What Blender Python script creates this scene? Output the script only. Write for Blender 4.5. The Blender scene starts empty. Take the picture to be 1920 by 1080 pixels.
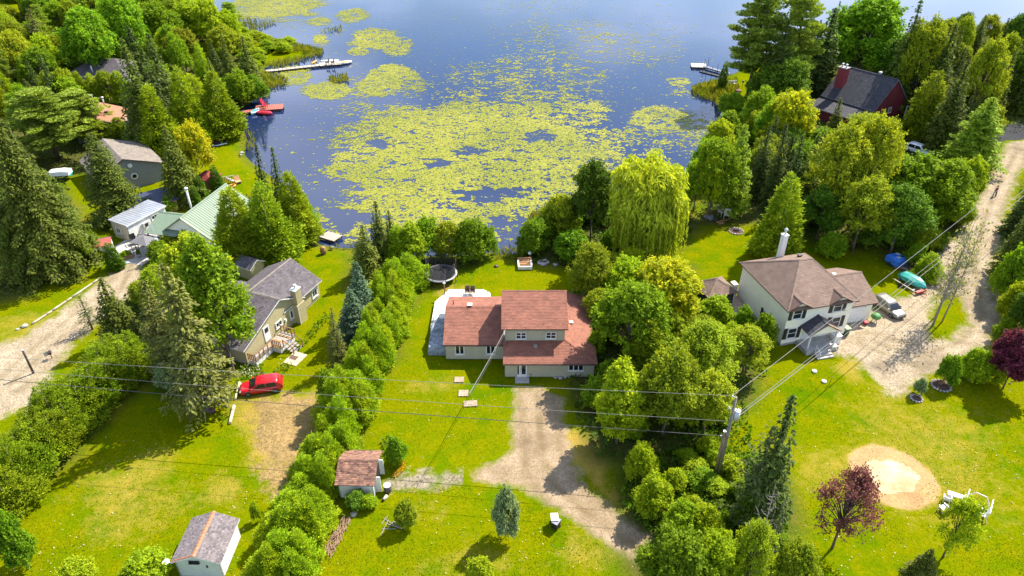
import bpy, math, random
import numpy as np
from mathutils import Vector, Matrix
R = math.radians
scene = bpy.context.scene
C = scene.collection
# ------------------------------------------------------------------ camera, sky, sun, exposure
CAMH, F, PITCH = 50.0, 1330.0, R(33.5)
cam_d = bpy.data.cameras.new('camera'); cam = bpy.data.objects.new('camera', cam_d); C.objects.link(cam)
cam.location = (0, 0, CAMH); cam.rotation_euler = (R(90) - PITCH, 0, 0)
cam_d.sensor_width = 36; cam_d.lens = 36 * F / 1920; cam_d.clip_start = 0.5; cam_d.clip_end = 5000
scene.camera = cam
SUN_EL, SUN_AZ = 49.0, 48.2            # azimuth from +Y towards +X
SX = math.cos(R(SUN_EL)) * math.sin(R(SUN_AZ)); SY = math.cos(R(SUN_EL)) * math.cos(R(SUN_AZ)); SZ = math.sin(R(SUN_EL))
world = bpy.data.worlds.new('World'); scene.world = world; world.use_nodes = True
wn = world.node_tree.nodes; wl = world.node_tree.links; wn.clear()
wo = wn.new('ShaderNodeOutputWorld'); bg = wn.new('ShaderNodeBackground'); bg.inputs['Strength'].default_value = 0.125
sky = wn.new('ShaderNodeTexSky'); sky.sky_type = 'NISHITA'; sky.sun_disc = False
sky.sun_elevation = R(SUN_EL); sky.sun_rotation = R(SUN_AZ); sky.air_density = 1.0; sky.dust_density = 0.6; sky.ozone_density = 2.0
# soft fair-weather clouds all over the sky: noise on the direction projected to a cloud deck
tc = wn.new('ShaderNodeTexCoord'); sp = wn.new('ShaderNodeSeparateXYZ'); wl.new(tc.outputs['Generated'], sp.inputs[0])
mz = wn.new('ShaderNodeMath'); mz.operation = 'MAXIMUM'; wl.new(sp.outputs['Z'], mz.inputs[0]); mz.inputs[1].default_value = 0.0
ad = wn.new('ShaderNodeMath'); ad.operation = 'ADD'; wl.new(mz.outputs[0], ad.inputs[0]); ad.inputs[1].default_value = 0.12
dv = wn.new('ShaderNodeVectorMath'); dv.operation = 'DIVIDE'; wl.new(tc.outputs['Generated'], dv.inputs[0])
cx = wn.new('ShaderNodeCombineXYZ')
for i in range(3): wl.new(ad.outputs[0], cx.inputs[i])
wl.new(cx.outputs[0], dv.inputs[1])
cn = wn.new('ShaderNodeTexNoise'); cn.inputs['Scale'].default_value = 1.15; cn.inputs['Detail'].default_value = 5; cn.inputs['Roughness'].default_value = 0.5
wl.new(dv.outputs[0], cn.inputs['Vector'])
cr = wn.new('ShaderNodeValToRGB'); cr.color_ramp.elements[0].position = 0.45; cr.color_ramp.elements[0].color = (0, 0, 0, 1)
cr.color_ramp.elements[1].position = 0.68; cr.color_ramp.elements[1].color = (0.75, 0.75, 0.75, 1); wl.new(cn.outputs['Fac'], cr.inputs[0])
cm = wn.new('ShaderNodeMix'); cm.data_type = 'RGBA'; wl.new(cr.outputs[0], cm.inputs['Factor']); wl.new(sky.outputs[0], cm.inputs['A'])
cm.inputs['B'].default_value = (8.6, 9.3, 11.6, 1)
wl.new(cm.outputs['Result'], bg.inputs['Color']); wl.new(bg.outputs[0], wo.inputs[0])
sun_d = bpy.data.lights.new('sun', 'SUN'); sun_d.energy = 5.0; sun_d.angle = R(0.53); sun_d.color = (1.0, 0.93, 0.79)
sun = bpy.data.objects.new('sun', sun_d); C.objects.link(sun)
sun.rotation_euler = Vector((SX, SY, SZ)).to_track_quat('Z', 'Y').to_euler(); sun.location = (60, 60, 90)
vs = scene.view_settings; vs.view_transform = 'Standard'; vs.look = 'None'; vs.gamma = 1; vs.use_curve_mapping = False; vs.exposure = 1.12
scene.cycles.max_bounces = 6; scene.cycles.transparent_max_bounces = 8; scene.cycles.diffuse_bounces = 3; scene.cycles.glossy_bounces = 3
rng = np.random.default_rng(7); random.seed(7)
# ------------------------------------------------------------------ pixel of the photograph -> point of the place
cp, sp_ = math.cos(PITCH), math.sin(PITCH)
def G(px, py, z=0.0):
    u = (px - 960) / F; v = -(py - 540) / F
    dx, dy, dz = u, cp + v * sp_, -sp_ + v * cp
    t = (z - CAMH) / dz
    return Vector((dx * t, dy * t, z))
def P(x, y, z):
    z = z - CAMH; zc = y * cp - z * sp_; yc = y * sp_ + z * cp
    return 960 + F * x / zc, 540 - F * yc / zc
def scale_at(x, y, z=0.0): return F / (y * cp - (z - CAMH) * sp_)
def height_to(x, y, ty):
    lo, hi = 0.0, 46.0
    for _ in range(40):
        m = (lo + hi) / 2
        if P(x, y, m)[1] > ty: lo = m
        else: hi = m
    return lo
WZ = -0.5                                # water level
# ------------------------------------------------------------------ materials
MATS = {}
def nodes_of(name):
    m = bpy.data.materials.new(name); m.use_nodes = True
    nt = m.node_tree; return m, nt.nodes, nt.links, nt.nodes['Principled BSDF']
def mixrgb(n, l, fac, a, b, mode='MIX'):
    x = n.new('ShaderNodeMix'); x.data_type = 'RGBA'; x.blend_type = mode
    for s, v in (('Factor', fac), ('A', a), ('B', b)):
        if hasattr(v, 'links'): l.new(v, x.inputs[s])
        elif s == 'Factor': x.inputs[s].default_value = v
        else: x.inputs[s].default_value = (*v, 1)
    return x.outputs['Result']
def noise(n, l, scale, detail=3, rough=0.55, coord='Object', vec=None, stretch=None):
    t = n.new('ShaderNodeTexNoise'); t.inputs['Scale'].default_value = scale; t.inputs['Detail'].default_value = detail; t.inputs['Roughness'].default_value = rough
    if vec is None:
        c = n.new('ShaderNodeTexCoord'); vec = c.outputs[coord]
    if stretch:
        mp = n.new('ShaderNodeMapping'); mp.inputs['Scale'].default_value = stretch; l.new(vec, mp.inputs[0]); vec = mp.outputs[0]
    l.new(vec, t.inputs['Vector']); return t.outputs['Fac']
def ramp(n, l, v, lo, hi):
    r = n.new('ShaderNodeMapRange'); r.inputs['From Min'].default_value = lo; r.inputs['From Max'].default_value = hi; l.new(v, r.inputs['Value']); return r.outputs['Result']
def attr(n, name):
    a = n.new('ShaderNodeAttribute'); a.attribute_name = name; return a.outputs['Fac']
def bump(n, l, b, h, strength=0.4, dist=0.05):
    x = n.new('ShaderNodeBump'); x.inputs['Strength'].default_value = strength; x.inputs['Distance'].default_value = dist
    l.new(h, x.inputs['Height']); l.new(x.outputs[0], b.inputs['Normal'])
def M(name, col, col2=None, scale=3.0, rough=0.7, bmp=0.0, metal=0.0, tint=False, spec=0.4, stretch=None, lo=0.35, hi=0.65):
    """plain surface: two tones mixed by noise (or by the per-face 'tint' as well), rough, slightly bumpy"""
    if name in MATS: return MATS[name]
    m, n, l, b = nodes_of(name)
    col2 = col2 or tuple(c * 0.75 for c in col)
    f = noise(n, l, scale, 4, stretch=stretch); f2 = ramp(n, l, f, lo, hi)
    if tint:
        t = attr(n, 'tint'); c = mixrgb(n, l, t, col, col2); fine = mixrgb(n, l, f2, (0.82, 0.82, 0.82), (1.1, 1.1, 1.1))
        out = mixrgb(n, l, 1.0, c, fine, 'MULTIPLY')
    else: out = mixrgb(n, l, f2, col, col2)
    l.new(out, b.inputs['Base Color'])
    b.inputs['Roughness'].default_value = rough; b.inputs['Metallic'].default_value = metal; b.inputs['Specular IOR Level'].default_value = spec
    if bmp: bump(n, l, b, noise(n, l, scale * 9, 3), bmp, 0.02)
    MATS[name] = m; return m
def leafmat(name, a, b_, trans=0.3, var=0.25):
    if name in MATS: return MATS[name]
    m, n, l, b = nodes_of(name)
    c = mixrgb(n, l, attr(n, 'tint'), a, b_)
    oi = n.new('ShaderNodeObjectInfo'); r = n.new('ShaderNodeMapRange'); r.inputs['To Min'].default_value = 1 - var; r.inputs['To Max'].default_value = 1 + var
    l.new(oi.outputs['Random'], r.inputs['Value'])
    hs = n.new('ShaderNodeHueSaturation'); l.new(c, hs.inputs['Color']); l.new(r.outputs[0], hs.inputs['Value'])
    r2 = n.new('ShaderNodeMapRange'); r2.inputs['To Min'].default_value = 0.488; r2.inputs['To Max'].default_value = 0.512
    ml = n.new('ShaderNodeMath'); ml.operation = 'MULTIPLY'; ml.inputs[1].default_value = 7.31; l.new(oi.outputs['Random'], ml.inputs[0])
    fr = n.new('ShaderNodeMath'); fr.operation = 'FRACT'; l.new(ml.outputs[0], fr.inputs[0]); l.new(fr.outputs[0], r2.inputs['Value']); l.new(r2.outputs[0], hs.inputs['Hue'])
    l.new(hs.outputs[0], b.inputs['Base Color']); b.inputs['Roughness'].default_value = 0.7; b.inputs['Specular IOR Level'].default_value = 0.12
    t = n.new('ShaderNodeBsdfTranslucent'); tw = mixrgb(n, l, 1.0, hs.outputs[0], (1.9, 1.75, 0.6), 'MULTIPLY'); l.new(tw, t.inputs['Color'])
    mx = n.new('ShaderNodeMixShader'); mx.inputs[0].default_value = trans; l.new(b.outputs[0], mx.inputs[1]); l.new(t.outputs[0], mx.inputs[2])
    l.new(mx.outputs[0], n['Material Output'].inputs['Surface']); MATS[name] = m; return m
# ------------------------------------------------------------------ objects
def tag(o, label=None, cat=None, group=None, kind=None):
    if label: o['label'] = label
    if cat: o['category'] = cat
    if group: o['group'] = group
    if kind: o['kind'] = kind
    return o
def empty(name, loc, rz=0.0, label=None, cat=None, group=None):
    o = bpy.data.objects.new(name, None); C.objects.link(o); o.location = loc; o.rotation_euler = (0, 0, rz); o.empty_display_size = 0.3
    return tag(o, label, cat, group)
def link_mesh(name, me, parent=None, kind=None, label=None):
    o = bpy.data.objects.new(name, me); C.objects.link(o)
    if parent is not None: o.parent = parent
    if kind: o['kind'] = kind
    if label: o['label'] = label
    return o
def np_mesh(name, V, Fq, mats, tint=None, smooth=False, nper=4):
    me = bpy.data.meshes.new(name); nf = len(Fq)
    me.vertices.add(len(V)); me.vertices.foreach_set('co', np.asarray(V, np.float32).ravel())
    me.loops.add(nf * nper); me.loops.foreach_set('vertex_index', np.asarray(Fq, np.int32).ravel())
    me.polygons.add(nf); me.polygons.foreach_set('loop_start', np.arange(0, nf * nper, nper, dtype=np.int32))
    me.update(calc_edges=True)
    for m in (mats if isinstance(mats, (list, tuple)) else [mats]): me.materials.append(m)
    if tint is not None:
        a = me.attributes.new('tint', 'FLOAT', 'FACE'); a.data.foreach_set('value', np.asarray(tint, np.float32))
    if smooth: me.polygons.foreach_set('use_smooth', np.ones(nf, bool))
    return me
class MB:
    """collects boxes, bars, tubes and polygons; build() links them as ONE mesh object"""
    def __init__(s): s.v = []; s.f = []; s.t = []; s.sm = []
    def poly(s, pts, t=0.5, smooth=False):
        b = len(s.v); s.v += [tuple(p) for p in pts]; s.f.append(tuple(range(b, b + len(pts)))); s.t.append(t); s.sm.append(smooth); return s
    def box(s, c, d, rz=0.0, t=0.5, rx=0.0, ry=0.0):
        m = Matrix.Rotation(rz, 3, 'Z') @ Matrix.Rotation(ry, 3, 'Y') @ Matrix.Rotation(rx, 3, 'X'); b = len(s.v); c = Vector(c)
        for x, y, z in ((-1,-1,-1),(1,-1,-1),(1,1,-1),(-1,1,-1),(-1,-1,1),(1,-1,1),(1,1,1),(-1,1,1)):
            s.v.append(tuple(c + m @ Vector((x * d[0] / 2, y * d[1] / 2, z * d[2] / 2))))
        for q in ((0,3,2,1),(4,5,6,7),(0,1,5,4),(1,2,6,5),(2,3,7,6),(3,0,4,7)): s.f.append(tuple(b + i for i in q)); s.t.append(t); s.sm.append(False)
        return s
    def tube(s, a, b_, r0, r1=None, n=8, t=0.5, cap=True):
        r1 = r0 if r1 is None else r1; a = Vector(a); b_ = Vector(b_); d = (b_ - a).normalized()
        u = d.orthogonal().normalized(); w = d.cross(u); base = len(s.v)
        for p, r in ((a, r0), (b_, r1)):
            for i in range(n):
                an = 2 * math.pi * i / n; s.v.append(tuple(p + u * r * math.cos(an) + w * r * math.sin(an)))
        for i in range(n):
            j = (i + 1) % n; s.f.append((base + i, base + j, base + n + j, base + n + i)); s.t.append(t); s.sm.append(n > 5)
        if cap:
            s.f.append(tuple(base + i for i in reversed(range(n)))); s.f.append(tuple(base + n + i for i in range(n))); s.t += [t, t]; s.sm += [False, False]
        return s
    def path(s, pts, r, n=5, r1=None):
        for i in range(len(pts) - 1):
            q0 = r if r1 is None else r + (r1 - r) * i / (len(pts) - 1); q1 = r if r1 is None else r + (r1 - r) * (i + 1) / (len(pts) - 1)
            s.tube(pts[i], pts[i + 1], q0, q1, n, cap=(i in (0, len(pts) - 2)))
        return s
    def lathe(s, c, prof, n=16, t=0.5, sx=1.0, sy=1.0):
        base = len(s.v); k = len(prof)
        for r, z in prof:
            for i in range(n):
                an = 2 * math.pi * i / n; s.v.append((c[0] + r * sx * math.cos(an), c[1] + r * sy * math.sin(an), c[2] + z))
        for q in range(k - 1):
            for i in range(n):
                j = (i + 1) % n; s.f.append((base + q * n + i, base + q * n + j, base + (q + 1) * n + j, base + (q + 1) * n + i)); s.t.append(t); s.sm.append(True)
        s.f.append(tuple(base + i for i in reversed(range(n)))); s.f.append(tuple(base + (k - 1) * n + i for i in range(n))); s.t += [t, t]; s.sm += [False, False]
        return s
    def prism(s, pts, z0, z1, t=0.5):
        n = len(pts); b = len(s.v)
        s.v += [(p[0], p[1], z0) for p in pts] + [(p[0], p[1], z1) for p in pts]
        s.f.append(tuple(b + i for i in reversed(range(n)))); s.f.append(tuple(b + n + i for i in range(n))); s.t += [t, t]; s.sm += [False, False]
        for i in range(n):
            j = (i + 1) % n; s.f.append((b + i, b + j, b + n + j, b + n + i)); s.t.append(t); s.sm.append(False)
        return s
    def loft(s, rings, t=0.5, smooth=True, caps=True):
        n = len(rings[0]); b = len(s.v)
        for r in rings: s.v += [tuple(p) for p in r]
        for k in range(len(rings) - 1):
            for i in range(n):
                j = (i + 1) % n; s.f.append((b + k * n + i, b + k * n + j, b + (k + 1) * n + j, b + (k + 1) * n + i)); s.t.append(t); s.sm.append(smooth)
        if caps:
            s.f.append(tuple(b + i for i in reversed(range(n)))); s.f.append(tuple(b + (len(rings) - 1) * n + i for i in range(n))); s.t += [t, t]; s.sm += [False, False]
        return s
    def build(s, name, mat, parent=None, kind=None, label=None, loc=None, rz=0.0):
        me = bpy.data.meshes.new(name); me.from_pydata(s.v, [], s.f)
        me.materials.append(mat); a = me.attributes.new('tint', 'FLOAT', 'FACE'); a.data.foreach_set('value', np.array(s.t, np.float32))
        me.polygons.foreach_set('use_smooth', np.array(s.sm, bool)); me.update()
        o = link_mesh(name, me, parent, kind, label)
        if loc is not None: o.location = loc; o.rotation_euler = (0, 0, rz)
        return o
def copy_tree(o, parent=None):
    c = o.copy(); C.objects.link(c); c.parent = parent
    for ch in KIDS.get(o.name, []): copy_tree(ch, c)
    return c
KIDS = {}
def remember(o):
    KIDS[o.name] = list(o.children)
    for ch in o.children: remember(ch)
def vnoise(x, y, s, seed=0):
    """smooth value noise for layout, 0..1"""
    x = np.asarray(x, float) / s + seed * 17.3; y = np.asarray(y, float) / s + seed * 9.7
    xi, yi = np.floor(x).astype(np.int64), np.floor(y).astype(np.int64); fx, fy = x - xi, y - yi
    fx = fx * fx * (3 - 2 * fx); fy = fy * fy * (3 - 2 * fy)
    def h(a, b):
        k = (a * 374761393 + b * 668265263 + seed * 1442695041) & 0x7fffffff; k = ((k ^ (k >> 13)) * 1274126177) & 0x7fffffff
        return ((k ^ (k >> 16)) & 0xffff) / 65535.0
    return (h(xi, yi) * (1 - fx) + h(xi + 1, yi) * fx) * (1 - fy) + (h(xi, yi + 1) * (1 - fx) + h(xi + 1, yi + 1) * fx) * fy
def fbm(x, y, s, seed=0): return 0.55 * vnoise(x, y, s, seed) + 0.3 * vnoise(x, y, s / 2.1, seed + 1) + 0.15 * vnoise(x, y, s / 4.3, seed + 2)
def sdist(X, Y, poly):
    """signed distance to a polygon, negative inside"""
    X = np.asarray(X, float); Y = np.asarray(Y, float); d = np.full(X.shape, 1e9); ins = np.zeros(X.shape, bool); n = len(poly)
    for i in range(n):
        x0, y0 = poly[i][:2]; x1, y1 = poly[(i + 1) % n][:2]; ex, ey = x1 - x0, y1 - y0
        t = np.clip(((X - x0) * ex + (Y - y0) * ey) / (ex * ex + ey * ey + 1e-12), 0, 1)
        d = np.minimum(d, np.hypot(X - x0 - t * ex, Y - y0 - t * ey))
        c = (y0 > Y) != (y1 > Y)
        with np.errstate(divide='ignore', invalid='ignore'): ins ^= c & (X < (x1 - x0) * (Y - y0) / (y1 - y0 + 1e-12) + x0)
    return np.where(ins, -d, d)
# ------------------------------------------------------------------ the setting
def grass_nodes(n, l):
    tc = n.new('ShaderNodeTexCoord').outputs['Object']
    big = ramp(n, l, noise(n, l, 0.10, 3, 0.5, vec=tc), 0.38, 0.62); mid = ramp(n, l, noise(n, l, 0.42, 5, 0.68, vec=tc), 0.38, 0.62)
    fine = ramp(n, l, noise(n, l, 3.2, 5, 0.7, vec=tc), 0.28, 0.74); blade = noise(n, l, 11.0, 2, 0.7, vec=tc)
    g = mixrgb(n, l, big, (0.080, 0.150, 0.0006), (0.165, 0.178, 0.0008))
    g = mixrgb(n, l, mid, g, (0.205, 0.192, 0.001)); 
    k = n.new('ShaderNodeMath'); k.operation = 'MULTIPLY'; l.new(fine, k.inputs[0]); k.inputs[1].default_value = 0.8
    g = mixrgb(n, l, k.outputs[0], g, (0.055, 0.095, 0.0006))
    d = n.new('ShaderNodeMath'); d.operation = 'MULTIPLY_ADD'; d.inputs[1].default_value = 1.5; d.inputs[2].default_value = -0.38
    l.new(attr(n, 'dry'), d.inputs[0]); d2 = n.new('ShaderNodeMath'); d2.operation = 'ADD'; l.new(d.outputs[0], d2.inputs[0])
    md = n.new('ShaderNodeMath'); md.operation = 'MULTIPLY_ADD'; l.new(noise(n, l, 0.9, 5, 0.75, vec=tc), md.inputs[0]); md.inputs[1].default_value = 1.7; md.inputs[2].default_value = -0.78; l.new(md.outputs[0], d2.inputs[1])
    d2.use_clamp = True
    g = mixrgb(n, l, d2.outputs[0], g, (0.34, 0.235, 0.045))
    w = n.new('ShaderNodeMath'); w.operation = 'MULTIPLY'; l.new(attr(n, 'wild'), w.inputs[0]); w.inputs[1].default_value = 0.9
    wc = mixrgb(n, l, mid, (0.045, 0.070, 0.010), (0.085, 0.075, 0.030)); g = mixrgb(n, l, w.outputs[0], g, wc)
    bl = n.new('ShaderNodeMapRange'); bl.inputs['To Min'].default_value = 0.72; bl.inputs['To Max'].default_value = 1.28; bl.inputs['From Min'].default_value = 0.3; bl.inputs['From Max'].default_value = 0.7; l.new(blade, bl.inputs['Value'])
    g = mixrgb(n, l, 1.0, g, bl.outputs[0], 'MULTIPLY')
    return g, fine, blade, tc
def grass_mat():
    m, n, l, b = nodes_of('lawn_grass'); g, fine, blade, tc = grass_nodes(n, l)
    l.new(g, b.inputs['Base Color']); b.inputs['Roughness'].default_value = 1.0; b.inputs['Specular IOR Level'].default_value = 0.0
    bump(n, l, b, noise(n, l, 5.0, 4, 0.7, vec=tc), 0.6, 0.12); return m
def patch_mat(name, a, b_, stone=9.0, width=0.9, rag=1.6, speck=(0.55, 1.35), grassy=0.0):
    m, n, l, b = nodes_of(name); g, fine, blade, tc = grass_nodes(n, l)
    v = n.new('ShaderNodeTexVoronoi'); v.inputs['Scale'].default_value = stone; l.new(tc, v.inputs['Vector'])
    vv = n.new('ShaderNodeSeparateColor'); l.new(v.outputs['Color'], vv.inputs[0])
    c = mixrgb(n, l, ramp(n, l, noise(n, l, 0.35, 4, 0.65, vec=tc), 0.35, 0.65), a, b_)
    sk = n.new('ShaderNodeMapRange'); sk.inputs['To Min'].default_value = speck[0]; sk.inputs['To Max'].default_value = speck[1]; l.new(vv.outputs[0], sk.inputs['Value'])
    c = mixrgb(n, l, 1.0, c, sk.outputs[0], 'MULTIPLY')
    st = ramp(n, l, noise(n, l, 0.16, 5, 0.6, vec=tc), 0.56, 0.72); c = mixrgb(n, l, st, c, tuple(x * .62 for x in b_))
    rr_ = n.new('ShaderNodeMath'); rr_.operation = 'MULTIPLY'; l.new(attr(n, 'rut'), rr_.inputs[0]); l.new(ramp(n, l, noise(n, l, 0.55, 4, 0.6, vec=tc), 0.3, 0.62), rr_.inputs[1]); rr_.use_clamp = True
    c = mixrgb(n, l, rr_.outputs[0], c, (b_[0] * .66, b_[1] * .66, b_[2] * .55))
    # grass creeps in from the edge
    e = n.new('ShaderNodeMath'); e.operation = 'MULTIPLY_ADD'; l.new(attr(n, 'edge'), e.inputs[0]); e.inputs[1].default_value = 1.0 / width; e.inputs[2].default_value = 0.5 + grassy
    nz = n.new('ShaderNodeMath'); nz.operation = 'MULTIPLY_ADD'; l.new(noise(n, l, 0.8, 6, 0.72, vec=tc), nz.inputs[0]); nz.inputs[1].default_value = rag * 2; nz.inputs[2].default_value = -rag
    s = n.new('ShaderNodeMath'); s.operation = 'ADD'; l.new(e.outputs[0], s.inputs[0]); l.new(nz.outputs[0], s.inputs[1]); s.use_clamp = True
    l.new(mixrgb(n, l, s.outputs[0], c, g), b.inputs['Base Color']); b.inputs['Roughness'].default_value = 1.0; b.inputs['Specular IOR Level'].default_value = 0.0
    bump(n, l, b, v.outputs['Distance'], 0.5, 0.05); return m
LAKE_PX = [(330,-8),(372,8),(398,26),(404,40),(432,52),(470,66),(505,76),(560,86),(606,92),(600,100),(560,112),(522,118),(500,128),(512,142),(540,150),(520,160),(497,166),(482,188),(456,205),(448,222),(462,236),(470,262),(466,290),(482,306),(510,325),(545,350),(572,400),(590,440),(602,454),(632,460),(662,462),(692,456),(720,470),(800,476),(880,474),(925,468),(945,476),(975,471),(992,450),(990,425),(1005,400),(1040,388),(1085,392),(1130,385),(1190,372),(1240,360),(1292,330),(1318,290),(1335,265),(1352,240),(1350,212),(1335,192),(1318,183),(1296,172),(1300,158),(1335,150),(1374,136),(1402,118),(1450,104),(1540,88),(1700,72),(1920,44),(2100,24)]
LAKE = [tuple(G(x, y, WZ)[:2]) for x, y in LAKE_PX]
LAKE = LAKE + [(420, 420), (900, 900), (900, 2400), (-900, 2400), (-900, 800), (-300, 330)]
def near_set(X, Y, px, soft, nz=2.5):
    d = sdist(X, Y, [tuple(G(a, b)[:2]) for a, b in px]); return np.clip(0.5 - (d + (fbm(X, Y, 5, 5) - 0.5) * nz * 2) / soft, 0, 1)
DRY = [([(130,880),(300,850),(330,930),(300,1010),(170,1000),(110,940)], 5, 0.55), ([(220,920),(300,900),(320,980),(240,990)], 4, 0.35), ([(440,740),(600,730),(600,800),(560,880),(470,860)], 4, 0.75),
       ([(1640,720),(1920,760),(1920,1000),(1700,1010),(1560,760)], 9, 0.38), ([(1570,655),(1630,670),(1600,705),(1560,690)], 2, 0.6), ([(1470,860),(1620,840),(1600,960),(1500,930)], 4, 0.45),
       ([(730,715),(850,715),(850,735),(740,738)], 3, 0.5), ([(770,1060),(900,1010),(1000,1050),(900,1090)], 4, 0.55), ([(1060,1000),(1170,1040),(1120,1070),(1020,1060)], 3, 0.5),
       ([(770,930),(860,930),(850,1000),(700,990)], 4, 0.3), ([(810,535),(880,532),(880,545),(820,545)], 1.5, 0.6), ([(420,880),(470,940),(440,960),(410,930)], 3, 0.6), ([(0,600),(130,560),(130,600),(0,650)], 2, 0.4),
       ([(1075,780),(1110,860),(1190,960),(1215,1000),(1120,930),(1062,800)], 1.5, 0.8), ([(130,340),(160,400),(150,420),(110,380)], 3, 0.4)]
WILD = [[(-400,30),(395,28),(470,80),(490,130),(440,215),(395,235),(380,250),(290,260),(150,330),(-400,300)], [(-400,300),(120,330),(150,420),(130,480),(60,560),(-400,620)],
        [(1300,420),(1330,290),(1400,210),(1500,90),(2400,-20),(2400,220),(1880,250),(1850,330),(1790,480),(1730,520),(1640,470),(1560,470),(1500,440),(1440,420)], [(1920,340),(2300,300),(2300,1000),(1930,700),(1880,560),(1870,470)],
        [(1060,560),(1120,520),(1200,480),(1290,500),(1290,560),(1390,640),(1440,700),(1350,830),(1330,900),(1120,860),(1070,760)], [(1170,850),(1450,850),(1490,960),(1460,1150),(1180,1120),(1150,960)],
        [(960,490),(1000,400),(1130,390),(1290,340),(1310,420),(1260,480),(1130,520),(1060,500)], [(390,400),(560,340),(590,430),(500,490),(460,500)], [(660,470),(780,480),(930,480),(900,500),(790,520),(745,640),(690,760),(640,900),(560,1100),(470,1100),(560,900),(640,720),(660,560)],
        [(230,560),(330,440),(450,500),(430,600),(440,690),(360,770),(280,700),(190,640)], [(-60,1000),(120,720),(260,640),(270,700),(130,880),(20,960)]]
def land_z(X, Y):
    d = sdist(X, Y, LAKE); z = np.where(d > 0, np.clip((d - 3.2) / 3.2, -1, 0) * 0.62, -0.62 - np.clip(-d / 6, 0, 1) * 1.2); return z, d
xs = np.concatenate([[-2400, -900, -420, -260], np.arange(-180, 181, 1.0), [260, 420, 900, 2400]]); ys = np.concatenate([[-400, -60], np.arange(18, 262, 1.0), [320, 500, 900, 2400]])
X, Y = np.meshgrid(xs, ys); Xf, Yf = X.ravel(), Y.ravel(); Z, LD = land_z(Xf, Yf); 
nx, ny = len(xs), len(ys); ii = (np.arange(ny - 1)[:, None] * nx + np.arange(nx - 1)[None]).ravel()
GF = np.stack([ii, ii + 1, ii + nx + 1, ii + nx], 1)
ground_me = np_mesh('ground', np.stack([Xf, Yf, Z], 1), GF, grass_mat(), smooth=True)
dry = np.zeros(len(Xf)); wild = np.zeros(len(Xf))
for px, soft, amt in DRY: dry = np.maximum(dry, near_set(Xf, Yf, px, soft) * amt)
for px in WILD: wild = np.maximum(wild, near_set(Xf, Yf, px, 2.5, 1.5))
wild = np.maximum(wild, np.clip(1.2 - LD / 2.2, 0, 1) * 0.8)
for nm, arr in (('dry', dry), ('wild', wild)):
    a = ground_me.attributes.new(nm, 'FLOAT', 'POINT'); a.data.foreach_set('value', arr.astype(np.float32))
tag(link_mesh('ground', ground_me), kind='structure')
# lake: dark peaty water that mirrors the sky, a breath of wind in the open part
m, n, l, b = nodes_of('lake_water'); tc_ = n.new('ShaderNodeTexCoord').outputs['Object']
deep = ramp(n, l, noise(n, l, 0.03, 2, vec=tc_), 0.3, 0.7)
l.new(mixrgb(n, l, deep, (0.006, 0.020, 0.070), (0.014, 0.022, 0.056)), b.inputs['Base Color']); b.inputs['Roughness'].default_value = 0.04; b.inputs['IOR'].default_value = 1.38; b.inputs['Specular IOR Level'].default_value = 0.5
wv = noise(n, l, 1.3, 3, 0.6, vec=tc_, stretch=(1.0, 1.6, 1.0)); gate = ramp(n, l, noise(n, l, 0.018, 3, 0.5, vec=tc_), 0.42, 0.62)
wm = n.new('ShaderNodeMath'); wm.operation = 'MULTIPLY'; l.new(wv, wm.inputs[0]); l.new(gate, wm.inputs[1]); bump(n, l, b, wm.outputs[0], 0.22, 0.05)
MATS['water'] = m
lk = MB(); lk.poly([(x, y, WZ) for x, y in [(-900, 60), (900, 60), (900, 2400), (-900, 2400)]]); tag(lk.build('lake', m), kind='structure')
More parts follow.
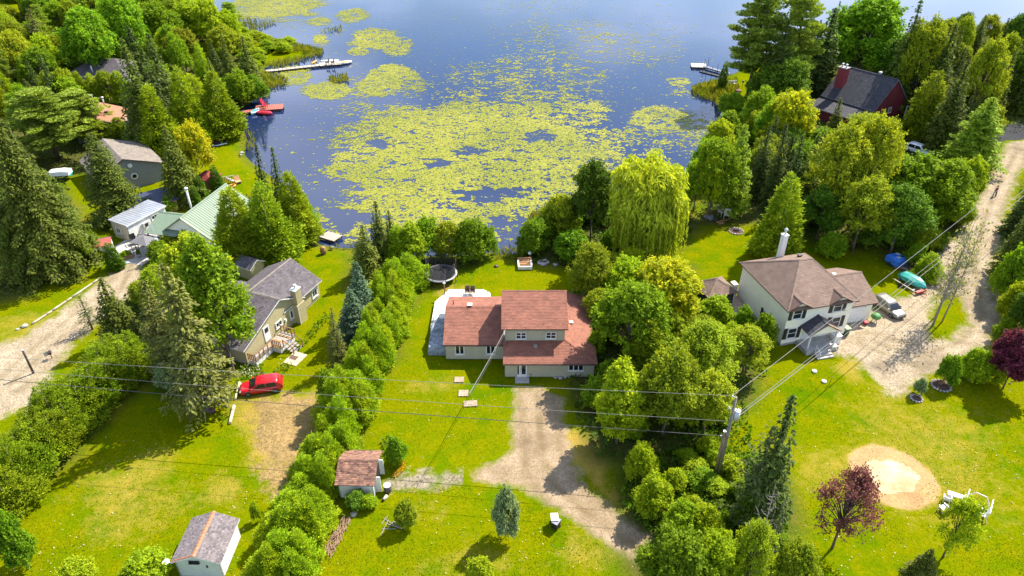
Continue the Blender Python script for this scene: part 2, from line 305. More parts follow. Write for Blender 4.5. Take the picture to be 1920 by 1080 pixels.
def patch(name, px, mat, ruts=None, cell=0.35, over=0.8, z=0.012, world=None, hole=None, rag=0.5, seed=1, label=None):
    poly = world or [tuple(G(a, b)[:2]) for a, b in px]; ax = [p[0] for p in poly]; ay = [p[1] for p in poly]
    gx = np.arange(min(ax) - 1.5, max(ax) + 1.5, cell); gy = np.arange(min(ay) - 1.5, max(ay) + 1.5, cell); X, Y = np.meshgrid(gx, gy)
    d = sdist(X, Y, poly)
    if hole: d = np.maximum(d, -sdist(X, Y, [tuple(G(a, b)[:2]) for a, b in hole]))
    d = d + (fbm(X, Y, 1.8, seed) - 0.5) * rag * 2
    xx, yy = X.ravel(), Y.ravel(); nx, ny = len(gx), len(gy); ii = (np.arange(ny - 1)[:, None] * nx + np.arange(nx - 1)[None]).ravel()
    Fq = np.stack([ii, ii + 1, ii + nx + 1, ii + nx], 1); dd = d.ravel(); keep = (dd[Fq].min(1) < over); Fq = Fq[keep]
    used = np.unique(Fq); mp = np.zeros(len(xx), int); mp[used] = np.arange(len(used))
    me = np_mesh(name, np.stack([xx[used], yy[used], np.full(len(used), z)], 1), mp[Fq], mat)
    a = me.attributes.new('edge', 'FLOAT', 'POINT'); a.data.foreach_set('value', dd[used].astype(np.float32))
    ux_, uy_ = xx[used], yy[used]; dr_ = np.zeros(len(used)); wi_ = np.zeros(len(used))
    for q_, soft, amt in DRY: dr_ = np.maximum(dr_, near_set(ux_, uy_, q_, soft) * amt)
    for q_ in WILD: wi_ = np.maximum(wi_, near_set(ux_, uy_, q_, 2.5, 1.5))
    ru_ = np.zeros(len(used))
    if ruts:
        rp = [G(a_, b_) for a_, b_ in ruts]; dm = np.full(len(used), 1e9)
        for q0, q1 in zip(rp, rp[1:]):
            ex, ey = q1.x - q0.x, q1.y - q0.y; tt = np.clip(((ux_ - q0.x) * ex + (uy_ - q0.y) * ey) / (ex * ex + ey * ey), 0, 1); dm = np.minimum(dm, np.hypot(ux_ - q0.x - tt * ex, uy_ - q0.y - tt * ey))
        ru_ = np.exp(-(dm / .42) ** 2) + 0.75 * np.exp(-((dm - 1.75) / .45) ** 2)
    for nm_, ar_ in (('dry', dr_), ('wild', wi_), ('rut', ru_)):
        a = me.attributes.new(nm_, 'FLOAT', 'POINT'); a.data.foreach_set('value', ar_.astype(np.float32))
    o = link_mesh(name, me); tag(o, label, None, None, 'structure'); return o
tan_m = patch_mat('packed_gravel', (0.335, 0.25, 0.165), (0.245, 0.18, 0.11), 9.0, 0.9, 1.3, (0.75, 1.2))
grav_m = patch_mat('loose_gravel', (0.37, 0.30, 0.21), (0.28, 0.22, 0.15), 9.0, 1.2, 1.7, (0.62, 1.3))
path_m = patch_mat('thin_gravel', (0.26, 0.22, 0.17), (0.20, 0.17, 0.11), 5.0, 0.9, 2.2, (0.6, 1.3), 0.15)
dirt_m = patch_mat('worn_dirt', (0.30, 0.20, 0.085), (0.22, 0.155, 0.065), 5.0, 1.5, 2.6, (0.75, 1.2), 0.12)
pit_m = patch_mat('orange_sand', (0.44, 0.27, 0.12), (0.36, 0.23, 0.11), 6.0, 0.4, 0.7, (0.85, 1.1))
sand_m = patch_mat('pale_sand', (0.58, 0.47, 0.29), (0.48, 0.35, 0.18), 3.0, 0.5, 0.9, (0.8, 1.15), -6.0)
asph_m = patch_mat('asphalt', (0.06, 0.06, 0.065), (0.045, 0.045, 0.05), 8.0, 0.6, 0.8, (0.9, 1.1))
patch('driveway', [(966,730),(1010,728),(1052,745),(1062,790),(1072,850),(1088,905),(1140,950),(1212,1006),(1192,1052),(1130,1012),(1070,972),(1000,926),(958,908),(888,903),(886,884),(924,868),(958,846),(963,790)], tan_m, [(1008,735),(1012,800),(1018,862),(1042,912),(1100,962),(1200,1030)])
patch('gravel_path', [(892,906),(800,916),(735,918),(722,902),(760,884),(880,884)], path_m, z=0.007, seed=2)
patch('dirt_drive', [(470,745),(520,748),(592,738),(585,800),(560,860),(545,950),(512,935),(486,880),(468,810)], dirt_m, z=0.008, rag=1.2, seed=3)
patch('gravel_road', [(1885,268),(1960,262),(1925,300),(1905,335),(1880,400),(1868,470),(1862,540),(1880,590),(1850,655),(1795,684),(1735,702),(1700,728),(1676,743),(1640,706),(1600,672),(1552,658),(1530,650),(1580,610),(1640,584),(1700,560),(1730,520),(1765,470),(1800,440),(1830,385),(1858,325)], grav_m, [(1905,285),(1870,350),(1842,420),(1828,500),(1840,590),(1800,640),(1720,670),(1640,640)],
      hole=[(1742,640),(1800,628),(1815,596),(1800,560),(1765,545),(1740,575)], rag=0.8, seed=4)
patch('road', [(1835,246),(1985,212),(2060,240),(1960,270),(1884,276),(1850,268)], asph_m, z=0.007, seed=5)
patch('gravel_drive', [(240,476),(266,478),(262,540),(200,590),(140,640),(100,690),(62,766),(-60,800),(-60,660),(40,636),(110,590),(180,535),(222,500)], grav_m, [(250,490),(225,545),(165,590),(90,655),(20,720)], rag=0.7, seed=6)
pc = G(1675, 893); patch('sand_pit', None, pit_m, world=[(pc.x + 3.75 * math.cos(a) , pc.y + 3.85 * math.sin(a)) for a in np.linspace(0, 6.283, 24)[:-1]], z=0.014, cell=0.25, over=0.35, seed=7, rag=0.35)
patch('sand', None, sand_m, world=[(pc.x - 0.2 + (2.0 + 0.25 * math.sin(3 * a)) * math.cos(a), pc.y - 0.1 + (1.75 + 0.3 * math.cos(2 * a)) * math.sin(a)) for a in np.linspace(0, 6.283, 24)[:-1]], z=0.022, cell=0.2, over=0.1, seed=8, rag=0.7)
# ------------------------------------------------------------------ scattered small leaves (kites), used for plants as well
def kites(cen, u, v, su, sv):
    """flat leaves: centre, long axis, side axis and the two half sizes"""
    cen = np.asarray(cen); su = np.asarray(su)[:, None]; sv = np.asarray(sv)[:, None]
    V = np.stack([cen - u * su, cen + v * sv - u * su * 0.1, cen + u * su, cen - v * sv - u * su * 0.1], 1).reshape(-1, 3)
    return V, np.arange(len(V)).reshape(-1, 4)
def unit(a): return a / (np.linalg.norm(a, axis=1, keepdims=True) + 1e-9)
def frames(nrm, g):
    r = unit(g.normal(size=nrm.shape)); u = unit(np.cross(nrm, r)); return u, np.cross(nrm, u)
def poly_points(px, n, g, world=None):
    poly = world or [tuple(G(a, b)[:2]) for a, b in px]; ax = [p[0] for p in poly]; ay = [p[1] for p in poly]; out = np.zeros((0, 2))
    while len(out) < n:
        q = np.stack([g.uniform(min(ax), max(ax), n * 2), g.uniform(min(ay), max(ay), n * 2)], 1); out = np.concatenate([out, q[sdist(q[:, 0], q[:, 1], poly) < 0]])
    return out[:n]
def ground_cover(name, areas, mat, hgt, leaf, seed=1, upright=0.5, clump=2.5, zbase=0.0):
    """areas: (pixel polygon, leaves per m2); leaves stand or lie at noisy heights"""
    g = np.random.default_rng(seed); VV, FF, TT, off = [], [], [], 0
    for px, dens in areas:
        poly = [tuple(G(a, b)[:2]) for a, b in px]; A = abs(sum(poly[i][0] * poly[(i + 1) % len(poly)][1] - poly[(i + 1) % len(poly)][0] * poly[i][1] for i in range(len(poly)))) / 2
        q = poly_points(px, max(20, int(A * dens)), g); zz, ld = land_z(q[:, 0], q[:, 1]); zz = np.maximum(zz, WZ)
        nz = fbm(q[:, 0], q[:, 1], clump, seed); h = hgt * (0.25 + 1.5 * nz ** 1.5) * g.uniform(0.35, 1, len(q))
        nr = unit(np.concatenate([g.normal(size=(len(q), 2)) * 0.8, g.uniform(0.15, 1.1, (len(q), 1)) * (1.2 - upright)], 1)); u, v = frames(nr, g)
        if upright > 0.6: u = unit(np.concatenate([g.normal(size=(len(q), 2)) * 0.35, np.ones((len(q), 1))], 1)); v = unit(np.cross(u, g.normal(size=u.shape)))
        s = leaf * g.uniform(0.6, 1.3, len(q)); c = np.stack([q[:, 0], q[:, 1], zz + zbase + h], 1)
        if upright > 0.6: c[:, 2] = zz + zbase + s * 0.9
        V, Fq = kites(c, u, v, s, s * (0.22 if upright > 0.6 else 0.5)); VV.append(V); FF.append(Fq + off); off += len(V); TT.append(np.clip(nz + g.normal(size=len(q)) * 0.25, 0, 1))
    o = link_mesh(name, np_mesh(name, np.concatenate(VV), np.concatenate(FF), mat, np.concatenate(TT)), kind='stuff'); return o
LM = dict(weed=leafmat('weed_leaf', (0.075, 0.16, 0.006), (0.16, 0.24, 0.012), 0.35, 0.02), under=leafmat('undergrowth_leaf', (0.035, 0.075, 0.008), (0.085, 0.13, 0.014), 0.25, 0.02), reed=leafmat('reed_leaf', (0.10, 0.14, 0.010), (0.23, 0.22, 0.025), 0.3, 0.02))
tag(ground_cover('weeds', [([(1180,870),(1330,820),(1440,880),(1480,980),(1440,1090),(1210,1080),(1230,1010),(1160,940)], 26), ([(1215,790),(1400,760),(1420,880),(1330,850)], 12)], LM['weed'], 0.55, 0.24, 3, 0.4), 'rank green weeds filling the hollow beside the utility poles', 'weeds')
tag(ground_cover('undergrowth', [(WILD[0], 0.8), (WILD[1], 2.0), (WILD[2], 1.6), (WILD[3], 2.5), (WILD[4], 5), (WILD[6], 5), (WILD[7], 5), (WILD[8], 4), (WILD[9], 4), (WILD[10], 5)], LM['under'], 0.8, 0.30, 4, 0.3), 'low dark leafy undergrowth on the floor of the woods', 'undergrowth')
tag(ground_cover('reeds', [([(468,64),(560,82),(608,92),(600,102),(560,100),(500,92)], 9), ([(500,118),(560,106),(596,101),(560,114),(510,127)], 7), ([(498,134),(540,146),(535,158),(500,166),(485,150)], 9), ([(1296,160),(1340,152),(1380,150),(1385,170),(1340,188),(1300,176)], 12),
     ([(615,142),(650,138),(655,150),(625,154)], 8), ([(990,400),(1050,380),(1060,420),(1010,450),(985,440)], 10), ([(462,236),(480,262),(470,290),(455,262)], 3), ([(590,438),(600,456),(580,450)], 6), ([(622,460),(690,452),(720,470),(690,470)], 6), ([(920,470),(1000,455),(1010,480),(930,486)], 10), ([(395,20),(420,30),(520,40),(470,60),(420,52)], 3), ([(600,55),(640,48),(640,54),(610,58)], 3)], LM['reed'], 0.6, 0.55, 5, 0.9), 'yellow green reeds and sedge along the lake margin', 'reeds')
# lily pads: every pad a small floating disc
g = np.random.default_rng(11)
BL = [(478,10,140,30,1.0),(660,28,30,15,.9),(598,41,22,9,.9),(550,48,30,8,.3),(700,74,52,22,.95),(742,88,30,22,.8),(602,75,20,13,.9),(672,96,22,10,.8),(640,60,60,10,.3),(545,142,42,18,1),(730,142,55,26,.95),(705,160,40,22,.95),(615,172,50,18,1),(660,165,70,25,.6),(745,162,60,18,.6),(680,205,60,16,.5),(640,120,50,20,.12),
      (900,245,230,52,.95),(880,300,260,62,.98),(760,320,150,45,1),(960,340,200,60,.93),(1060,275,140,60,.8),(980,265,120,50,1),(720,335,90,22,1),(830,375,190,45,.95),(900,405,120,48,.95),(800,410,120,34,.9),(960,300,120,40,.95),(850,340,150,40,1),(700,400,70,40,.7),(760,230,90,40,.7),(720,250,90,30,.6),(670,290,60,40,.7),(640,425,60,30,.5),(690,345,60,30,1),(1090,215,70,36,.75),(1020,210,120,46,.7),(940,200,140,45,.55),(1150,300,120,50,.5),(1130,340,120,40,.6),(1000,390,60,30,.9),(604,428,50,40,.7),(650,438,50,26,.7),
      (1000,150,160,58,.45),(1080,95,140,60,.38),(1010,60,110,45,.2),(1180,95,140,42,.3),(1000,15,120,22,.2),(1230,60,110,26,.18),(1235,222,60,24,.95),(1260,245,100,34,.6),(1275,154,26,10,.8),(1285,170,30,14,.5),(1300,265,60,36,.5),(1200,270,80,30,.3),(820,160,40,26,.25),(860,180,90,30,.22),(560,215,90,40,.05),(520,280,70,30,.05),(560,300,60,26,.12),(600,330,50,40,.2),(580,100,40,10,.1),(1330,60,80,40,.05),(640,40,40,20,.15),(1200,180,120,40,.1)]
HOLE = [(632,355,42,20),(660,415,48,24),(960,425,36,22),(1010,255,30,8),(880,285,30,7),(920,365,90,10),(720,270,30,6),(820,305,30,7)]
q = np.stack([g.uniform(-92, 75, 1150000), g.uniform(80, 262, 1150000)], 1); q = q[sdist(q[:, 0], q[:, 1], LAKE) < -0.6]
zc = q[:, 1] * cp + (CAMH - WZ) * sp_; ux = 960 + F * q[:, 0] / zc; uy = 540 - F * (q[:, 1] * sp_ + (WZ - CAMH) * cp) / zc
w = np.zeros(len(q)); nzl = fbm(q[:, 0], q[:, 1], 9, 21); nzs = fbm(q[:, 0], q[:, 1] * 1.6, 2.0, 31); nzt = fbm(q[:, 0], q[:, 1] * 1.4, 0.8, 41)
for cx_, cy_, rx, ry, dn in BL:
    rr = np.hypot((ux - cx_) / rx, (uy - cy_) / ry) + (nzl - 0.5) * 0.9 + (nzs - 0.5) * 0.5; w = np.maximum(w, np.clip((1.12 - rr) / 0.32, 0, 1) * dn)
for cx_, cy_, rx, ry in HOLE:
    rr = np.hypot((ux - cx_) / rx, (uy - cy_) / ry) + (nzs - 0.5) * 1.6 + (nzl - .5) * 1.4; w *= np.clip((rr - 0.6) / 0.5, 0.4, 1)
thin = np.clip((nzs * 0.5 + nzt * 0.5 - 0.5) * 6.5 + (w - 0.5) * 2.0 + 0.12, 0, 1); pr = np.clip(w * 1.1, 0, 1) * thin
pr = np.maximum(pr, 0.004 * (uy < 330)); keep = g.uniform(size=len(q)) < pr
q = q[keep]; nzs = nzs[keep]; nl = nzl[keep]; nzl_ = nl
k = 5; rad = g.uniform(0.08, 0.19, len(q)) * (0.8 + 0.5 * nzl_) * np.where(g.uniform(size=len(q)) < .08, 1.7, 1.0) ; a0 = g.uniform(0, 6.28, len(q))
ang = a0[:, None] + np.arange(k)[None] * 2 * math.pi / (k + 0.6); tl = g.normal(size=(len(q), 2)) * 0.03
px_ = rad[:, None] * np.cos(ang); py_ = rad[:, None] * np.sin(ang)
V = np.stack([q[:, :1] + px_, q[:, 1:] + py_, WZ + 0.012 + g.uniform(0, 0.03, len(q))[:, None] + np.abs(px_ * tl[:, :1] + py_ * tl[:, 1:])], 2).reshape(-1, 3)
m, n, l, b = nodes_of('lily_pad'); c = mixrgb(n, l, attr(n, 'tint'), (0.155, 0.180, 0.016), (0.275, 0.262, 0.034)); l.new(c, b.inputs['Base Color']); b.inputs['Roughness'].default_value = 0.6; b.inputs['Specular IOR Level'].default_value = 0.15
lm_ = np_mesh('lily_pads', V, np.arange(len(V)).reshape(-1, k), m, np.clip(nl * 0.9 + 0.05 + g.normal(size=len(q)) * 0.30, 0, 1), nper=k)
tag(link_mesh('lily_pads', lm_), 'yellow green lily pads floating in drifts on the lake', 'lily pads', kind='stuff')

# short tufts standing in the mown grass
g = np.random.default_rng(23); tx, ty_ = g.uniform(-40, 1960, 190000), g.uniform(250, 1095, 190000); tq = np.array([tuple(G(a, b)[:2]) for a, b in zip(tx, ty_)])
PAVED = [[(966,725),(1052,735),(1075,850),(1092,905),(1220,1006),(1190,1060),(990,930),(880,910),(880,880),(950,845)], [(892,906),(735,918),(722,902),(760,884),(880,884)], [(1885,262),(1960,262),(1905,335),(1868,470),(1885,590),(1850,660),(1680,750),(1530,660),(1530,640),(1640,584),(1730,520),(1830,385)], [(236,470),(270,478),(262,540),(100,690),(62,770),(-60,800),(-60,650),(180,530)], [(1600,895),(1675,836),(1750,895),(1675,954)]]
ok = land_z(tq[:, 0], tq[:, 1])[1] > 1.0
for pv in PAVED: ok &= sdist(tq[:, 0], tq[:, 1], [tuple(G(a, b)[:2]) for a, b in pv]) > 0.1
ok &= fbm(tq[:, 0], tq[:, 1], 3.5, 61) > g.uniform(0.25, 0.75, len(tq)); tq = tq[ok]; k = len(tq)
u = unit(np.concatenate([g.normal(size=(k, 2)) * 0.8, np.ones((k, 1)) * .8], 1)); v = unit(np.cross(u, g.normal(size=u.shape))); s = g.uniform(0.03, 0.085, k)
V, Fq = kites(np.concatenate([tq, (s * .5)[:, None]], 1), u, v, s, s * 0.45)
tag(link_mesh('grass', np_mesh('grass', V, Fq, leafmat('grass_blade', (0.06, 0.12, 0.001), (0.27, 0.25, 0.004), 0.45, 0.01), g.uniform(0, 1, k))), 'short mown grass tufts over the lawns', 'grass', kind='stuff')

g = np.random.default_rng(29); tq = np.array([tuple(G(a, b)[:2]) for a, b in zip(g.uniform(-20, 1940, 5200), g.uniform(270, 1095, 5200))]); ok = land_z(tq[:, 0], tq[:, 1])[1] > 1.5
for pv in PAVED: ok &= sdist(tq[:, 0], tq[:, 1], [tuple(G(a, b)[:2]) for a, b in pv]) > 0.1
ok &= fbm(tq[:, 0], tq[:, 1], 6, 63) > g.uniform(0.35, 0.8, len(tq)); tq = tq[ok]; k = len(tq); nr = unit(g.normal(size=(k, 3)) * .4 + np.array([0, 0, 1.])); u, v = frames(nr, g); s = g.uniform(.03, .085, k)
V, Fq = kites(np.concatenate([tq, np.full((k, 1), .06)], 1), u, v, s, s * .8)
tag(link_mesh('clover', np_mesh('clover', V, Fq, leafmat('clover_flower', (.42, .40, .20), (.50, .44, .24), .1, .01), g.uniform(0, 1, k))), 'pale clover heads and fallen leaves dotted over the lawns', 'clover', kind='stuff')
# ------------------------------------------------------------------ trees: prototypes (crown + trunk meshes), 10 m tall, about 3.3 m crown radius
BARK = M('bark', (0.13, 0.10, 0.075), (0.075, 0.06, 0.045), 4, 0.9, 0.5); GBARK = M('grey_bark', (0.30, 0.27, 0.23), (0.19, 0.17, 0.15), 5, 0.9, 0.4)
class Leaves:
    def __init__(s, seed): s.g = np.random.default_rng(seed); s.V = []; s.F = []; s.T = []; s.n = 0
    def add(s, c, u, v, su, sv, t):
        if len(c) == 0: return
        V, Fq = kites(c, u, v, su, sv); s.V.append(V); s.F.append(Fq + s.n); s.n += len(V); s.T.append(np.clip(t, 0, 1))
    def mesh(s, name, mat): return np_mesh(name, np.concatenate(s.V), np.concatenate(s.F), mat, np.concatenate(s.T))
def sphere_pts(g, n): return unit(g.normal(size=(n, 3)))
def limb_mesh(name, segs, mat, n=6):
    mb = MB()
    for pts, r0, r1 in segs: mb.path(pts, r0, n, r1)
    me = bpy.data.meshes.new(name); me.from_pydata(mb.v, [], mb.f); me.materials.append(mat); me.polygons.foreach_set('use_smooth', np.ones(len(mb.f), bool)); me.update(); return me
def broadleaf(seed, mat, H=10, RR=3.6, z0=1.6, K=58, per=430, leaf=0.155, shape=1.0, cl=1.0, gap=0.0, bark=BARK, top=0.85):
    L = Leaves(seed); g = L.g; cz = (z0 + H) / 2; hz = (H - z0) / 2
    d = sphere_pts(g, K); d[:, 2] = np.where(d[:, 2] < -0.55, -d[:, 2], d[:, 2]); rad = g.uniform(0.5, 1.04, K) ** 0.6
    wz = 1 - 0.35 * np.clip(d[:, 2], 0, 1) * (shape)          # narrower towards the top
    cc = np.stack([d[:, 0] * RR * rad * wz * 0.80, d[:, 1] * RR * rad * wz * 0.80, cz + d[:, 2] * hz * rad * top], 1); segs = []
    base = Vector((0, 0, 0)); lean = g.normal(size=2) * 0.15; tp = Vector((lean[0], lean[1], cz + hz * 0.5))
    segs.append(([base, Vector((lean[0] * .3, lean[1] * .3, z0)), Vector((lean[0] * .7, lean[1] * .7, cz)), tp], 0.20, 0.05))
    for k in range(K):
        c = cc[k]; r = cl * g.uniform(0.7, 1.25); m = int(per * (r / cl) ** 2); tk = 9; p = sphere_pts(g, max(4, m // tk)); p = p[p[:, 2] > -0.62]
        if gap: p = p[g.uniform(size=len(p)) > gap]
        p[:, 2] *= 0.75; rr = r * g.uniform(0.55, 1.08, len(p)) ** 0.7
        pos = c + p * (rr * (1 + 0.28 * np.sin(p[:, 0] * 7 + k) * np.sin(p[:, 1] * 7 + 2 * k)))[:, None]
        tcol = np.repeat(g.normal(size=len(pos)) * .2, tk); pos = np.repeat(pos, tk, 0); p = np.repeat(p, tk, 0); pos = pos + g.normal(size=pos.shape) * leaf * 1.15
        inside = np.hypot(np.hypot(pos[:, 0], pos[:, 1]) / RR, (pos[:, 2] - cz) / hz) < 0.42
        pos = pos[~inside]; p = p[~inside]; tcol = tcol[~inside]
        if len(pos) == 0: continue
        nr = unit(p * 0.55 + np.array([0, 0, 0.85]) + g.normal(size=p.shape) * 0.6); u, v = frames(nr, g); s = leaf * g.uniform(0.6, 1.4, len(pos))
        L.add(pos, u, v, s, s * 0.6, 0.2 + 0.5 * g.uniform() + tcol + g.normal(size=len(pos)) * 0.12)
        for q in range(7):                                     # loose sprays that break the outline
            dd = unit(g.normal(size=(1, 3)) + np.array([[0, 0, .55]]) + (c - np.array([0, 0, cz]))[None] / RR * .9)[0]; m2 = max(6, int(per * .055 * (r / cl) ** 2)); tt = g.uniform(.7, 1.45, m2); pp = c + dd * (r * tt)[:, None] + g.normal(size=(m2, 3)) * r * .13
            nr = unit(np.array([0, 0, .8]) + g.normal(size=(m2, 3)) * .7); u, v = frames(nr, g); s = leaf * g.uniform(.6, 1.3, m2); L.add(pp, u, v, s, s * .6, .35 + .5 * g.uniform() + g.normal(size=m2) * .18)
        if k % 3 == 0 or gap > 0.3:
            st = Vector((lean[0] * .5, lean[1] * .5, z0 + (c[2] - z0) * 0.45)); e = Vector(c); md = (st + e) / 2 + Vector((0, 0, 0.25)); segs.append(([st, md, e], 0.075, 0.02))
    return L.mesh('crown', mat), limb_mesh('trunk', segs, bark)
def conifer(seed, mat, H=10, RR=2.1, z0=0.7, whorls=34, droop=0.35, per=6, leaf=0.165, dens=9, irr=0.15, curve=1.0, dead=0.0, bark=BARK, thin=0.0, up=0.0, flat=0.75):
    L = Leaves(seed); g = L.g; segs = [([Vector((0, 0, 0)), Vector((g.normal() * .05, g.normal() * .05, H * .5)), Vector((0, 0, H * 0.985))], 0.16, 0.015)]
    for w in range(whorls):
        f = (w + g.uniform(-.3, .3)) / whorls; f = min(max(f, 0), 0.995); z = z0 + (H - z0) * f
        Lmax = RR * (1 - f) ** curve + 0.12; nb = max(3, int(per + 2 * (1 - f)))
        a0 = g.uniform(0, 6.28)
        for bnum in range(nb):
            if thin and g.uniform() < thin: continue
            a = a0 + bnum * 6.283 / nb + g.normal() * 0.25; ln = Lmax * g.uniform(1 - irr * 2, 1 + irr); k = max(2, int(ln / 0.22)); t = np.linspace(0.12, 1, k)
            dz = (up * t - droop * t ** 1.6) * ln; dirv = np.array([math.cos(a), math.sin(a), 0]); side = np.array([-math.sin(a), math.cos(a), 0])
            P0 = dirv[None] * (t * ln)[:, None]; P0[:, 2] += z + dz
            if dead and f < dead and g.uniform() < 0.75:
                segs.append(([Vector((0, 0, z)), Vector(P0[k // 2]), Vector(P0[-1])], 0.022, 0.008)); continue
            if ln > 1.0 and bnum % 2 == 0: segs.append(([Vector((0, 0, z)), Vector(P0[-1])], 0.03, 0.008))
            for j in range(dens):
                wd = (0.10 + 0.32 * np.sin(t * 2.6)) * min(1, ln); off = g.uniform(-1, 1, k) * wd
                c = P0 + side[None] * off[:, None]; c[:, 2] += g.normal(size=k) * 0.06 - np.abs(off) * 0.15
                u = unit(dirv[None] * 0.8 + side[None] * (np.sign(off) * 0.75)[:, None] + np.array([0, 0, -0.25 - 0.3 * droop]) + g.normal(size=(k, 3)) * 0.22)
                nr = unit(np.array([0, 0, 1.0])[None] * flat + dirv[None] * 0.25 + g.normal(size=(k, 3)) * 0.45); v = unit(np.cross(nr, u)); s = leaf * g.uniform(0.6, 1.25, k) * (0.55 + 0.45 * min(1, ln))
                L.add(c, u, v, s, s * 0.42, 0.25 + 0.45 * t + g.normal(size=k) * 0.18)
    return L.mesh('crown', mat), limb_mesh('trunk', segs, bark, 5)
def cedar(seed, mat, H=10, RR=2.2, n=15000, leaf=0.18, prof=0.75, lob=14, z0=0.25, rag=0.2, tuft=.20, per=13):
    """white cedar: dense tufts of upright sprays round a cone, dark gaps between them"""
    L = Leaves(seed); g = L.g; th = g.uniform(0, 6.283, lob); zl = g.uniform(0.05, 0.95, lob); m = n // per; f = 1 - np.sqrt(1 - g.uniform(0, 1, m) * 0.995); a = g.uniform(0, 6.283, m)
    r = RR * np.minimum(1.0, (1 - f) ** prof * 1.08) * np.minimum(1, 0.62 + f * 4); bumpf = 0.0
    for i in range(lob):
        da = np.angle(np.exp(1j * (a - th[i]))); bumpf = bumpf + rag * np.exp(-(da / 0.5) ** 2 - ((f - zl[i]) / 0.13) ** 2)
    cell = vnoise(a * 2.6 + 40, f * 13, 1.0, seed); r = r * (0.84 + bumpf) * (0.80 + 0.32 * cell) * np.where(g.uniform(size=m) < 0.72, g.uniform(0.86, 1.10, m), g.uniform(0.5, 0.88, m))
    z = z0 + (H - z0) * f + (cell - 0.5) * 0.35; tt = g.normal(size=m) * .22 + .2 + .55 * cell
    c = np.repeat(np.stack([r * np.cos(a), r * np.sin(a), z], 1), per, 0); out = np.repeat(np.stack([np.cos(a), np.sin(a), np.zeros(m)], 1), per, 0); k = len(c); f = np.repeat(f, per)
    off = g.normal(size=(k, 3)) * np.array([1, 1, .8]) * tuft * (0.55 + 0.45 * (1 - f))[:, None]; c = c + off; c[:, 2] = np.maximum(c[:, 2], .05)
    u = unit(out * 0.6 + off / tuft * .5 + np.array([0, 0, 0.55]) + g.normal(size=(k, 3)) * 0.25); nr = unit(out * 0.45 + np.array([0, 0, 0.9]) + g.normal(size=(k, 3)) * 0.5); v = unit(np.cross(nr, u)); s = leaf * g.uniform(0.6, 1.3, k) * (0.65 + 0.35 * (1 - f))
    L.add(c, u, v, s, s * 0.48, np.repeat(tt, per) + g.normal(size=k) * 0.10)
    return L.mesh('crown', mat), limb_mesh('trunk', [([Vector((0, 0, 0)), Vector((0, 0, H * .9))], 0.16, 0.02)], BARK, 5)
def willow(seed, mat, H=10, RR=4.0):
    L = Leaves(seed); g = L.g; segs = [([Vector((0, 0, 0)), Vector((.1, 0, 2.2)), Vector((0, .1, 5))], .32, .16)]; K = 130
    d = sphere_pts(g, K); d[:, 2] = np.abs(d[:, 2]); rr = g.uniform(0.45, 1, K) ** 0.5
    ful = np.sqrt(1 - d[:, 2] ** 5) / np.sqrt(1 - d[:, 2] ** 2 + 1e-3); cc = np.stack([d[:, 0] * RR * 0.86 * rr * ful, d[:, 1] * RR * 0.86 * rr * ful, 4.4 + d[:, 2] * 4.9 * rr], 1)
    for k in range(K):
        c = cc[k]; p = sphere_pts(g, 200); p = p[p[:, 2] > -0.3]; pos = c + p * np.array([.8, .8, .62]) * g.uniform(.6, 1.25, (len(p), 1)) * g.uniform(.75, 1.25)
        u = unit(p * 0.6 + np.array([0, 0, -0.7]) + g.normal(size=p.shape) * .3); v = unit(np.cross(u, g.normal(size=p.shape))); s = 0.27 * g.uniform(.6, 1.3, len(p)); L.add(pos, u, v, s, s * .3, 0.5 + 0.3 * g.uniform() + g.normal(size=len(p)) * .18)
        if k % 4 == 0: segs.append(([Vector((0, 0, 2.5 + g.uniform(0, 2))), Vector(c) * .55 + Vector((0, 0, 2.4)), Vector(c)], .11, .03))
        for j in range(7 if d[k, 2] < .62 else 2):             # hanging strands
            a = g.uniform(0, 6.283); q = g.uniform(.3, .85); st = c + np.array([math.cos(a) * q, math.sin(a) * q, -.2]); ln = min(g.uniform(1.2, 4.4), st[2] - 0.5)
            if ln < .5: continue
            m = int(ln / .085); t = np.linspace(0, 1, m); sw = 0.35 * (t ** .5)[:, None] * np.array([math.cos(a), math.sin(a), 0]) * (0.6 if np.hypot(c[0], c[1]) > RR * .5 else .2)
            pos = st[None] + sw; pos[:, 2] -= t * ln; pos[:, :2] += g.normal(size=(m, 2)) * .06
            u = unit(np.array([0, 0, -1.0])[None] + g.normal(size=(m, 3)) * .4); v = unit(np.cross(u, g.normal(size=(m, 3)))); s = .20 * g.uniform(.7, 1.3, m); L.add(pos, u, v, s, s * .32, .55 - .25 * t + g.normal(size=m) * .15)
    return L.mesh('crown', mat), limb_mesh('trunk', segs, BARK)
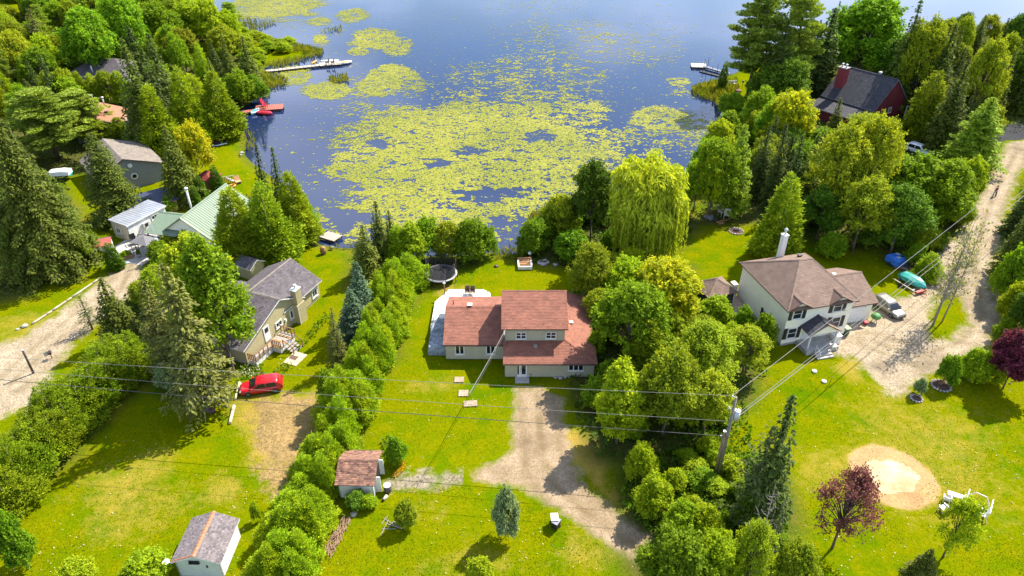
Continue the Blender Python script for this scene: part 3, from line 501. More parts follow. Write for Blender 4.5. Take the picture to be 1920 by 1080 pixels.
def pine(seed, mat, H=10, RR=2.3, z0=2.6, whorls=13):
    """white pine: separate layered plumes with sky between them"""
    L = Leaves(seed); g = L.g; segs = [([Vector((0, 0, 0)), Vector((.05, 0, H * .5)), Vector((0, 0, H * .98))], .20, .02)]
    for w in range(whorls):
        f = w / whorls; z = z0 + (H - z0) * f; Lm = RR * (0.45 + 0.75 * math.sin(math.pi * (0.25 + 0.72 * f))) * (1 - f * .45); nb = int(g.integers(4, 7)); a0 = g.uniform(0, 6.28)
        for bn in range(nb):
            a = a0 + bn * 6.283 / nb + g.normal() * .3; ln = Lm * g.uniform(.5, 1.15); e = Vector((math.cos(a) * ln, math.sin(a) * ln, z + ln * g.uniform(0, .22))); segs.append(([Vector((0, 0, z - .1)), e * .5 + Vector((0, 0, z * .5 - .05)), e], .045, .015))
            for q in np.linspace(.35, 1, max(3, int(ln / .38))):
                c = np.array([math.cos(a) * ln * q, math.sin(a) * ln * q, z + (e.z - z) * q]); m = 95; p = sphere_pts(g, m) * np.array([.50, .50, .17]); pos = c + p + np.array([g.normal() * .16, g.normal() * .16, .05])
                u = unit(p * np.array([1, 1, .6]) + np.array([0, 0, .10]) + g.normal(size=p.shape) * .15); v = unit(np.cross(u, g.normal(size=p.shape))); s = .16 * g.uniform(.6, 1.3, m); L.add(pos, u, v, s, s * .32, .3 + .3 * g.uniform() + g.normal(size=m) * .18)
    return L.mesh('crown', mat), limb_mesh('trunk', segs, BARK)
def bare(seed, mat, H=10, RR=2.2, n=34, leafy=60, twig=5, bark=GBARK, leaf=.16):
    """thin trees: mostly bare ascending branches with a few leaves"""
    L = Leaves(seed); g = L.g; segs = [([Vector((0, 0, 0)), Vector((.1, .05, H * .5)), Vector((0, 0, H))], .13, .012)]
    for i in range(n):
        f = g.uniform(.22, .97); a = g.uniform(0, 6.28); ln = RR * (1.15 - f) * g.uniform(.6, 1.2); st = Vector((0, 0, H * f)); e = st + Vector((math.cos(a) * ln, math.sin(a) * ln, ln * g.uniform(.25, .9))); segs.append(([st, (st + e) / 2 + Vector((0, 0, -.06)), e], .035, .008))
        for j in range(twig):
            q = g.uniform(.3, 1); s0 = st.lerp(e, q); e2 = s0 + Vector(tuple(g.normal(size=3))) * ln * .28 + Vector((0, 0, .12)); segs.append(([s0, e2], .013, .005))
            if leafy: m = max(1, leafy // twig); pos = np.array(e2)[None] + g.normal(size=(m, 3)) * .28; nr = unit(g.normal(size=(m, 3)) + np.array([0, 0, .6])); u, v = frames(nr, g); s = leaf * g.uniform(.6, 1.3, m); L.add(pos, u, v, s, s * .5, .5 + g.normal(size=m) * .25)
    if not L.V: L.add(np.array([[0, 0, H]]), np.array([[0, 0, 1.]]), np.array([[1., 0, 0]]), np.array([.05]), np.array([.02]), np.array([.5]))
    return L.mesh('crown', mat), limb_mesh('trunk', segs, bark, 4)
FM = dict(clump=leafmat('clump_spray', (0.0762, 0.1375, 0.0030), (0.2733, 0.3515, 0.0083), 0.22, 0.1), maple=leafmat('maple_leaf', (0.0747, 0.1620, 0.0050), (0.2428, 0.3666, 0.0111), 0.32), olive=leafmat('olive_leaf', (0.1174, 0.1745, 0.0069), (0.3356, 0.3855, 0.0141), 0.28), gold=leafmat('golden_leaf', (0.1813, 0.2590, 0.0062), (0.5431, 0.5101, 0.0132), 0.35, 0.08), bright=leafmat('bright_leaf', (0.1356, 0.2298, 0.0048), (0.3849, 0.4636, 0.0119), 0.35, 0.12),
          cedar=leafmat('cedar_spray', (0.1181, 0.1892, 0.0060), (0.3751, 0.4557, 0.0151), 0.22), hedge=leafmat('hedge_spray', (0.1229, 0.2218, 0.0048), (0.3904, 0.5022, 0.0119), 0.25, 0.10), spruce=leafmat('spruce_needle', (0.0489, 0.0791, 0.0100), (0.1667, 0.2030, 0.0232), 0.12), dspruce=leafmat('dark_needle', (0.0314, 0.0547, 0.0109), (0.0933, 0.1314, 0.0232), 0.10), blue=leafmat('blue_needle', (0.0395, 0.0766, 0.0383), (0.1217, 0.1788, 0.0931), 0.12, 0.08),
          old=leafmat('old_needle', (0.0721, 0.0865, 0.0162), (0.2003, 0.2118, 0.0458), 0.15, 0.05), willow=leafmat('willow_leaf', (0.1734, 0.2353, 0.0099), (0.4722, 0.5194, 0.0393), 0.35, 0.04), pine=leafmat('pine_needle', (0.0949, 0.1709, 0.0169), (0.3768, 0.4728, 0.0500), 0.18), larch=leafmat('larch_needle', (0.1037, 0.1825, 0.0114), (0.3041, 0.4034, 0.0263), 0.3, 0.06),
          dark=leafmat('dark_leaf', (0.0439, 0.1015, 0.0071), (0.1394, 0.2470, 0.0150), 0.25), red=leafmat('purple_leaf', (0.0676, 0.0135, 0.0203), (0.2147, 0.0429, 0.0643), 0.25, 0.05), plum=leafmat('plum_leaf', (0.0991, 0.0378, 0.0360), (0.3091, 0.1259, 0.1145), 0.25, 0.05), silver=leafmat('silver_leaf', (0.1126, 0.1802, 0.0620), (0.3148, 0.4007, 0.1860), 0.25, 0.05), twig=leafmat('sparse_leaf', (0.1126, 0.1464, 0.0338), (0.2862, 0.2862, 0.0859), 0.3, 0.05))
PRO = {}
def proto(key, fn, count, *a, **k): PRO[key] = [fn(100 * len(PRO) + i, *a, **k) for i in range(count)]
proto('maple', broadleaf, 3, FM['maple']); proto('olive', broadleaf, 2, FM['olive'], K=80, per=270, leaf=.135, cl=.8); proto('gold', broadleaf, 1, FM['gold']); proto('bright', broadleaf, 2, FM['bright'], K=56)
proto('tallgreen', broadleaf, 1, FM['maple'], RR=2.8, K=80, per=260, cl=.75, shape=1.6, z0=.6, leaf=.14, top=.98); proto('tall', broadleaf, 2, FM['bright'], RR=2.4, K=70, per=280, cl=.7, shape=1.9, z0=.9, leaf=.14, top=.98); proto('airy', broadleaf, 2, FM['olive'], K=84, per=200, cl=.8, gap=.2, leaf=.125); proto('dark', broadleaf, 2, FM['dark'], K=56)
proto('spruce', conifer, 3, FM['spruce']); proto('dspruce', conifer, 2, FM['dspruce'], RR=1.7, droop=.45); proto('blue', conifer, 1, FM['blue'], RR=1.9, droop=.15, up=.15); proto('bigspruce', conifer, 2, FM['spruce'], RR=2.7, z0=.5, whorls=44, per=8, dens=13, leaf=.125, irr=.26, curve=.8)
proto('old', conifer, 1, FM['old'], RR=2.1, z0=.8, whorls=34, per=6, dens=7, dead=.07, thin=.12, irr=.28, droop=.3, bark=GBARK, curve=.75); proto('thin', conifer, 1, FM['dspruce'], RR=1.5, z0=1.5, whorls=26, per=4, dens=3, thin=.3, irr=.3, droop=.1, up=.25, curve=.6); proto('larch', conifer, 2, FM['larch'], RR=2.4, whorls=40, per=7, dens=7, droop=.2, up=.25, curve=.85)
proto('cedar', cedar, 3, FM['cedar']); proto('clump', cedar, 3, FM['clump'], RR=2.9, n=14000, prof=.5, rag=.4, leaf=.18, tuft=.24, per=14); proto('hedge', cedar, 3, FM['hedge'], RR=2.9, n=14000, prof=.74, rag=.42, leaf=.20, tuft=.27, per=15); proto('column', cedar, 1, FM['dark'], RR=1.6, n=9000, prof=.5, rag=.06)
proto('willow', willow, 1, FM['willow']); proto('pine', pine, 2, FM['pine']); proto('bare', bare, 2, FM['twig'], leafy=14, n=44); proto('dead', bare, 1, FM['twig'], leafy=0, n=26, twig=4)
BUSH = dict(RR=5.2, z0=0.0, K=52, per=260, leaf=.30, cl=1.55, top=.92); proto('bush', broadleaf, 2, FM['maple'], **BUSH); proto('brightbush', broadleaf, 2, FM['bright'], **BUSH); proto('olivebush', broadleaf, 1, FM['olive'], **BUSH); proto('silverbush', broadleaf, 1, FM['silver'], **BUSH); proto('darkbush', broadleaf, 1, FM['dark'], **BUSH)
proto('red', broadleaf, 1, FM['red'], RR=4.2, K=54, leaf=.24, per=300, z0=.6); proto('plum', broadleaf, 1, FM['plum'], K=70, per=110, cl=.85, gap=.35, leaf=.13, z0=1.6, RR=4.2); proto('young', broadleaf, 1, FM['bright'], RR=3.6, K=46, per=150, cl=.85, gap=.3, leaf=.17, z0=.8)
PR = dict(maple=3.6, olive=3.6, gold=3.6, bright=3.6, tall=2.5, tallgreen=2.9, airy=3.7, dark=3.6, spruce=2.1, dspruce=1.7, blue=1.9, bigspruce=2.7, old=2.1, thin=1.4, larch=2.4, cedar=2.3, hedge=2.9, clump=2.9, column=1.6, willow=4.6, pine=2.6, bare=2.2, dead=2.2, bush=5.6, brightbush=5.6, olivebush=5.6, silverbush=5.6, darkbush=5.6, red=4.4, plum=4, young=3.7)
TREES = []; tcount = {}; tr = random.Random(3)
NAME = dict(maple='maple_tree', olive='leafy_tree', gold='maple_tree', bright='leafy_tree', tall='leafy_tree', tallgreen='maple_tree', airy='leafy_tree', dark='leafy_tree', spruce='spruce_tree', dspruce='spruce_tree', blue='spruce_tree', bigspruce='spruce_tree', old='spruce_tree', thin='conifer_tree', larch='larch_tree', cedar='cedar_tree', hedge='hedge_cedar', clump='hedge_cedar', column='cedar_tree', willow='willow_tree', pine='pine_tree', bare='bare_tree', dead='dead_tree', bush='bush', brightbush='bush', olivebush='bush', silverbush='bush', darkbush='bush', red='bush', plum='plum_tree', young='young_tree')
def tree_at(kind, x, y, h, r, label, group=None, z=None):
    v = PRO[kind][tcount.get(kind, 0) % len(PRO[kind])]; tcount[kind] = tcount.get(kind, 0) + 1
    nm = NAME[kind]; t = bpy.data.objects.new(nm, None); C.objects.link(t); t.empty_display_size = .5
    zz = float(land_z(np.array([x]), np.array([y]))[0][0]) if z is None else z
    t.location = (x, y, max(zz, WZ) - 0.04); t.scale = (r / PR[kind], r / PR[kind], h / 10.0); t.rotation_euler = (tr.gauss(0, .015), tr.gauss(0, .015), tr.uniform(0, 6.28))
    tag(t, label, 'bush' if nm == 'bush' else 'hedge tree' if nm == 'hedge_cedar' else 'tree', group)
    link_mesh('crown', v[0], t); link_mesh('trunk' if nm != 'bush' else 'stem', v[1], t); TREES.append((x, y, r)); return t
def T(kind, bx, by, ty, w, label, group=None, lean=True):
    if lean: bx = bx + (960 - bx) / (2548 - by) * (by - ty) * .5          # the pixel given is the middle of the crown
    p = G(bx, by); h = max(0.5, height_to(p.x, p.y, ty)); s = scale_at(p.x, p.y, h * .5); return tree_at(kind, p.x, p.y, h, max(.25, w / 2 / s), label, group)
# ------------------------------------------------------------------ trees one can tell apart: kind, base pixel x y, top pixel y, crown width in pixels, label
for row in '''willow!|1205|492|286|165|huge weeping willow with yellow green hanging branches at the lake shore
dark|1112|450|306|84|dark leafy tree just left of the weeping willow
olivebush|1050|445|372|80|yellow green shrub at the water edge left of the dark tree
bush|1000|472|415|62|low shore shrub beside the dark water behind the wooden bench
bush|1072|486|438|80|dark shrub below the willow behind the scattered rocks
airy|1108|570|455|92|tall pale olive tree just right of the upper red roof
bright|1180|580|486|92|bright leafy tree standing in front of the willow trunk
gold|1248|615|494|128|golden yellow maple near the screened gazebo
maple|1184|700|535|138|wide dark green maple touching the red roof on its right
cedar|1212|730|586|104|pointed light cedar among the leafy trees right of the driveway
bright|1258|655|592|60|small bright tree between the golden maple and the pointed cedar
airy|1322|745|606|142|broad yellow green tree left of the white house lawn
airy|1402|700|612|88|slim olive tree nearest the white house front lawn
tall|1164|832|690|96|pointed leafy tree at the bend right of the driveway
olive|1255|820|652|128|round tree in the middle of the thicket right of the driveway
olive|1330|815|700|100|low dense tree behind the transformer pole
brightbush|1340|606|562|72|bright round bush in front of the gazebo
bush|1396|622|578|40|dark bush beside the steps of the white house
bush|1432|655|598|56|round dark green bush at the left corner of the white house
brightbush|1204|903|838|60|bright upright bush by the driveway bend
brightbush|1226|965|902|78|leafy bush below the bright upright bush
bush|1284|1010|950|78|wide bush hiding the end of the driveway
brightbush|1318|1012|955|76|yellow green bush in the middle of the weedy hollow
bush|1412|985|922|60|dark leafy bush at the foot of the tall dark spruce
maple|1268|1150|1008|140|green maple crown at the bottom edge next to the driveway end
bright|1330|1130|1005|110|bright tree crown at the bottom edge beside the grey dead tree
dead!|1392|1130|905|90|bare grey dead tree sticking up at the bottom edge
airy|1410|1120|975|96|thin leafy tree wrapped round the grey dead tree
olive|1490|1140|1020|90|low tree at the bottom edge right of the grey dead tree
dead!|1443|1032|932|34|slender leaning dead sapling on the edge of the sandpit lawn
dspruce!|1420|985|738|112|tall dark brown green spruce beside the transformer pole
thin!|1398|990|795|90|paler half of the twin spruce beside the transformer pole
plum!|1560|1028|884|118|purple leaved plum tree in front of the sandpit
young!|1768|1045|928|84|young green tree in front of the white garden chairs
spruce!|1722|1085|1030|64|small spruce at the bottom edge below the young green tree
bush|1780|722|672|44|dark upright bush behind the stone ringed flower bed
brightbush|1830|712|662|62|bright loose bush along the gravel road bend
brightbush|1862|718|684|46|low yellow green bush next to the red leaved bush
red|1908|728|622|96|dark red leaved bush at the right edge of the picture
silverbush|1726|740|712|26|pale silvery plant between the two flower beds
silverbush|948|1006|928|58|silvery green round shrub on the front lawn
olivebush|760|985|944|46|small olive shrub on the front lawn below the red roofed shed
brightbush|900|1085|1052|54|yellow green shrub at the bottom edge of the front lawn
bush|742|868|826|44|white flowering shrub behind the red roofed shed
darkbush|668|950|926|42|dark leafy plant under the wall of the red roofed shed
brightbush|690|950|930|34|bright leafy plant at the corner of the red roofed shed
brightbush|478|978|944|20|yellow flowering bush beside the white walled shed
bush|22|1062|972|66|dark green bush at the lower left corner
brightbush|270|1092|1046|96|light bush at the bottom edge beside the white walled shed
brightbush|140|1098|1060|76|low light bush at the bottom edge of the left lawn
old!|392|771|486|138|old thinning spruce with bare grey twigs on the left lawn
old|300|700|520|90|yellowish old spruce beside the left gravel drive
spruce!|232|640|518|86|green spruce standing over the left gravel drive
thin|160|618|552|34|small sparse conifer on the edge of the left gravel drive
tallgreen|402|700|455|150|tall green maple in front of the olive house with the grey roof
silverbush|312|730|688|46|round bluish bush under the old thinning spruce
bright|372|600|448|130|bright yellow green tree below the pale green metal roof
cedar|285|575|498|64|cedar at the end of the left patio beside the bright tree
cedar|440|485|340|98|large cedar right of the pale green metal roof
cedar|500|490|328|104|tallest broad cedar between the green metal roof and the lake
cedar|548|455|312|84|cedar nearest the lake behind the grey roofed house
hedge|572|440|352|40|small cedar at the tip of the lakeside clump
dspruce|487|425|268|44|left of two pointed spruce tops against the lake
dspruce|519|425|272|44|right of two pointed spruce tops against the lake
cedar|466|500|400|74|low cedar filling the front of the lakeside clump
column|374|374|322|24|slim columnar cedar left of the little red hut roof
column|403|358|306|26|slim columnar cedar right of the little red hut roof
column|364|388|345|20|short columnar cedar beside the slatted fence
column|210|504|452|34|clipped columnar cedar on the lawn by the patio planters
bush|166|480|428|34|leafy bush against the small white shed
bush|316|396|372|36|shrubs behind the grey metal roofed cabin
bigspruce!|228|412|244|118|tall dark spruce beside the grey wall with the round window
spruce|328|378|232|84|spruce right of the grey wall with the round window
gold|366|352|234|70|yellow maple beside the lakeside lawn
bigspruce|44|515|196|150|giant spruce at the left edge
bigspruce|110|488|310|104|spruce in front of the giant spruce by the small white shed
bigspruce|4|520|330|100|spruce cut off by the left edge
maple|150|500|440|40|small bush tree at the foot of the giant spruce
pine|84|300|165|128|soft light green pine above the giant spruce
pine|150|262|168|100|light green pine left of the orange roof
spruce|135|250|180|70|spruce just left of the orange roof
dspruce|268|268|44|92|tall dark spruce between the two roofs at upper left
dspruce|300|240|60|70|dark spruce just right of the upper grey roof
cedar|345|272|112|84|broad golden cedar right of the tall dark spruce
cedar|408|258|124|86|cedar leaning over the shore by the red dock
cedar|368|236|130|70|cedar between the golden cedar and the shore
spruce|462|176|62|60|dark spruce on the point behind the long dock
bush|480|190|142|48|shore bush between the two left docks
maple|448|200|130|52|leafy tree beside the red dock
maple|170|150|18|100|bright maple behind the upper grey roof
maple|232|128|-12|84|tall maple at the top edge behind the upper grey roof
old|72|130|12|60|pale dying conifer at upper left
maple|300|110|10|80|leafy tree at the top edge right of the tall maple
bright|365|92|2|80|yellow green tree at the top edge near the marsh
olive|420|122|48|70|marsh edge tree above the long dock
olive|340|140|50|70|yellowish tree between the dark spruce and the marsh
bush|130|205|148|62|screen of cedars left of the orange roofed house
pine!|1400|188|-40|108|tall white pine on the right shore with a bare lower trunk
pine|1500|190|-60|104|second tall white pine right of the shore pine
column|1357|168|110|19|dark columnar cedar beside the right dock
maple|1622|172|-4|146|large bright maple behind the dark roofed red house
dark|1445|210|120|88|round dark tree below the shore pine
bush|1420|200|172|50|shore bush below the tall white pine
bush|1375|215|176|56|shore bush at the right lake margin
bush|1420|240|190|66|long shore bush below the round dark tree
gold|1478|300|176|92|yellow green sumac tree below the round dark tree
bright|1430|268|205|66|light shrub tree at the water edge left of the yellow green sumac
spruce|1568|275|182|46|small pointed spruce in front of the dark roofed red house
airy|1622|300|212|100|leafy tree in front of the red house wall
larch|1836|318|180|116|feathery bright larch by the far gravel road
maple|1342|410|262|92|rounded dark green maple on the shore lawn
larch|1382|400|228|74|tall feathery tree behind the fire pit
bright|1334|420|290|48|smaller bright tree in front of the rounded dark green maple
dspruce|1430|372|232|50|dark spruce behind the shore trees
dspruce|1462|388|228|48|middle dark spruce behind the pale pointed cedar
dspruce|1490|398|250|50|dark spruce right of the pale pointed cedar
cedar|1470|478|310|96|pale pointed cedar behind the white chimney
spruce|1522|400|250|70|spruce in the wood right of the pale pointed cedar
airy|1572|430|232|128|large olive tree in the wood above the white house
airy|1630|425|214|116|olive birch in the wood below the red house
maple|1706|425|296|112|bright maple in the wood near the white car
maple|1772|440|306|104|maple with a light top next to the far gravel road
olive|1620|470|330|110|dark leafy tree on the shaded edge of the lawn
dark|1690|476|352|112|dark leafy tree overhanging the blue covered trailer
bright|1815|400|300|62|light young tree against the far gravel road
dark|1545|450|350|90|low dark tree on the shaded lawn edge
bush|1560|480|440|54|pale bush on the shaded lawn above the white house
bush|1718|500|462|42|young bush behind the teal covered boat
hedge|1745|520|470|50|bush behind the teal covered boat trailer
bare!|1748|612|398|76|tall nearly bare tree beside the gravel drive
bare!|1766|604|420|64|second nearly bare tree on the small grass island
bare!|1752|596|470|44|short sparse tree behind the nearly bare trees
dspruce!|1902|440|318|60|dark spruce on the right side of the far road
spruce|1915|520|380|70|dark spruce at the right edge below the wires
bush|1900|560|470|64|leafy bush on the right side of the gravel road
brightbush|1905|600|535|62|light bush on the right side of the gravel road bend
dark|1935|640|530|70|dark tree cut off by the right edge
bush|1885|640|600|44|dark bush over the gravel road shadow
cedar|92|200|128|48|first cedar of the screen behind the orange roof
olive|122|200|126|48|second tree of the screen behind the orange roof
cedar|148|197|130|44|third cedar of the screen behind the orange roof
cedar|174|196|132|44|fourth cedar of the screen behind the orange roof
olive|200|196|132|44|fifth tree of the screen behind the orange roof
cedar|224|194|128|44|last cedar of the screen beside the tall dark spruce
spruce|252|285|70|96|dark spruce hiding the right side of the orange roof
cedar|292|290|150|84|olive cedar above the grey roof with the round window
bright|1308|398|300|60|low bright tree at the water edge right of the willow
bush|1322|352|268|66|shore bush left of the rounded dark maple
bright|1348|306|228|62|small shore tree above the rounded dark maple
bush|1362|272|214|60|upper shore bush below the reeds
dspruce|1462|205|34|74|dark spruce between the two white pines
dspruce|1545|190|10|84|dark spruce left of the large bright maple
dark|1478|215|110|84|dark tree in the shade below the two white pines
dark|1690|200|70|90|dark tree right of the large bright maple
spruce|1700|210|-4|70|tall dark spruce behind the red house gable
olive|1730|215|30|84|olive tree behind the red house gable
spruce|1762|225|40|80|leaning dark spruce right of the red house
cedar|1745|262|120|80|cedar above the white car
spruce|1790|285|110|86|dark spruce above the feathery larch
olive|1842|245|70|80|tree above the feathery larch
olive|176|270|224|62|low leafy tree hiding the wall below the orange roof
cedar|222|268|216|52|low cedar at the corner below the orange roof'''.split('\n'):
    k, bx, by, ty, w, lb = row.split('|'); T(k.strip('!'), float(bx), float(by), float(ty), float(w), lb, lean='!' not in k)
# cedars of the long hedge beside the red roofed house, of the left hedge, of the shore thicket
def along(px, step):
    pts = [G(a, b) for a, b in px]; out = []; carry = 0.0
    for a, b in zip(pts, pts[1:]):
        d = (b - a).length; q = carry
        while q < d: out.append(a.lerp(b, q / d)); q += step
        carry = q - d
    return out
for i, p in enumerate(along([(762,540),(742,600),(722,655),(702,705),(672,770),(640,835)], 1.15)):
    for sx in (-0.85, 0.65): tree_at('hedge', p.x + sx - 0.5 + tr.gauss(0, .3), p.y + tr.gauss(0, .4), tr.uniform(3.8, 6.6), tr.uniform(1.15, 1.7), 'bright green cedar in the long double hedge beside the red roofed house', 'cedars of the long hedge')
for i, p in enumerate(along([(636,850),(606,900),(578,965),(548,1035),(520,1110)], 1.0)):
    for sx in (-1.0, 0.0, 0.75): tree_at('hedge', p.x + sx + tr.gauss(0, .25), p.y + tr.gauss(0, .4), tr.uniform(3.0, 5.6), tr.uniform(1.15, 1.6), 'bright green cedar in the lower hedge left of the red roofed shed', 'cedars of the lower hedge')
for i, p in enumerate(along([(232,690),(200,735),(158,775),(118,815),(72,865),(30,915),(-20,965)], 1.9)):
    for sx in (-1.1, 0.9): tree_at('clump', p.x + sx + tr.gauss(0, .3), p.y + tr.gauss(0, .4), tr.uniform(4.2, 6.0), tr.uniform(1.7, 2.3), 'rounded cedar in the clipped clump beside the left gravel drive', 'cedars of the left clump')
for i, (bx, by, ty, w, k, lb) in enumerate([(708,500,374,58,'spruce','tallest spruce at the lake end of the long hedge'),(732,485,392,44,'spruce','second spruce at the lake end of the long hedge'),(684,520,420,70,'spruce','wide spruce left of the tall hedge spruces'),(672,610,486,74,'blue','bluish spruce beside the long hedge'),(664,640,540,84,'blue','lower bluish spruce leaning over the olive house lawn'),(628,690,575,44,'old','thin grey spruce on the lawn right of the chimney'),
      (745,500,418,60,'hedge','cedar below the tall hedge spruces'),(770,500,424,60,'tall','leafy bush tree left of the trampoline'),(766,540,470,66,'hedge','cedar against the left side of the trampoline'),(735,560,492,70,'hedge','cedar in front of the bluish spruce'),(618,760,700,52,'bush','dark bush sticking out of the hedge beside the red car'),
      (800,484,414,64,'bush','first shore bush behind the trampoline'),(838,484,420,66,'olivebush','pale shore bush directly behind the trampoline'),(880,486,416,74,'bush','large shore bush right of the trampoline'),(915,480,430,46,'bush','last shore bush beside the dark water')]): T(k, bx, by, ty, w, lb)
# wooded background: each tree a thing, told apart only by the wood it stands in
KEEP = [(140,96,250,142,150),(150,176,226,236,240),(196,258,300,360,372),(90,300,140,340,345),(1512,118,1690,240,240),(1700,256,1746,300,305),(1290,105,1380,170,175),(1700,0,1920,24,60)]
def fits(x, y, h, r):
    bx, by = P(x, y, 0); tx, ty = P(x, y, h); s = scale_at(x, y, h / 2) * r * .75
    for x0, y0, x1, y1, yb in KEEP:
        if by > yb - 6 and min(bx, tx) - s < x1 and max(bx, tx) + s > x0 and ty < y1 and by > y0: return False
    return True
def wood(px, n, kinds, hr, rr, spacing, where):
    g2 = np.random.default_rng(len(TREES)); pts = poly_points(px, n * 14, g2); done = 0
    for x, y in pts:
        if done >= n: break
        k = kinds[int(g2.integers(len(kinds)))]; h = g2.uniform(*hr); r = g2.uniform(*rr) * (0.75 if k in ('spruce', 'dspruce', 'pine') else 1)
        if sdist(np.array([x]), np.array([y]), LAKE)[0] < 1.5: continue
        if any((x - a) ** 2 + (y - b) ** 2 < (spacing * .5 + (r + q) * .38) ** 2 for a, b, q in TREES): continue
        if not fits(x, y, h, r): continue
        nm = {'maple': 'leafy maple', 'bright': 'bright leafy tree', 'olive': 'olive leafy tree', 'dark': 'dark leafy tree', 'bush': 'shrub', 'olivebush': 'olive shrub', 'brightbush': 'bright shrub', 'darkbush': 'dark shrub', 'spruce': 'spruce', 'dspruce': 'dark spruce', 'cedar': 'cedar', 'pine': 'pine', 'larch': 'larch', 'airy': 'light olive tree'}[k]
        tree_at(k, x, y, h, r, '%s standing in the dense wood %s' % (nm, where), '%ss of the wood %s' % (nm, where)); done += 1
wood([(-60,20),(330,-2),(390,20),(470,80),(440,110),(330,130),(250,100),(140,110),(120,190),(-60,200)], 80, ['maple','bright','olive','spruce','maple','olive','pine'], (7, 13), (2.8, 4.4), 0.5, 'at the upper left')
wood([(-200,-20),(330,-30),(330,0),(-200,30)], 14, ['maple','bright','olive','dspruce'], (9, 14), (3, 4.5), 1.5, 'at the upper left')
wood([(110,120),(330,130),(460,150),(440,205),(300,235),(160,170),(60,290),(-80,320),(-80,200)], 34, ['cedar','cedar','spruce','dspruce','maple','pine'], (7, 12), (2.2, 3.4), 0.9, 'round the left roofs')
wood([(-80,300),(120,300),(130,330),(100,330),(60,500),(-80,620)], 12, ['spruce','dspruce','spruce'], (10, 15), (2.8, 3.6), 1.0, 'at the left edge')
wood([(1430,130),(1560,95),(1920,60),(2060,60),(2060,190),(1880,240),(1720,210),(1560,110),(1440,180)], 95, ['dspruce','spruce','olive','spruce','spruce','dark'], (8, 14), (2.4, 3.5), 0.1, 'behind the red house')
wood([(1690,170),(1860,190),(1840,300),(1770,270),(1700,240)], 18, ['dspruce','spruce','olive'], (7, 11), (2.2, 3), 0.3, 'right of the red house')
wood([(1400,250),(1500,240),(1600,300),(1680,310),(1800,400),(1740,470),(1600,460),(1500,420),(1420,380)], 40, ['dark','olive','dspruce','maple','cedar'], (6, 9.5), (2.2, 3.2), 0.8, 'above the white house')
wood([(1930,290),(2100,260),(2200,700),(1950,640),(1915,480)], 18, ['spruce','dspruce','dark','olive'], (6, 10), (2.2, 3.2), 1.0, 'right of the far road')
wood([(1100,560),(1200,520),(1290,560),(1280,640),(1400,690),(1340,800),(1130,830),(1120,640)], 10, ['olive','bright','airy'], (4.5, 7), (1.8, 2.8), 0.1, 'right of the red roofs')

wood([(400,45),(520,62),(600,88),(560,100),(500,112),(470,150),(430,120)], 30, ['brightbush','olivebush','brightbush'], (1.5, 3.0), (1.6, 2.6), 0.1, 'on the marshy point')
wood([(-60,0),(390,-5),(470,60),(470,120),(300,130),(250,130),(-60,200)], 50, ['bush','olivebush','darkbush'], (2.5, 4.5), (2, 3.2), 0.1, 'at the upper left')
wood([(250,230),(300,160),(460,140),(450,205),(390,240),(300,262)], 20, ['bush','olivebush'], (2.5, 4.5), (1.8, 2.8), 0.1, 'round the left roofs')
wood([(1430,140),(1560,110),(1990,60),(2060,190),(1880,240),(1720,200),(1560,120),(1440,180)], 40, ['darkbush','olivebush','bush'], (2.5, 5), (2, 3), 0.1, 'behind the red house')
wood([(1400,230),(1500,230),(1620,290),(1690,310),(1820,400),(1740,480),(1600,470),(1500,430),(1420,390)], 46, ['darkbush','bush','olivebush'], (2, 4), (1.6, 2.6), 0.1, 'above the white house')
wood([(1090,540),(1200,500),(1280,500),(1290,600),(1400,640),(1420,700),(1340,820),(1130,850),(1110,640)], 26, ['bush','brightbush','olivebush'], (1.8, 3.5), (1.2, 2.2), 0.1, 'right of the red roofs')
wood([(1215,880),(1330,830),(1460,920),(1480,1090),(1290,1090),(1270,1010)], 16, ['bush','brightbush','brightbush'], (1.0, 2.2), (.9, 1.6), 0.1, 'in the weedy hollow')
wood([(1000,440),(1100,390),(1260,400),(1290,470),(1130,500),(1010,480)], 16, ['bush','darkbush'], (2, 3.5), (1.4, 2.2), 0.1, 'round the willow')
wood([(250,560),(330,450),(440,500),(430,600),(420,680),(300,680),(230,620)], 14, ['bush','olivebush'], (1.5, 3), (1.2, 2), 0.1, 'left of the olive house')
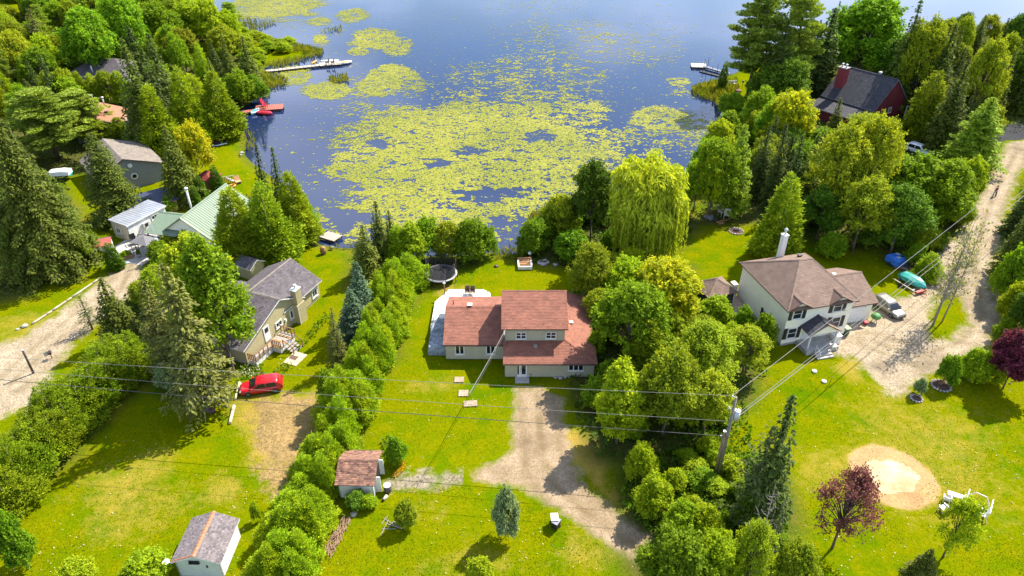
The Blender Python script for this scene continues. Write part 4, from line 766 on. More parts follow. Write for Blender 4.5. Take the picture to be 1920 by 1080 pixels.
# ------------------------------------------------------------------ building kit
GLASS = bpy.data.materials.new('window_glass'); GLASS.use_nodes = True
_b = GLASS.node_tree.nodes['Principled BSDF']; _b.inputs['Base Color'].default_value = (0.012, 0.016, 0.022, 1); _b.inputs['Roughness'].default_value = 0.06; _b.inputs['Specular IOR Level'].default_value = 0.7
WHITE = M('white_paint', (0.72, 0.72, 0.69), (0.62, 0.62, 0.59), 2, 0.55); VINYL = M('white_vinyl', (0.78, 0.77, 0.74), (0.70, 0.69, 0.66), 2, 0.5); BLACK = M('black_paint', (0.018, 0.018, 0.020), (0.03, 0.03, 0.03), 3, 0.5)
class House:
    def __init__(s, name, loc, deg, label, cat='house'):
        s.e = empty(name, loc, R(deg), label, cat); s.o = Vector(loc); s.a = R(deg); s.c, s.s = math.cos(s.a), math.sin(s.a)
    def W(s, p): return Vector((s.o.x + p[0] * s.c - p[1] * s.s, s.o.y + p[0] * s.s + p[1] * s.c, s.o.z + (p[2] if len(p) > 2 else 0)))
    def L(s, px, py, z): 
        w = G(px, py, z) - s.o; return (w.x * s.c + w.y * s.s, -w.x * s.s + w.y * s.c, z)
    def hit(s, p0, p1, px, py):
        """ray through a pixel meets the wall p0-p1: (distance along the wall, height)"""
        a = s.W(p0); b = s.W(p1); nx, ny = b.y - a.y, -(b.x - a.x); d = G(px, py, 0) - Vector((0, 0, CAMH)); t = (a.x * nx + a.y * ny) / (d.x * nx + d.y * ny)
        q = d * t + Vector((0, 0, CAMH)); L = math.hypot(b.x - a.x, b.y - a.y); return ((q.x - a.x) * (b.x - a.x) + (q.y - a.y) * (b.y - a.y)) / L, q.z
    # ---- walls: a slab with lapped boards
    def wall(s, p0, p1, z0, top, mat, lap=0.2, name='wall', th=0.12, parent=None):
        L = math.hypot(p1[0] - p0[0], p1[1] - p0[1]); dx, dy = (p1[0] - p0[0]) / L, (p1[1] - p0[1]) / L; nx, ny = dy, -dx
        if not isinstance(top, (list, tuple)): top = [(0, top), (L, top)]
        P3 = lambda q, z, o: (p0[0] + dx * q + nx * o, p0[1] + dy * q + ny * o, z)
        poly = [(0, z0), (L, z0)] + list(reversed(top)); mb = MB(); mb.poly([P3(q, z, 0) for q, z in poly]); mb.poly([P3(q, z, -th) for q, z in reversed(poly)])
        for i in range(len(poly)):
            a, b = poly[i], poly[(i + 1) % len(poly)]; mb.poly([P3(*a, 0), P3(*a, -th), P3(*b, -th), P3(*b, 0)])
        def rng_at(z):
            xs = []
            for i in range(len(poly)):
                (x0, y0), (x1, y1) = poly[i], poly[(i + 1) % len(poly)]
                if (y0 - z) * (y1 - z) <= 0 and abs(y1 - y0) > 1e-9: xs.append(x0 + (x1 - x0) * (z - y0) / (y1 - y0))
            return (min(xs), max(xs)) if len(xs) > 1 else None
        if lap:
            z = z0; zt = max(t[1] for t in top)
            while z < zt - 0.02:
                z2 = min(z + lap, zt - 0.005); a = rng_at(z + 0.002); b = rng_at(z2 - 0.002)
                if a and b: mb.poly([P3(a[0], z, 0.03), P3(a[1], z, 0.03), P3(b[1], z2, 0.008), P3(b[0], z2, 0.008)], t=tr.uniform(.3, .7)); mb.poly([P3(a[0], z, 0.001), P3(a[1], z, 0.001), P3(a[1], z, 0.03), P3(a[0], z, 0.03)])
                z += lap
        return mb.build(name, mat, parent or s.e)
    def trimline(s, pts, mat, w=0.1, name='trim'):
        mb = MB()
        for a, b in pts: mb.tube(a, b, w / 2, n=4)
        return mb.build(name, mat, s.e)
    def window(s, p0, p1, q, z, w, h, nx=2, ny=1, frame=WHITE, fw=0.09, name='window', open_=0, parent=None, bar=0.05):
        L = math.hypot(p1[0] - p0[0], p1[1] - p0[1]); dx, dy = (p1[0] - p0[0]) / L, (p1[1] - p0[1]) / L; ox, oy = dy, -dx; a = math.atan2(dy, dx); mb = MB()
        at = lambda u, zz, o: (p0[0] + dx * u + ox * o, p0[1] + dy * u + oy * o, zz)
        for u, zz, bw, bh in ((q, z + h / 2, w + fw, fw), (q, z - h / 2, w + fw, fw), (q - w / 2, z, fw, h), (q + w / 2, z, fw, h)): mb.box(at(u, zz, 0.05), (bw, 0.12, bh), a)
        mb.box(at(q, z - h / 2 - fw * .7, 0.08), (w + fw * 2, 0.16, 0.05), a)
        for i in range(1, nx): mb.box(at(q - w / 2 + w * i / nx, z, 0.045), (bar, 0.09, h), a)
        for j in range(1, ny): mb.box(at(q, z - h / 2 + h * j / ny, 0.043), (w, 0.08, bar * .7), a)
        f = mb.build(name, frame, parent or s.e)
        for i in range(nx):
            for j in range(ny):
                pb = MB(); pb.box(at(q - w / 2 + w * (i + .5) / nx, z - h / 2 + h * (j + .5) / ny, 0.042), (w / nx - bar * .6, 0.012, h / ny - bar * .4), a); pb.build('pane', GLASS, f)
        return f
    def box_on(s, p0, p1, q, z, w, h, d, mat, name, out=0.0, parent=None):
        L = math.hypot(p1[0] - p0[0], p1[1] - p0[1]); dx, dy = (p1[0] - p0[0]) / L, (p1[1] - p0[1]) / L
        mb = MB(); mb.box((p0[0] + dx * q + dy * (out + d / 2), p0[1] + dy * q - dx * (out + d / 2), z), (w, d, h), math.atan2(dy, dx)); return mb.build(name, mat, parent or s.e)
    # ---- roofs
    def roof(s, pts, fascia, sh=None, th=0.14, tab=(0.36, 0.19), name='roof', over=None, contrast=1.0, parent=None):
        """pts: convex, counter-clockwise from above, first edge is the eave"""
        P_ = [Vector(p) for p in pts]; mb = MB(); mb.poly(P_); mb.poly([p - Vector((0, 0, th)) for p in reversed(P_)])
        for i in range(len(P_)):
            a, b = P_[i], P_[(i + 1) % len(P_)]; mb.poly([a - Vector((0, 0, th)), b - Vector((0, 0, th)), b, a])
        ro = mb.build(name, fascia, parent or s.e)
        if sh is None: return ro
        U = (P_[1] - P_[0]).normalized(); N = Vector((0, 0, 0))
        for i in range(len(P_)): N += (P_[i] - P_[0]).cross(P_[(i + 1) % len(P_)] - P_[0])
        N.normalize(); V = N.cross(U); Q = [((p - P_[0]).dot(U), (p - P_[0]).dot(V)) for p in P_]; vm = max(q[1] for q in Q); g = np.random.default_rng(len(bpy.data.meshes))
        def xr(v):
            xs = []
            for i in range(len(Q)):
                (x0, y0), (x1, y1) = Q[i], Q[(i + 1) % len(Q)]
                if abs(y1 - y0) > 1e-9 and (y0 - v) * (y1 - v) <= 0: xs.append(x0 + (x1 - x0) * (v - y0) / (y1 - y0))
            return (min(xs), max(xs)) if len(xs) > 1 else None
        sb = MB(); v = 0.0; row = 0
        while v < vm - 0.02:
            v2 = min(v + tab[1], vm - 0.001); a = xr(v + 1e-4); b = xr(v2 - 1e-4)
            if a and b:
                n = max(1, int((a[1] - a[0]) / tab[0])); cuts = [0.0]; x = -tab[0] * (0.5 if row % 2 else 0)
                while x < a[1] - a[0]:
                    x += tab[0] * g.uniform(.75, 1.25)
                    if x > 0.02: cuts.append(min(x, a[1] - a[0]))
                for c0, c1 in zip(cuts, cuts[1:]):
                    if c1 - c0 < 0.01: continue
                    k0, k1 = c0 / (a[1] - a[0]), c1 / (a[1] - a[0]); lift = 0.016 + g.uniform(0, .016); e = 0.004
                    B0 = P_[0] + U * (a[0] + c0 + e) + V * v + N * lift; B1 = P_[0] + U * (a[0] + c1 - e) + V * v + N * lift
                    T1 = P_[0] + U * (b[0] + (b[1] - b[0]) * k1 - e) + V * v2 + N * 0.006; T0 = P_[0] + U * (b[0] + (b[1] - b[0]) * k0 + e) + V * v2 + N * 0.006
                    t = min(1, max(0, 0.5 + g.normal() * 0.22 * contrast)); sb.poly([B0, B1, T1, T0], t); sb.poly([B0 - N * .012, B1 - N * .012, B1, B0], t)
            v += tab[1]; row += 1
        sb.build('shingles', sh, ro, kind='stuff'); return ro
    def cap(s, a, b, mat, w=0.3, name='ridge_cap', parent=None, up=0.05):
        a = Vector(a); b = Vector(b); d = b - a; n = max(1, int(d.length / 0.3)); side = Vector((-d.y, d.x, 0)).normalized() * w / 2; mb = MB(); g = random.Random(int(abs(a.x) * 100))
        for i in range(n):
            p = a + d * (i / n); q = a + d * ((i + 1.12) / n); z0, z1 = up + .03, up + .012; t = g.uniform(.2, .8)
            mb.poly([p + side + Vector((0, 0, z0 - .09)), p + Vector((0, 0, z0)), q + Vector((0, 0, z1)), q + side + Vector((0, 0, z1 - .09))], t); mb.poly([p + Vector((0, 0, z0)), p - side + Vector((0, 0, z0 - .09)), q - side + Vector((0, 0, z1 - .09)), q + Vector((0, 0, z1))], t)
        return mb.build(name, mat, parent or s.e)
    def sheet(s, pts, mat, gap=0.3, rib=0.03, name='roof', th=0.06, seams=True):
        P_ = [Vector(p) for p in pts]; U = (P_[1] - P_[0]); Lu = U.length; U.normalize(); N = (P_[1] - P_[0]).cross(P_[2] - P_[0]).normalized(); mb = MB(); mb.poly(P_); mb.poly([p - Vector((0, 0, th)) for p in reversed(P_)])
        for i in range(len(P_)):
            a, b = P_[i], P_[(i + 1) % len(P_)]; mb.poly([a - Vector((0, 0, th)), b - Vector((0, 0, th)), b, a])
        ro = mb.build(name, mat, s.e); rb = MB(); n = int(Lu / gap)
        for i in range(n + 1):
            a = P_[0].lerp(P_[1], i / n); b = P_[3].lerp(P_[2], i / n); o = U * .035; h = N * rib
            rb.poly([a - o, a - o * .5 + h, b - o * .5 + h, b - o]); rb.poly([a - o * .5 + h, a + o * .5 + h, b + o * .5 + h, b - o * .5 + h]); rb.poly([a + o * .5 + h, a + o, b + o, b + o * .5 + h])
        rb.build('metal_ribs', mat, ro); return ro
    def post(s, x, y, z0, z1, w, mat, name='post', parent=None):
        mb = MB(); mb.box((x, y, (z0 + z1) / 2), (w, w, z1 - z0)); return mb.build(name, mat, parent or s.e)
def gable_box(h, x0, x1, y0, y1, eave, ridge, wm, along='x', z0=0.0, lap=0.2, skip=()):
    """four walls; the ridge runs along 'x' or 'y'"""
    if along == 'x':
        ym = (y1 - y0) / 2
        if 'f' not in skip: h.wall((x0, y0), (x1, y0), z0, eave, wm, lap)
        if 'b' not in skip: h.wall((x1, y1), (x0, y1), z0, eave, wm, lap)
        if 'r' not in skip: h.wall((x1, y0), (x1, y1), z0, [(0, eave), (ym, ridge), (y1 - y0, eave)], wm, lap)
        if 'l' not in skip: h.wall((x0, y1), (x0, y0), z0, [(0, eave), (ym, ridge), (y1 - y0, eave)], wm, lap)
    else:
        xm = (x1 - x0) / 2
        if 'f' not in skip: h.wall((x0, y0), (x1, y0), z0, [(0, eave), (xm, ridge), (x1 - x0, eave)], wm, lap)
        if 'b' not in skip: h.wall((x1, y1), (x0, y1), z0, [(0, eave), (xm, ridge), (x1 - x0, eave)], wm, lap)
        if 'r' not in skip: h.wall((x1, y0), (x1, y1), z0, eave, wm, lap)
        if 'l' not in skip: h.wall((x0, y1), (x0, y0), z0, eave, wm, lap)
SH_RED = M('red_brown_shingle', (0.30, 0.118, 0.075), (0.205, 0.080, 0.055), 1.2, 0.85, tint=True); SH_RED2 = M('russet_shingle', (0.33, 0.17, 0.11), (0.11, 0.055, 0.045), 1.5, 0.85, tint=True)
SH_BRN = M('brown_shingle', (0.235, 0.158, 0.118), (0.16, 0.105, 0.082), 1.2, 0.85, tint=True); SH_GRY = M('grey_shingle', (0.135, 0.115, 0.122), (0.062, 0.053, 0.062), 1.2, 0.85, tint=True); SH_DRK = M('charcoal_shingle', (0.070, 0.068, 0.078), (0.035, 0.035, 0.045), 1.2, 0.85, tint=True)
SH_ORG = M('orange_shingle', (0.36, 0.17, 0.095), (0.28, 0.13, 0.075), 1.2, 0.85, tint=True); SH_TAN = M('weathered_shingle', (0.24, 0.20, 0.165), (0.16, 0.135, 0.115), 1.2, 0.85, tint=True); CAPO = M('orange_cap', (0.42, 0.19, 0.10), (0.33, 0.15, 0.08), 3, 0.85)
SIDE_G = M('sage_siding', (0.43, 0.395, 0.285), (0.39, 0.36, 0.26), 1.5, 0.7); SIDE_C = M('cream_siding', (0.86, 0.81, 0.66), (0.81, 0.76, 0.62), 1.2, 0.7); SIDE_O = M('olive_siding', (0.40, 0.35, 0.19), (0.36, 0.31, 0.17), 1.5, 0.7); BROWNF = M('brown_fascia', (0.13, 0.075, 0.055), (0.10, 0.06, 0.045), 2, 0.6)
BRN_METAL = M('vent_metal', (0.05, 0.035, 0.03), (0.04, 0.03, 0.025), 2, 0.5); CONC = M('concrete', (0.42, 0.40, 0.37), (0.33, 0.31, 0.29), 2.5, 0.9, 0.3); WOODB = M('brown_wood', (0.26, 0.135, 0.06), (0.17, 0.09, 0.045), 6, 0.75, 0.2); GREYW = M('grey_wood', (0.36, 0.32, 0.28), (0.25, 0.225, 0.20), 5, 0.85, 0.2); GALV = M('galvanised', (0.45, 0.46, 0.48), (0.36, 0.37, 0.39), 4, 0.4, 0, 0.6); SILV = M('pale_metal', (0.62, 0.63, 0.64), (0.5, 0.51, 0.52), 4, 0.45, 0, 0.2)
REDW = M('red_wall', (0.16, 0.018, 0.025), (0.11, 0.013, 0.02), 2, 0.7); GREYW2 = M('grey_siding', (0.22, 0.23, 0.225), (0.19, 0.20, 0.195), 2, 0.7); ORANGEW = M('tan_wood', (0.45, 0.26, 0.12), (0.35, 0.19, 0.085), 4, 0.75)
def vent(h, x, y, z, mat, w=0.4, cap=None, name='roof_vent'):
    mb = MB(); mb.box((x, y, z + .12), (w * .7, w * .7, .34)); mb.box((x, y, z + .33), (w, w, .1)); o = mb.build(name, mat, h.e)
    if cap: c = MB(); c.box((x, y, z + .40), (w * 1.05, w * 1.05, .05)); c.build('vent_cap', cap, o)
# ------------------------------------------------------------------ A: red roofed house in the middle
A = House('house', (0.7, 63.0, 0), 0, 'sage sided two storey house with reddish brown shingle roofs in the middle'); ox, oy = 0.7, 63.0
l = lambda x, y, z=None: (x - ox, y - oy) if z is None else (x - ox, y - oy, z)
WL0, WL1 = l(-7.3, 61.2), l(-0.76, 61.2)
A.wall(WL0, WL1, .12, 2.4, SIDE_G); A.wall(l(-.76, 69.7), l(-7.3, 69.7), .12, 2.4, SIDE_G); A.wall(l(-7.3, 69.7), l(-7.3, 61.2), .12, [(0, 2.4), (4.25, 4.05), (8.5, 2.4)], SIDE_G)
ML0, ML1 = l(-.75, 58.2), l(8.75, 58.2)
A.wall(ML0, ML1, .12, 2.28, SIDE_G); A.wall(l(8.75, 58.2), l(8.75, 69.9), .12, 2.11, SIDE_G); A.wall(l(8.75, 69.9), l(-.75, 69.9), .12, 2.28, SIDE_G); A.wall(l(-.75, 61.2), l(-.75, 58.2), .12, 2.28, SIDE_G)
UL0, UL1 = l(-.75, 60.5), l(5.62, 60.5)
A.wall(UL0, UL1, 2.3, 4.98, SIDE_G); A.wall(l(5.62, 60.5), l(5.62, 66.7), 2.3, [(0, 4.98), (4.1, 6.7), (6.2, 4.98)], SIDE_G); A.wall(l(5.62, 66.7), l(-.75, 66.7), 2.3, 4.98, SIDE_G); A.wall(l(-.75, 66.7), l(-.75, 60.5), 2.3, [(0, 4.98), (2.1, 6.7), (6.2, 4.98)], SIDE_G)
fb = MB(); fb.prism([l(-7.22, 61.27), l(-.7, 61.27), l(-.7, 58.27), l(8.68, 58.27), l(8.68, 69.8), l(-7.22, 69.6)], 0, .125); fb.build('foundation', CONC, A.e)
r1 = A.roof([l(-7.5, 60.8, 2.36), l(-.9, 60.8, 2.36), l(-.9, 65.4, 4.16), l(-7.5, 65.4, 4.16)], BROWNF, SH_RED); A.roof([l(-.9, 70.1, 2.36), l(-7.5, 70.1, 2.36), l(-7.5, 65.4, 4.16), l(-.9, 65.4, 4.16)], BROWNF, SH_RED); A.cap(l(-7.5, 65.4, 4.16), l(-.9, 65.4, 4.16), SH_RED)
A.roof([l(-.95, 57.8, 2.16), l(9.02, 57.8, 2.16), l(5.65, 60.6, 3.24), l(-.95, 60.6, 3.24)], BROWNF, SH_RED); A.roof([l(9.02, 57.8, 2.16), l(9.02, 70.25, 2.16), l(5.65, 70.25, 3.24), l(5.65, 60.6, 3.24)], BROWNF, SH_RED); A.cap(l(9.02, 57.8, 2.16), l(5.65, 60.6, 3.24), SH_RED)
A.roof([l(-1.14, 60.08, 5.0), l(5.97, 60.08, 5.0), l(5.97, 64.6, 6.88), l(-1.14, 64.6, 6.88)], BROWNF, SH_RED); A.roof([l(5.97, 67.0, 5.0), l(-1.14, 67.0, 5.0), l(-1.14, 64.6, 6.88), l(5.97, 64.6, 6.88)], BROWNF, SH_RED); A.cap(l(-1.14, 64.6, 6.88), l(5.97, 64.6, 6.88), SH_RED)
for px, py, w, h in ((862, 655.5, .95, 1.15), (920, 655, .95, 1.15)): q, z = A.hit(WL0, WL1, px, py); A.window(WL0, WL1, q, z, w, h, 2, 1, fw=.12, bar=.12)
for px, py in ((977, 628.5), (1033, 628)): q, z = A.hit(UL0, UL1, px, py); A.window(UL0, UL1, q, z, 1.05, .82, 2, 2, fw=.1, bar=.09)
q, z = A.hit(ML0, ML1, 1080, 688); A.window(ML0, ML1, q, z, 1.55, .85, 3, 1, fw=.1, bar=.1)
q, z = A.hit(ML0, ML1, 979, 693); dr = A.box_on(ML0, ML1, q, 1.18, 1.05, 2.05, .09, WHITE, 'door', .02); A.box_on(ML0, ML1, q + .16, 1.25, .42, 1.45, .03, GLASS, 'pane', .10, dr); A.box_on(ML0, ML1, q - .42, 1.25, .16, 1.5, .03, GLASS, 'sidelight', .10, dr); A.box_on(ML0, ML1, q - .17, 1.15, .06, .6, .08, SILV, 'handle', .11, dr)
A.box_on(ML0, ML1, q, .08, 1.5, .16, 1.0, CONC, 'doorstep', .02)
p = A.L(881, 572, 4.25); vent(A, p[0], p[1] , 3.95, BRN_METAL, .5, WHITE); p = A.L(1004, 651, 2.9); vent(A, p[0], p[1], 2.75, GALV, .38); p = A.L(1071, 605, 3.0); vent(A, p[0], p[1], 2.75, WHITE, .42); p = A.L(850, 569, 3.9); mb = MB(); mb.tube((p[0], p[1], 3.7), (p[0], p[1], 4.35), .05); mb.build('vent_pipe', BRN_METAL, A.e)
mb = MB(); mx, my = l(-.72, 60.2); mb.tube((mx, my, 2.6), (mx, my, 5.05), .05); mb.tube((mx, my, 4.9), (mx, my - .25, 4.95), .04); mb.build('service_mast', GALV, A.e)
mb = MB(); mb.box(l(-4.2, 60.76, 2.24), (6.5, .09, .1)); mb.build('gutter', BROWNF, A.e); mb = MB(); mb.box(l(4.0, 57.75, 2.06), (9.9, .09, .1)); mb.build('gutter', BROWNF, A.e)
# ------------------------------------------------------------------ B: white house on the right
B = House('house', (30.43, 63.57, 0), 14, 'two storey cream house with brown hip roof and black shutters on the right'); bw, bd, bh = 8.15, 9.9, 5.1
F0, F1 = (0, 0), (bw, 0); S0, S1 = (0, bd), (0, 0)
B.wall(F0, F1, .35, bh, SIDE_C, .16); B.wall((bw, 0), (bw, bd), .35, bh, SIDE_C, .16); B.wall((bw, bd), (0, bd), .35, bh, SIDE_C, .16); B.wall(S0, S1, .35, bh, SIDE_C, .16)
fb = MB(); fb.prism([(.05, .05), (bw - .05, .05), (bw - .05, bd - .05), (.05, bd - .05)], 0, .36); fb.build('foundation', CONC, B.e)
e0 = 5.12; cFL, cFR, cBR, cBL = (-.4, -.4, e0), (bw + .4, -.4, e0), (bw + .4, bd + .4, e0), (-.4, bd + .4, e0); P1, P2 = (3.75, 4.95, 8.0), (5.3, 4.95, 8.0)
B.roof([cFL, cFR, P2, P1], BROWNF, SH_BRN, contrast=.6); B.roof([cFR, cBR, P2], BROWNF, SH_BRN, contrast=.6); B.roof([cBR, cBL, P1, P2], BROWNF, SH_BRN, contrast=.6); B.roof([cBL, cFL, P1], BROWNF, SH_BRN, contrast=.6)
for a, b_ in ((cFL, P1), (cFR, P2), (cBR, P2), (cBL, P1), (P1, P2)): B.cap(a, b_, SH_BRN)
gx0, gx1, gy0, gy1 = bw + .02, 12.95, 2.0, 9.2; G0, G1 = (gx0, gy0), (gx1, gy0)
B.wall(G0, G1, .05, 2.75, SIDE_C, .16); B.wall((gx1, gy0), (gx1, gy1), .05, [(0, 2.75), (3.6, 4.35), (7.2, 2.75)], SIDE_C, .16); B.wall((gx1, gy1), (gx0, gy1), .05, 2.75, SIDE_C, .16)
B.roof([(bw + .1, 1.6, 2.7), (gx1 + .4, 1.6, 2.7), (gx1 + .4, 5.6, 4.55), (bw + .1, 5.6, 4.55)], BROWNF, SH_BRN, contrast=.6); B.roof([(gx1 + .4, 9.6, 2.7), (bw + .1, 9.6, 2.7), (bw + .1, 5.6, 4.55), (gx1 + .4, 5.6, 4.55)], BROWNF, SH_BRN, contrast=.6); B.cap((bw + .1, 5.6, 4.55), (gx1 + .4, 5.6, 4.55), SH_BRN)
q, z = B.hit(G0, G1, 1600, 596); gd = B.box_on(G0, G1, q, 1.12, 2.6, 2.15, .06, WHITE, 'garage_door', .01)
for i in range(4):
    pn = B.box_on(G0, G1, q, .35 + i * .52, 2.5, .47, .03, VINYL, 'door_panel', .07, gd)
slope = (8.0 - e0) / 5.35
for wx, wy in ((1495, 588), (1571, 574)):
    q, z = B.hit(F0, F1, wx, wy); w = 1.45; az = e0 + .95
    B.wall((q - w, -.04), (q + w, -.04), bh - .02, [(0, bh - .01), (w, az - .08), (2 * w, bh - .01)], SIDE_C, .16, 'dormer_wall')
    yb = -.4 + (az - e0) / slope
    B.roof([(q - w - .12, -.42, e0 + .02), (q - w - .1, -.38, e0 + .03), (q, yb, az), (q, -.5, az)][::1], BROWNF, SH_BRN, .08, name='dormer_roof', contrast=.6); B.roof([(q + w + .1, -.38, e0 + .03), (q + w + .12, -.42, e0 + .02), (q, -.5, az), (q, yb, az)], BROWNF, SH_BRN, .08, name='dormer_roof', contrast=.6); B.cap((q, -.5, az), (q, yb, az), SH_BRN)
    B.window(F0, F1, q, z, 1.05, 1.35, 1, 2, bar=.07)
    for sgn in (-1, 1): B.box_on(F0, F1, q + sgn * .86, z, .42, 1.5, .06, BLACK, 'shutter', .03)
for wx, wy in ((1484, 624), (1566, 603)):
    q, z = B.hit(F0, F1, wx, wy); B.window(F0, F1, q, z, 1.05, 1.35, 1, 2, bar=.07)
    for sgn in (-1, 1): B.box_on(F0, F1, q + sgn * .86, z, .42, 1.5, .06, BLACK, 'shutter', .03)
q, z = B.hit(S0, S1, 1436, 594); B.window(S0, S1, q, z, 1.0, 1.3, 1, 1)
for sgn in (-1, 1): B.box_on(S0, S1, q + sgn * .85, z, .4, 1.4, .06, BLACK, 'shutter', .03)
# porch
pl, pr_ = B.L(1511, 622, 2.55), B.L(1569, 612, 2.55); pa = (pl[0] + pr_[0]) / 2; pw = abs(pr_[0] - pl[0]) / 2; py = -2.0; pz = 3.75
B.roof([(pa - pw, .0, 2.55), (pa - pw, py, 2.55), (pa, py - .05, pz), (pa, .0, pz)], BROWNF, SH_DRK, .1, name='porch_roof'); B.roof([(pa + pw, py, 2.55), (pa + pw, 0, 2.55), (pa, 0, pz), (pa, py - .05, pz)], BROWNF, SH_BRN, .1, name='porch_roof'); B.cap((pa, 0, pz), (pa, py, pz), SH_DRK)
B.wall((pa - pw + .25, py + .2), (pa + pw - .25, py + .2), 2.45, [(0, 2.5), (pw - .25, pz - .16), (2 * pw - .5, 2.5)], SIDE_C, .16, 'porch_gable')
fb = MB(); fb.box((pa, py / 2 - .1, .28), (pw * 2 + .1, 2.3, .56)); fb.build('porch_floor', CONC, B.e)
for sx in (-1, 1): B.post(pa + sx * (pw - .3), py + .25, .5, 2.5, .16, WHITE, 'porch_post')
for i in range(3): B.box_on((pa - 1.2, py - .2), (pa + 1.2, py - .2), 1.0, .42 - i * .16, 2.0, .14, .34, CONC, 'porch_step', .1 + i * .32)
q, z = B.hit(F0, F1, 1522, 632); dd = B.box_on(F0, F1, pa - .9, 1.5, .95, 2.0, .07, WHITE, 'door', .02); B.box_on(F0, F1, pa - .9, 1.9, .5, .7, .03, GLASS, 'pane', .08, dd)
B.box_on(F0, F1, pa + .9, 1.7, .55, .7, .05, BLACK, 'shutter', .03)
for sx in (-1, 1):
    mb = MB(); mb.tube((pa + sx * 1.05, py - .35, 1.35), (pa + sx * 1.05, py - 1.25, .85), .035); mb.tube((pa + sx * 1.05, py - .35, .4), (pa + sx * 1.05, py - .35, 1.35), .035); mb.tube((pa + sx * 1.05, py - 1.25, .05), (pa + sx * 1.05, py - 1.25, .85), .035); mb.build('railing', WHITE, B.e)
mb = MB(); mb.box((pa + pw + .55, -.9, .55), (.9, .8, 1.1)); mb.box((pa + pw + .55, -.9, 1.13), (1.0, .9, .08)); mb.build('porch_pillar', WHITE, B.e)
cq = B.L(1464, 474, 6.0); ch = MB(); ch.box((cq[0], cq[1], 6.5), (.62, .62, 4.0)); ch.box((cq[0], cq[1], 8.52), (.74, .74, .08)); co = ch.build('chimney', VINYL, B.e); ch = MB(); ch.tube((cq[0], cq[1], 8.55), (cq[0], cq[1], 9.15), .12); ch.lathe((cq[0], cq[1], 9.12), [(.22, 0), (.25, .1), (.1, .26), (.02, .3)], 10); ch.build('chimney_cap', SILV, co)
p = B.L(1500, 476, 7.2); vent(B, p[0], p[1], 6.75, BRN_METAL, .5); p = B.L(1564, 513, 4.3); vent(B, p[0], p[1], 3.95, WHITE, .4)
mb = MB(); qv = B.hit(S0, S1, 1377, 555)[0]; mb.box((-.35, bd - qv, 1.1), (.6, .9, 1.9)); mb.build('side_cabinet', SIDE_C, B.e)
# gazebo and deck left of the white house
gz0 = B.L(1322, 556, 2.3); gzc = (gz0[0] + 2.1, gz0[1] + 1.5)
gzw = B.W(gzc); Gz = House('gazebo', (gzw.x, gzw.y, 0), 18, 'brown shingled screened gazebo beside the cream house', 'gazebo'); hw, hd = 2.05, 1.85
cc = [(-hw, -hd, 2.35), (hw, -hd, 2.35), (hw, hd, 2.35), (-hw, hd, 2.35)]; ap = (0, 0, 3.65)
for i in range(4): Gz.roof([cc[i], cc[(i + 1) % 4], ap], BROWNF, SH_BRN, .1); Gz.cap(cc[i], ap, SH_BRN)
for sx in (-1, -.33, .33, 1):
    for sy in (-1, 1): Gz.post(sx * (hw - .3), sy * (hd - .3), .3, 2.3, .12, WHITE)
SCREEN = M('dark_screen', (0.03, 0.03, 0.032), (0.045, 0.045, 0.045), 3, 0.8)
for a, b_ in (((-hw + .35, -hd + .3), (hw - .35, -hd + .3)), ((hw - .3, -hd + .35), (hw - .3, hd - .35)), ((-hw + .3, hd - .35), (-hw + .3, -hd + .35))): Gz.wall(a, b_, .3, 2.25, SCREEN, 0, 'screen', .03)
fb = MB(); fb.box((0, 0, .2), (hw * 2 - .2, hd * 2 - .2, .3)); fb.build('gazebo_floor', WOODB, Gz.e)
dk = House('deck', tuple(B.W((-1.75, 5.2))), 14, 'reddish wooden deck with stairs between the gazebo and the cream house', 'deck')
DKW = M('pale_deck', (0.50, 0.36, 0.26), (0.40, 0.28, 0.20), 4, 0.8)
for i in range(12): mb = MB(); mb.box((-.0, -2.7 + i * .62, .62), (2.9, .58, .06)); mb.build('plank', DKW if i > 5 else WOODB, dk.e)
fb = MB(); fb.box((0, .65, .3), (2.8, 7.0, .56)); fb.build('deck_frame', WOODB, dk.e)
for i in range(4): mb = MB(); mb.box((.15, -3.2 - i * .33, .45 - i * .14), (1.5, .3, .07)); mb.build('stair_tread', WOODB, dk.e)
mb = MB()
for i in range(7): mb.tube((-1.3 + i * .45, 4.1, .6), (-1.3 + i * .45, 4.1, 1.5), .03)
mb.tube((-1.4, 4.1, 1.5), (1.5, 4.1, 1.5), .04); mb.build('railing', BLACK, dk.e)
# ------------------------------------------------------------------ C: olive house with grey roof, left of the long hedge
Cc = House('house', (-28.8, 60.07, 0), -22, 'olive sided bungalow with grey shingle roof and a boxed chimney'); cw = 9.0
C0, C1 = (-.2, .1), (-.2, 10.4)
Cc.wall(C0, C1, .3, [(0, 2.35), (6.4, 4.5), (10.3, 2.6)], SIDE_O); Cc.wall((-cw, 10.4), (-cw, .1), .3, [(0, 2.6), (3.9, 4.5), (10.3, 2.35)], SIDE_O); Cc.wall((-cw, .1), (-.2, .1), .3, 2.35, SIDE_O)
K0, K1 = (-.55, 9.6), (-.55, 14.2); Cc.wall(K0, K1, .3, 2.5, SIDE_O); Cc.wall((-.55, 14.2), (-8.0, 14.2), .3, [(0, 2.5), (3.7, 4.5), (7.45, 2.5)], SIDE_O); Cc.wall((-8.0, 14.2), (-8.0, 9.6), .3, 2.5, SIDE_O)
fb = MB(); fb.prism([(-cw + .05, .15), (-.25, .15), (-.25, 9.5), (-.6, 9.6), (-.6, 14.1), (-7.95, 14.1), (-cw + .05, 10.3)], 0, .31); fb.build('foundation', CONC, Cc.e)
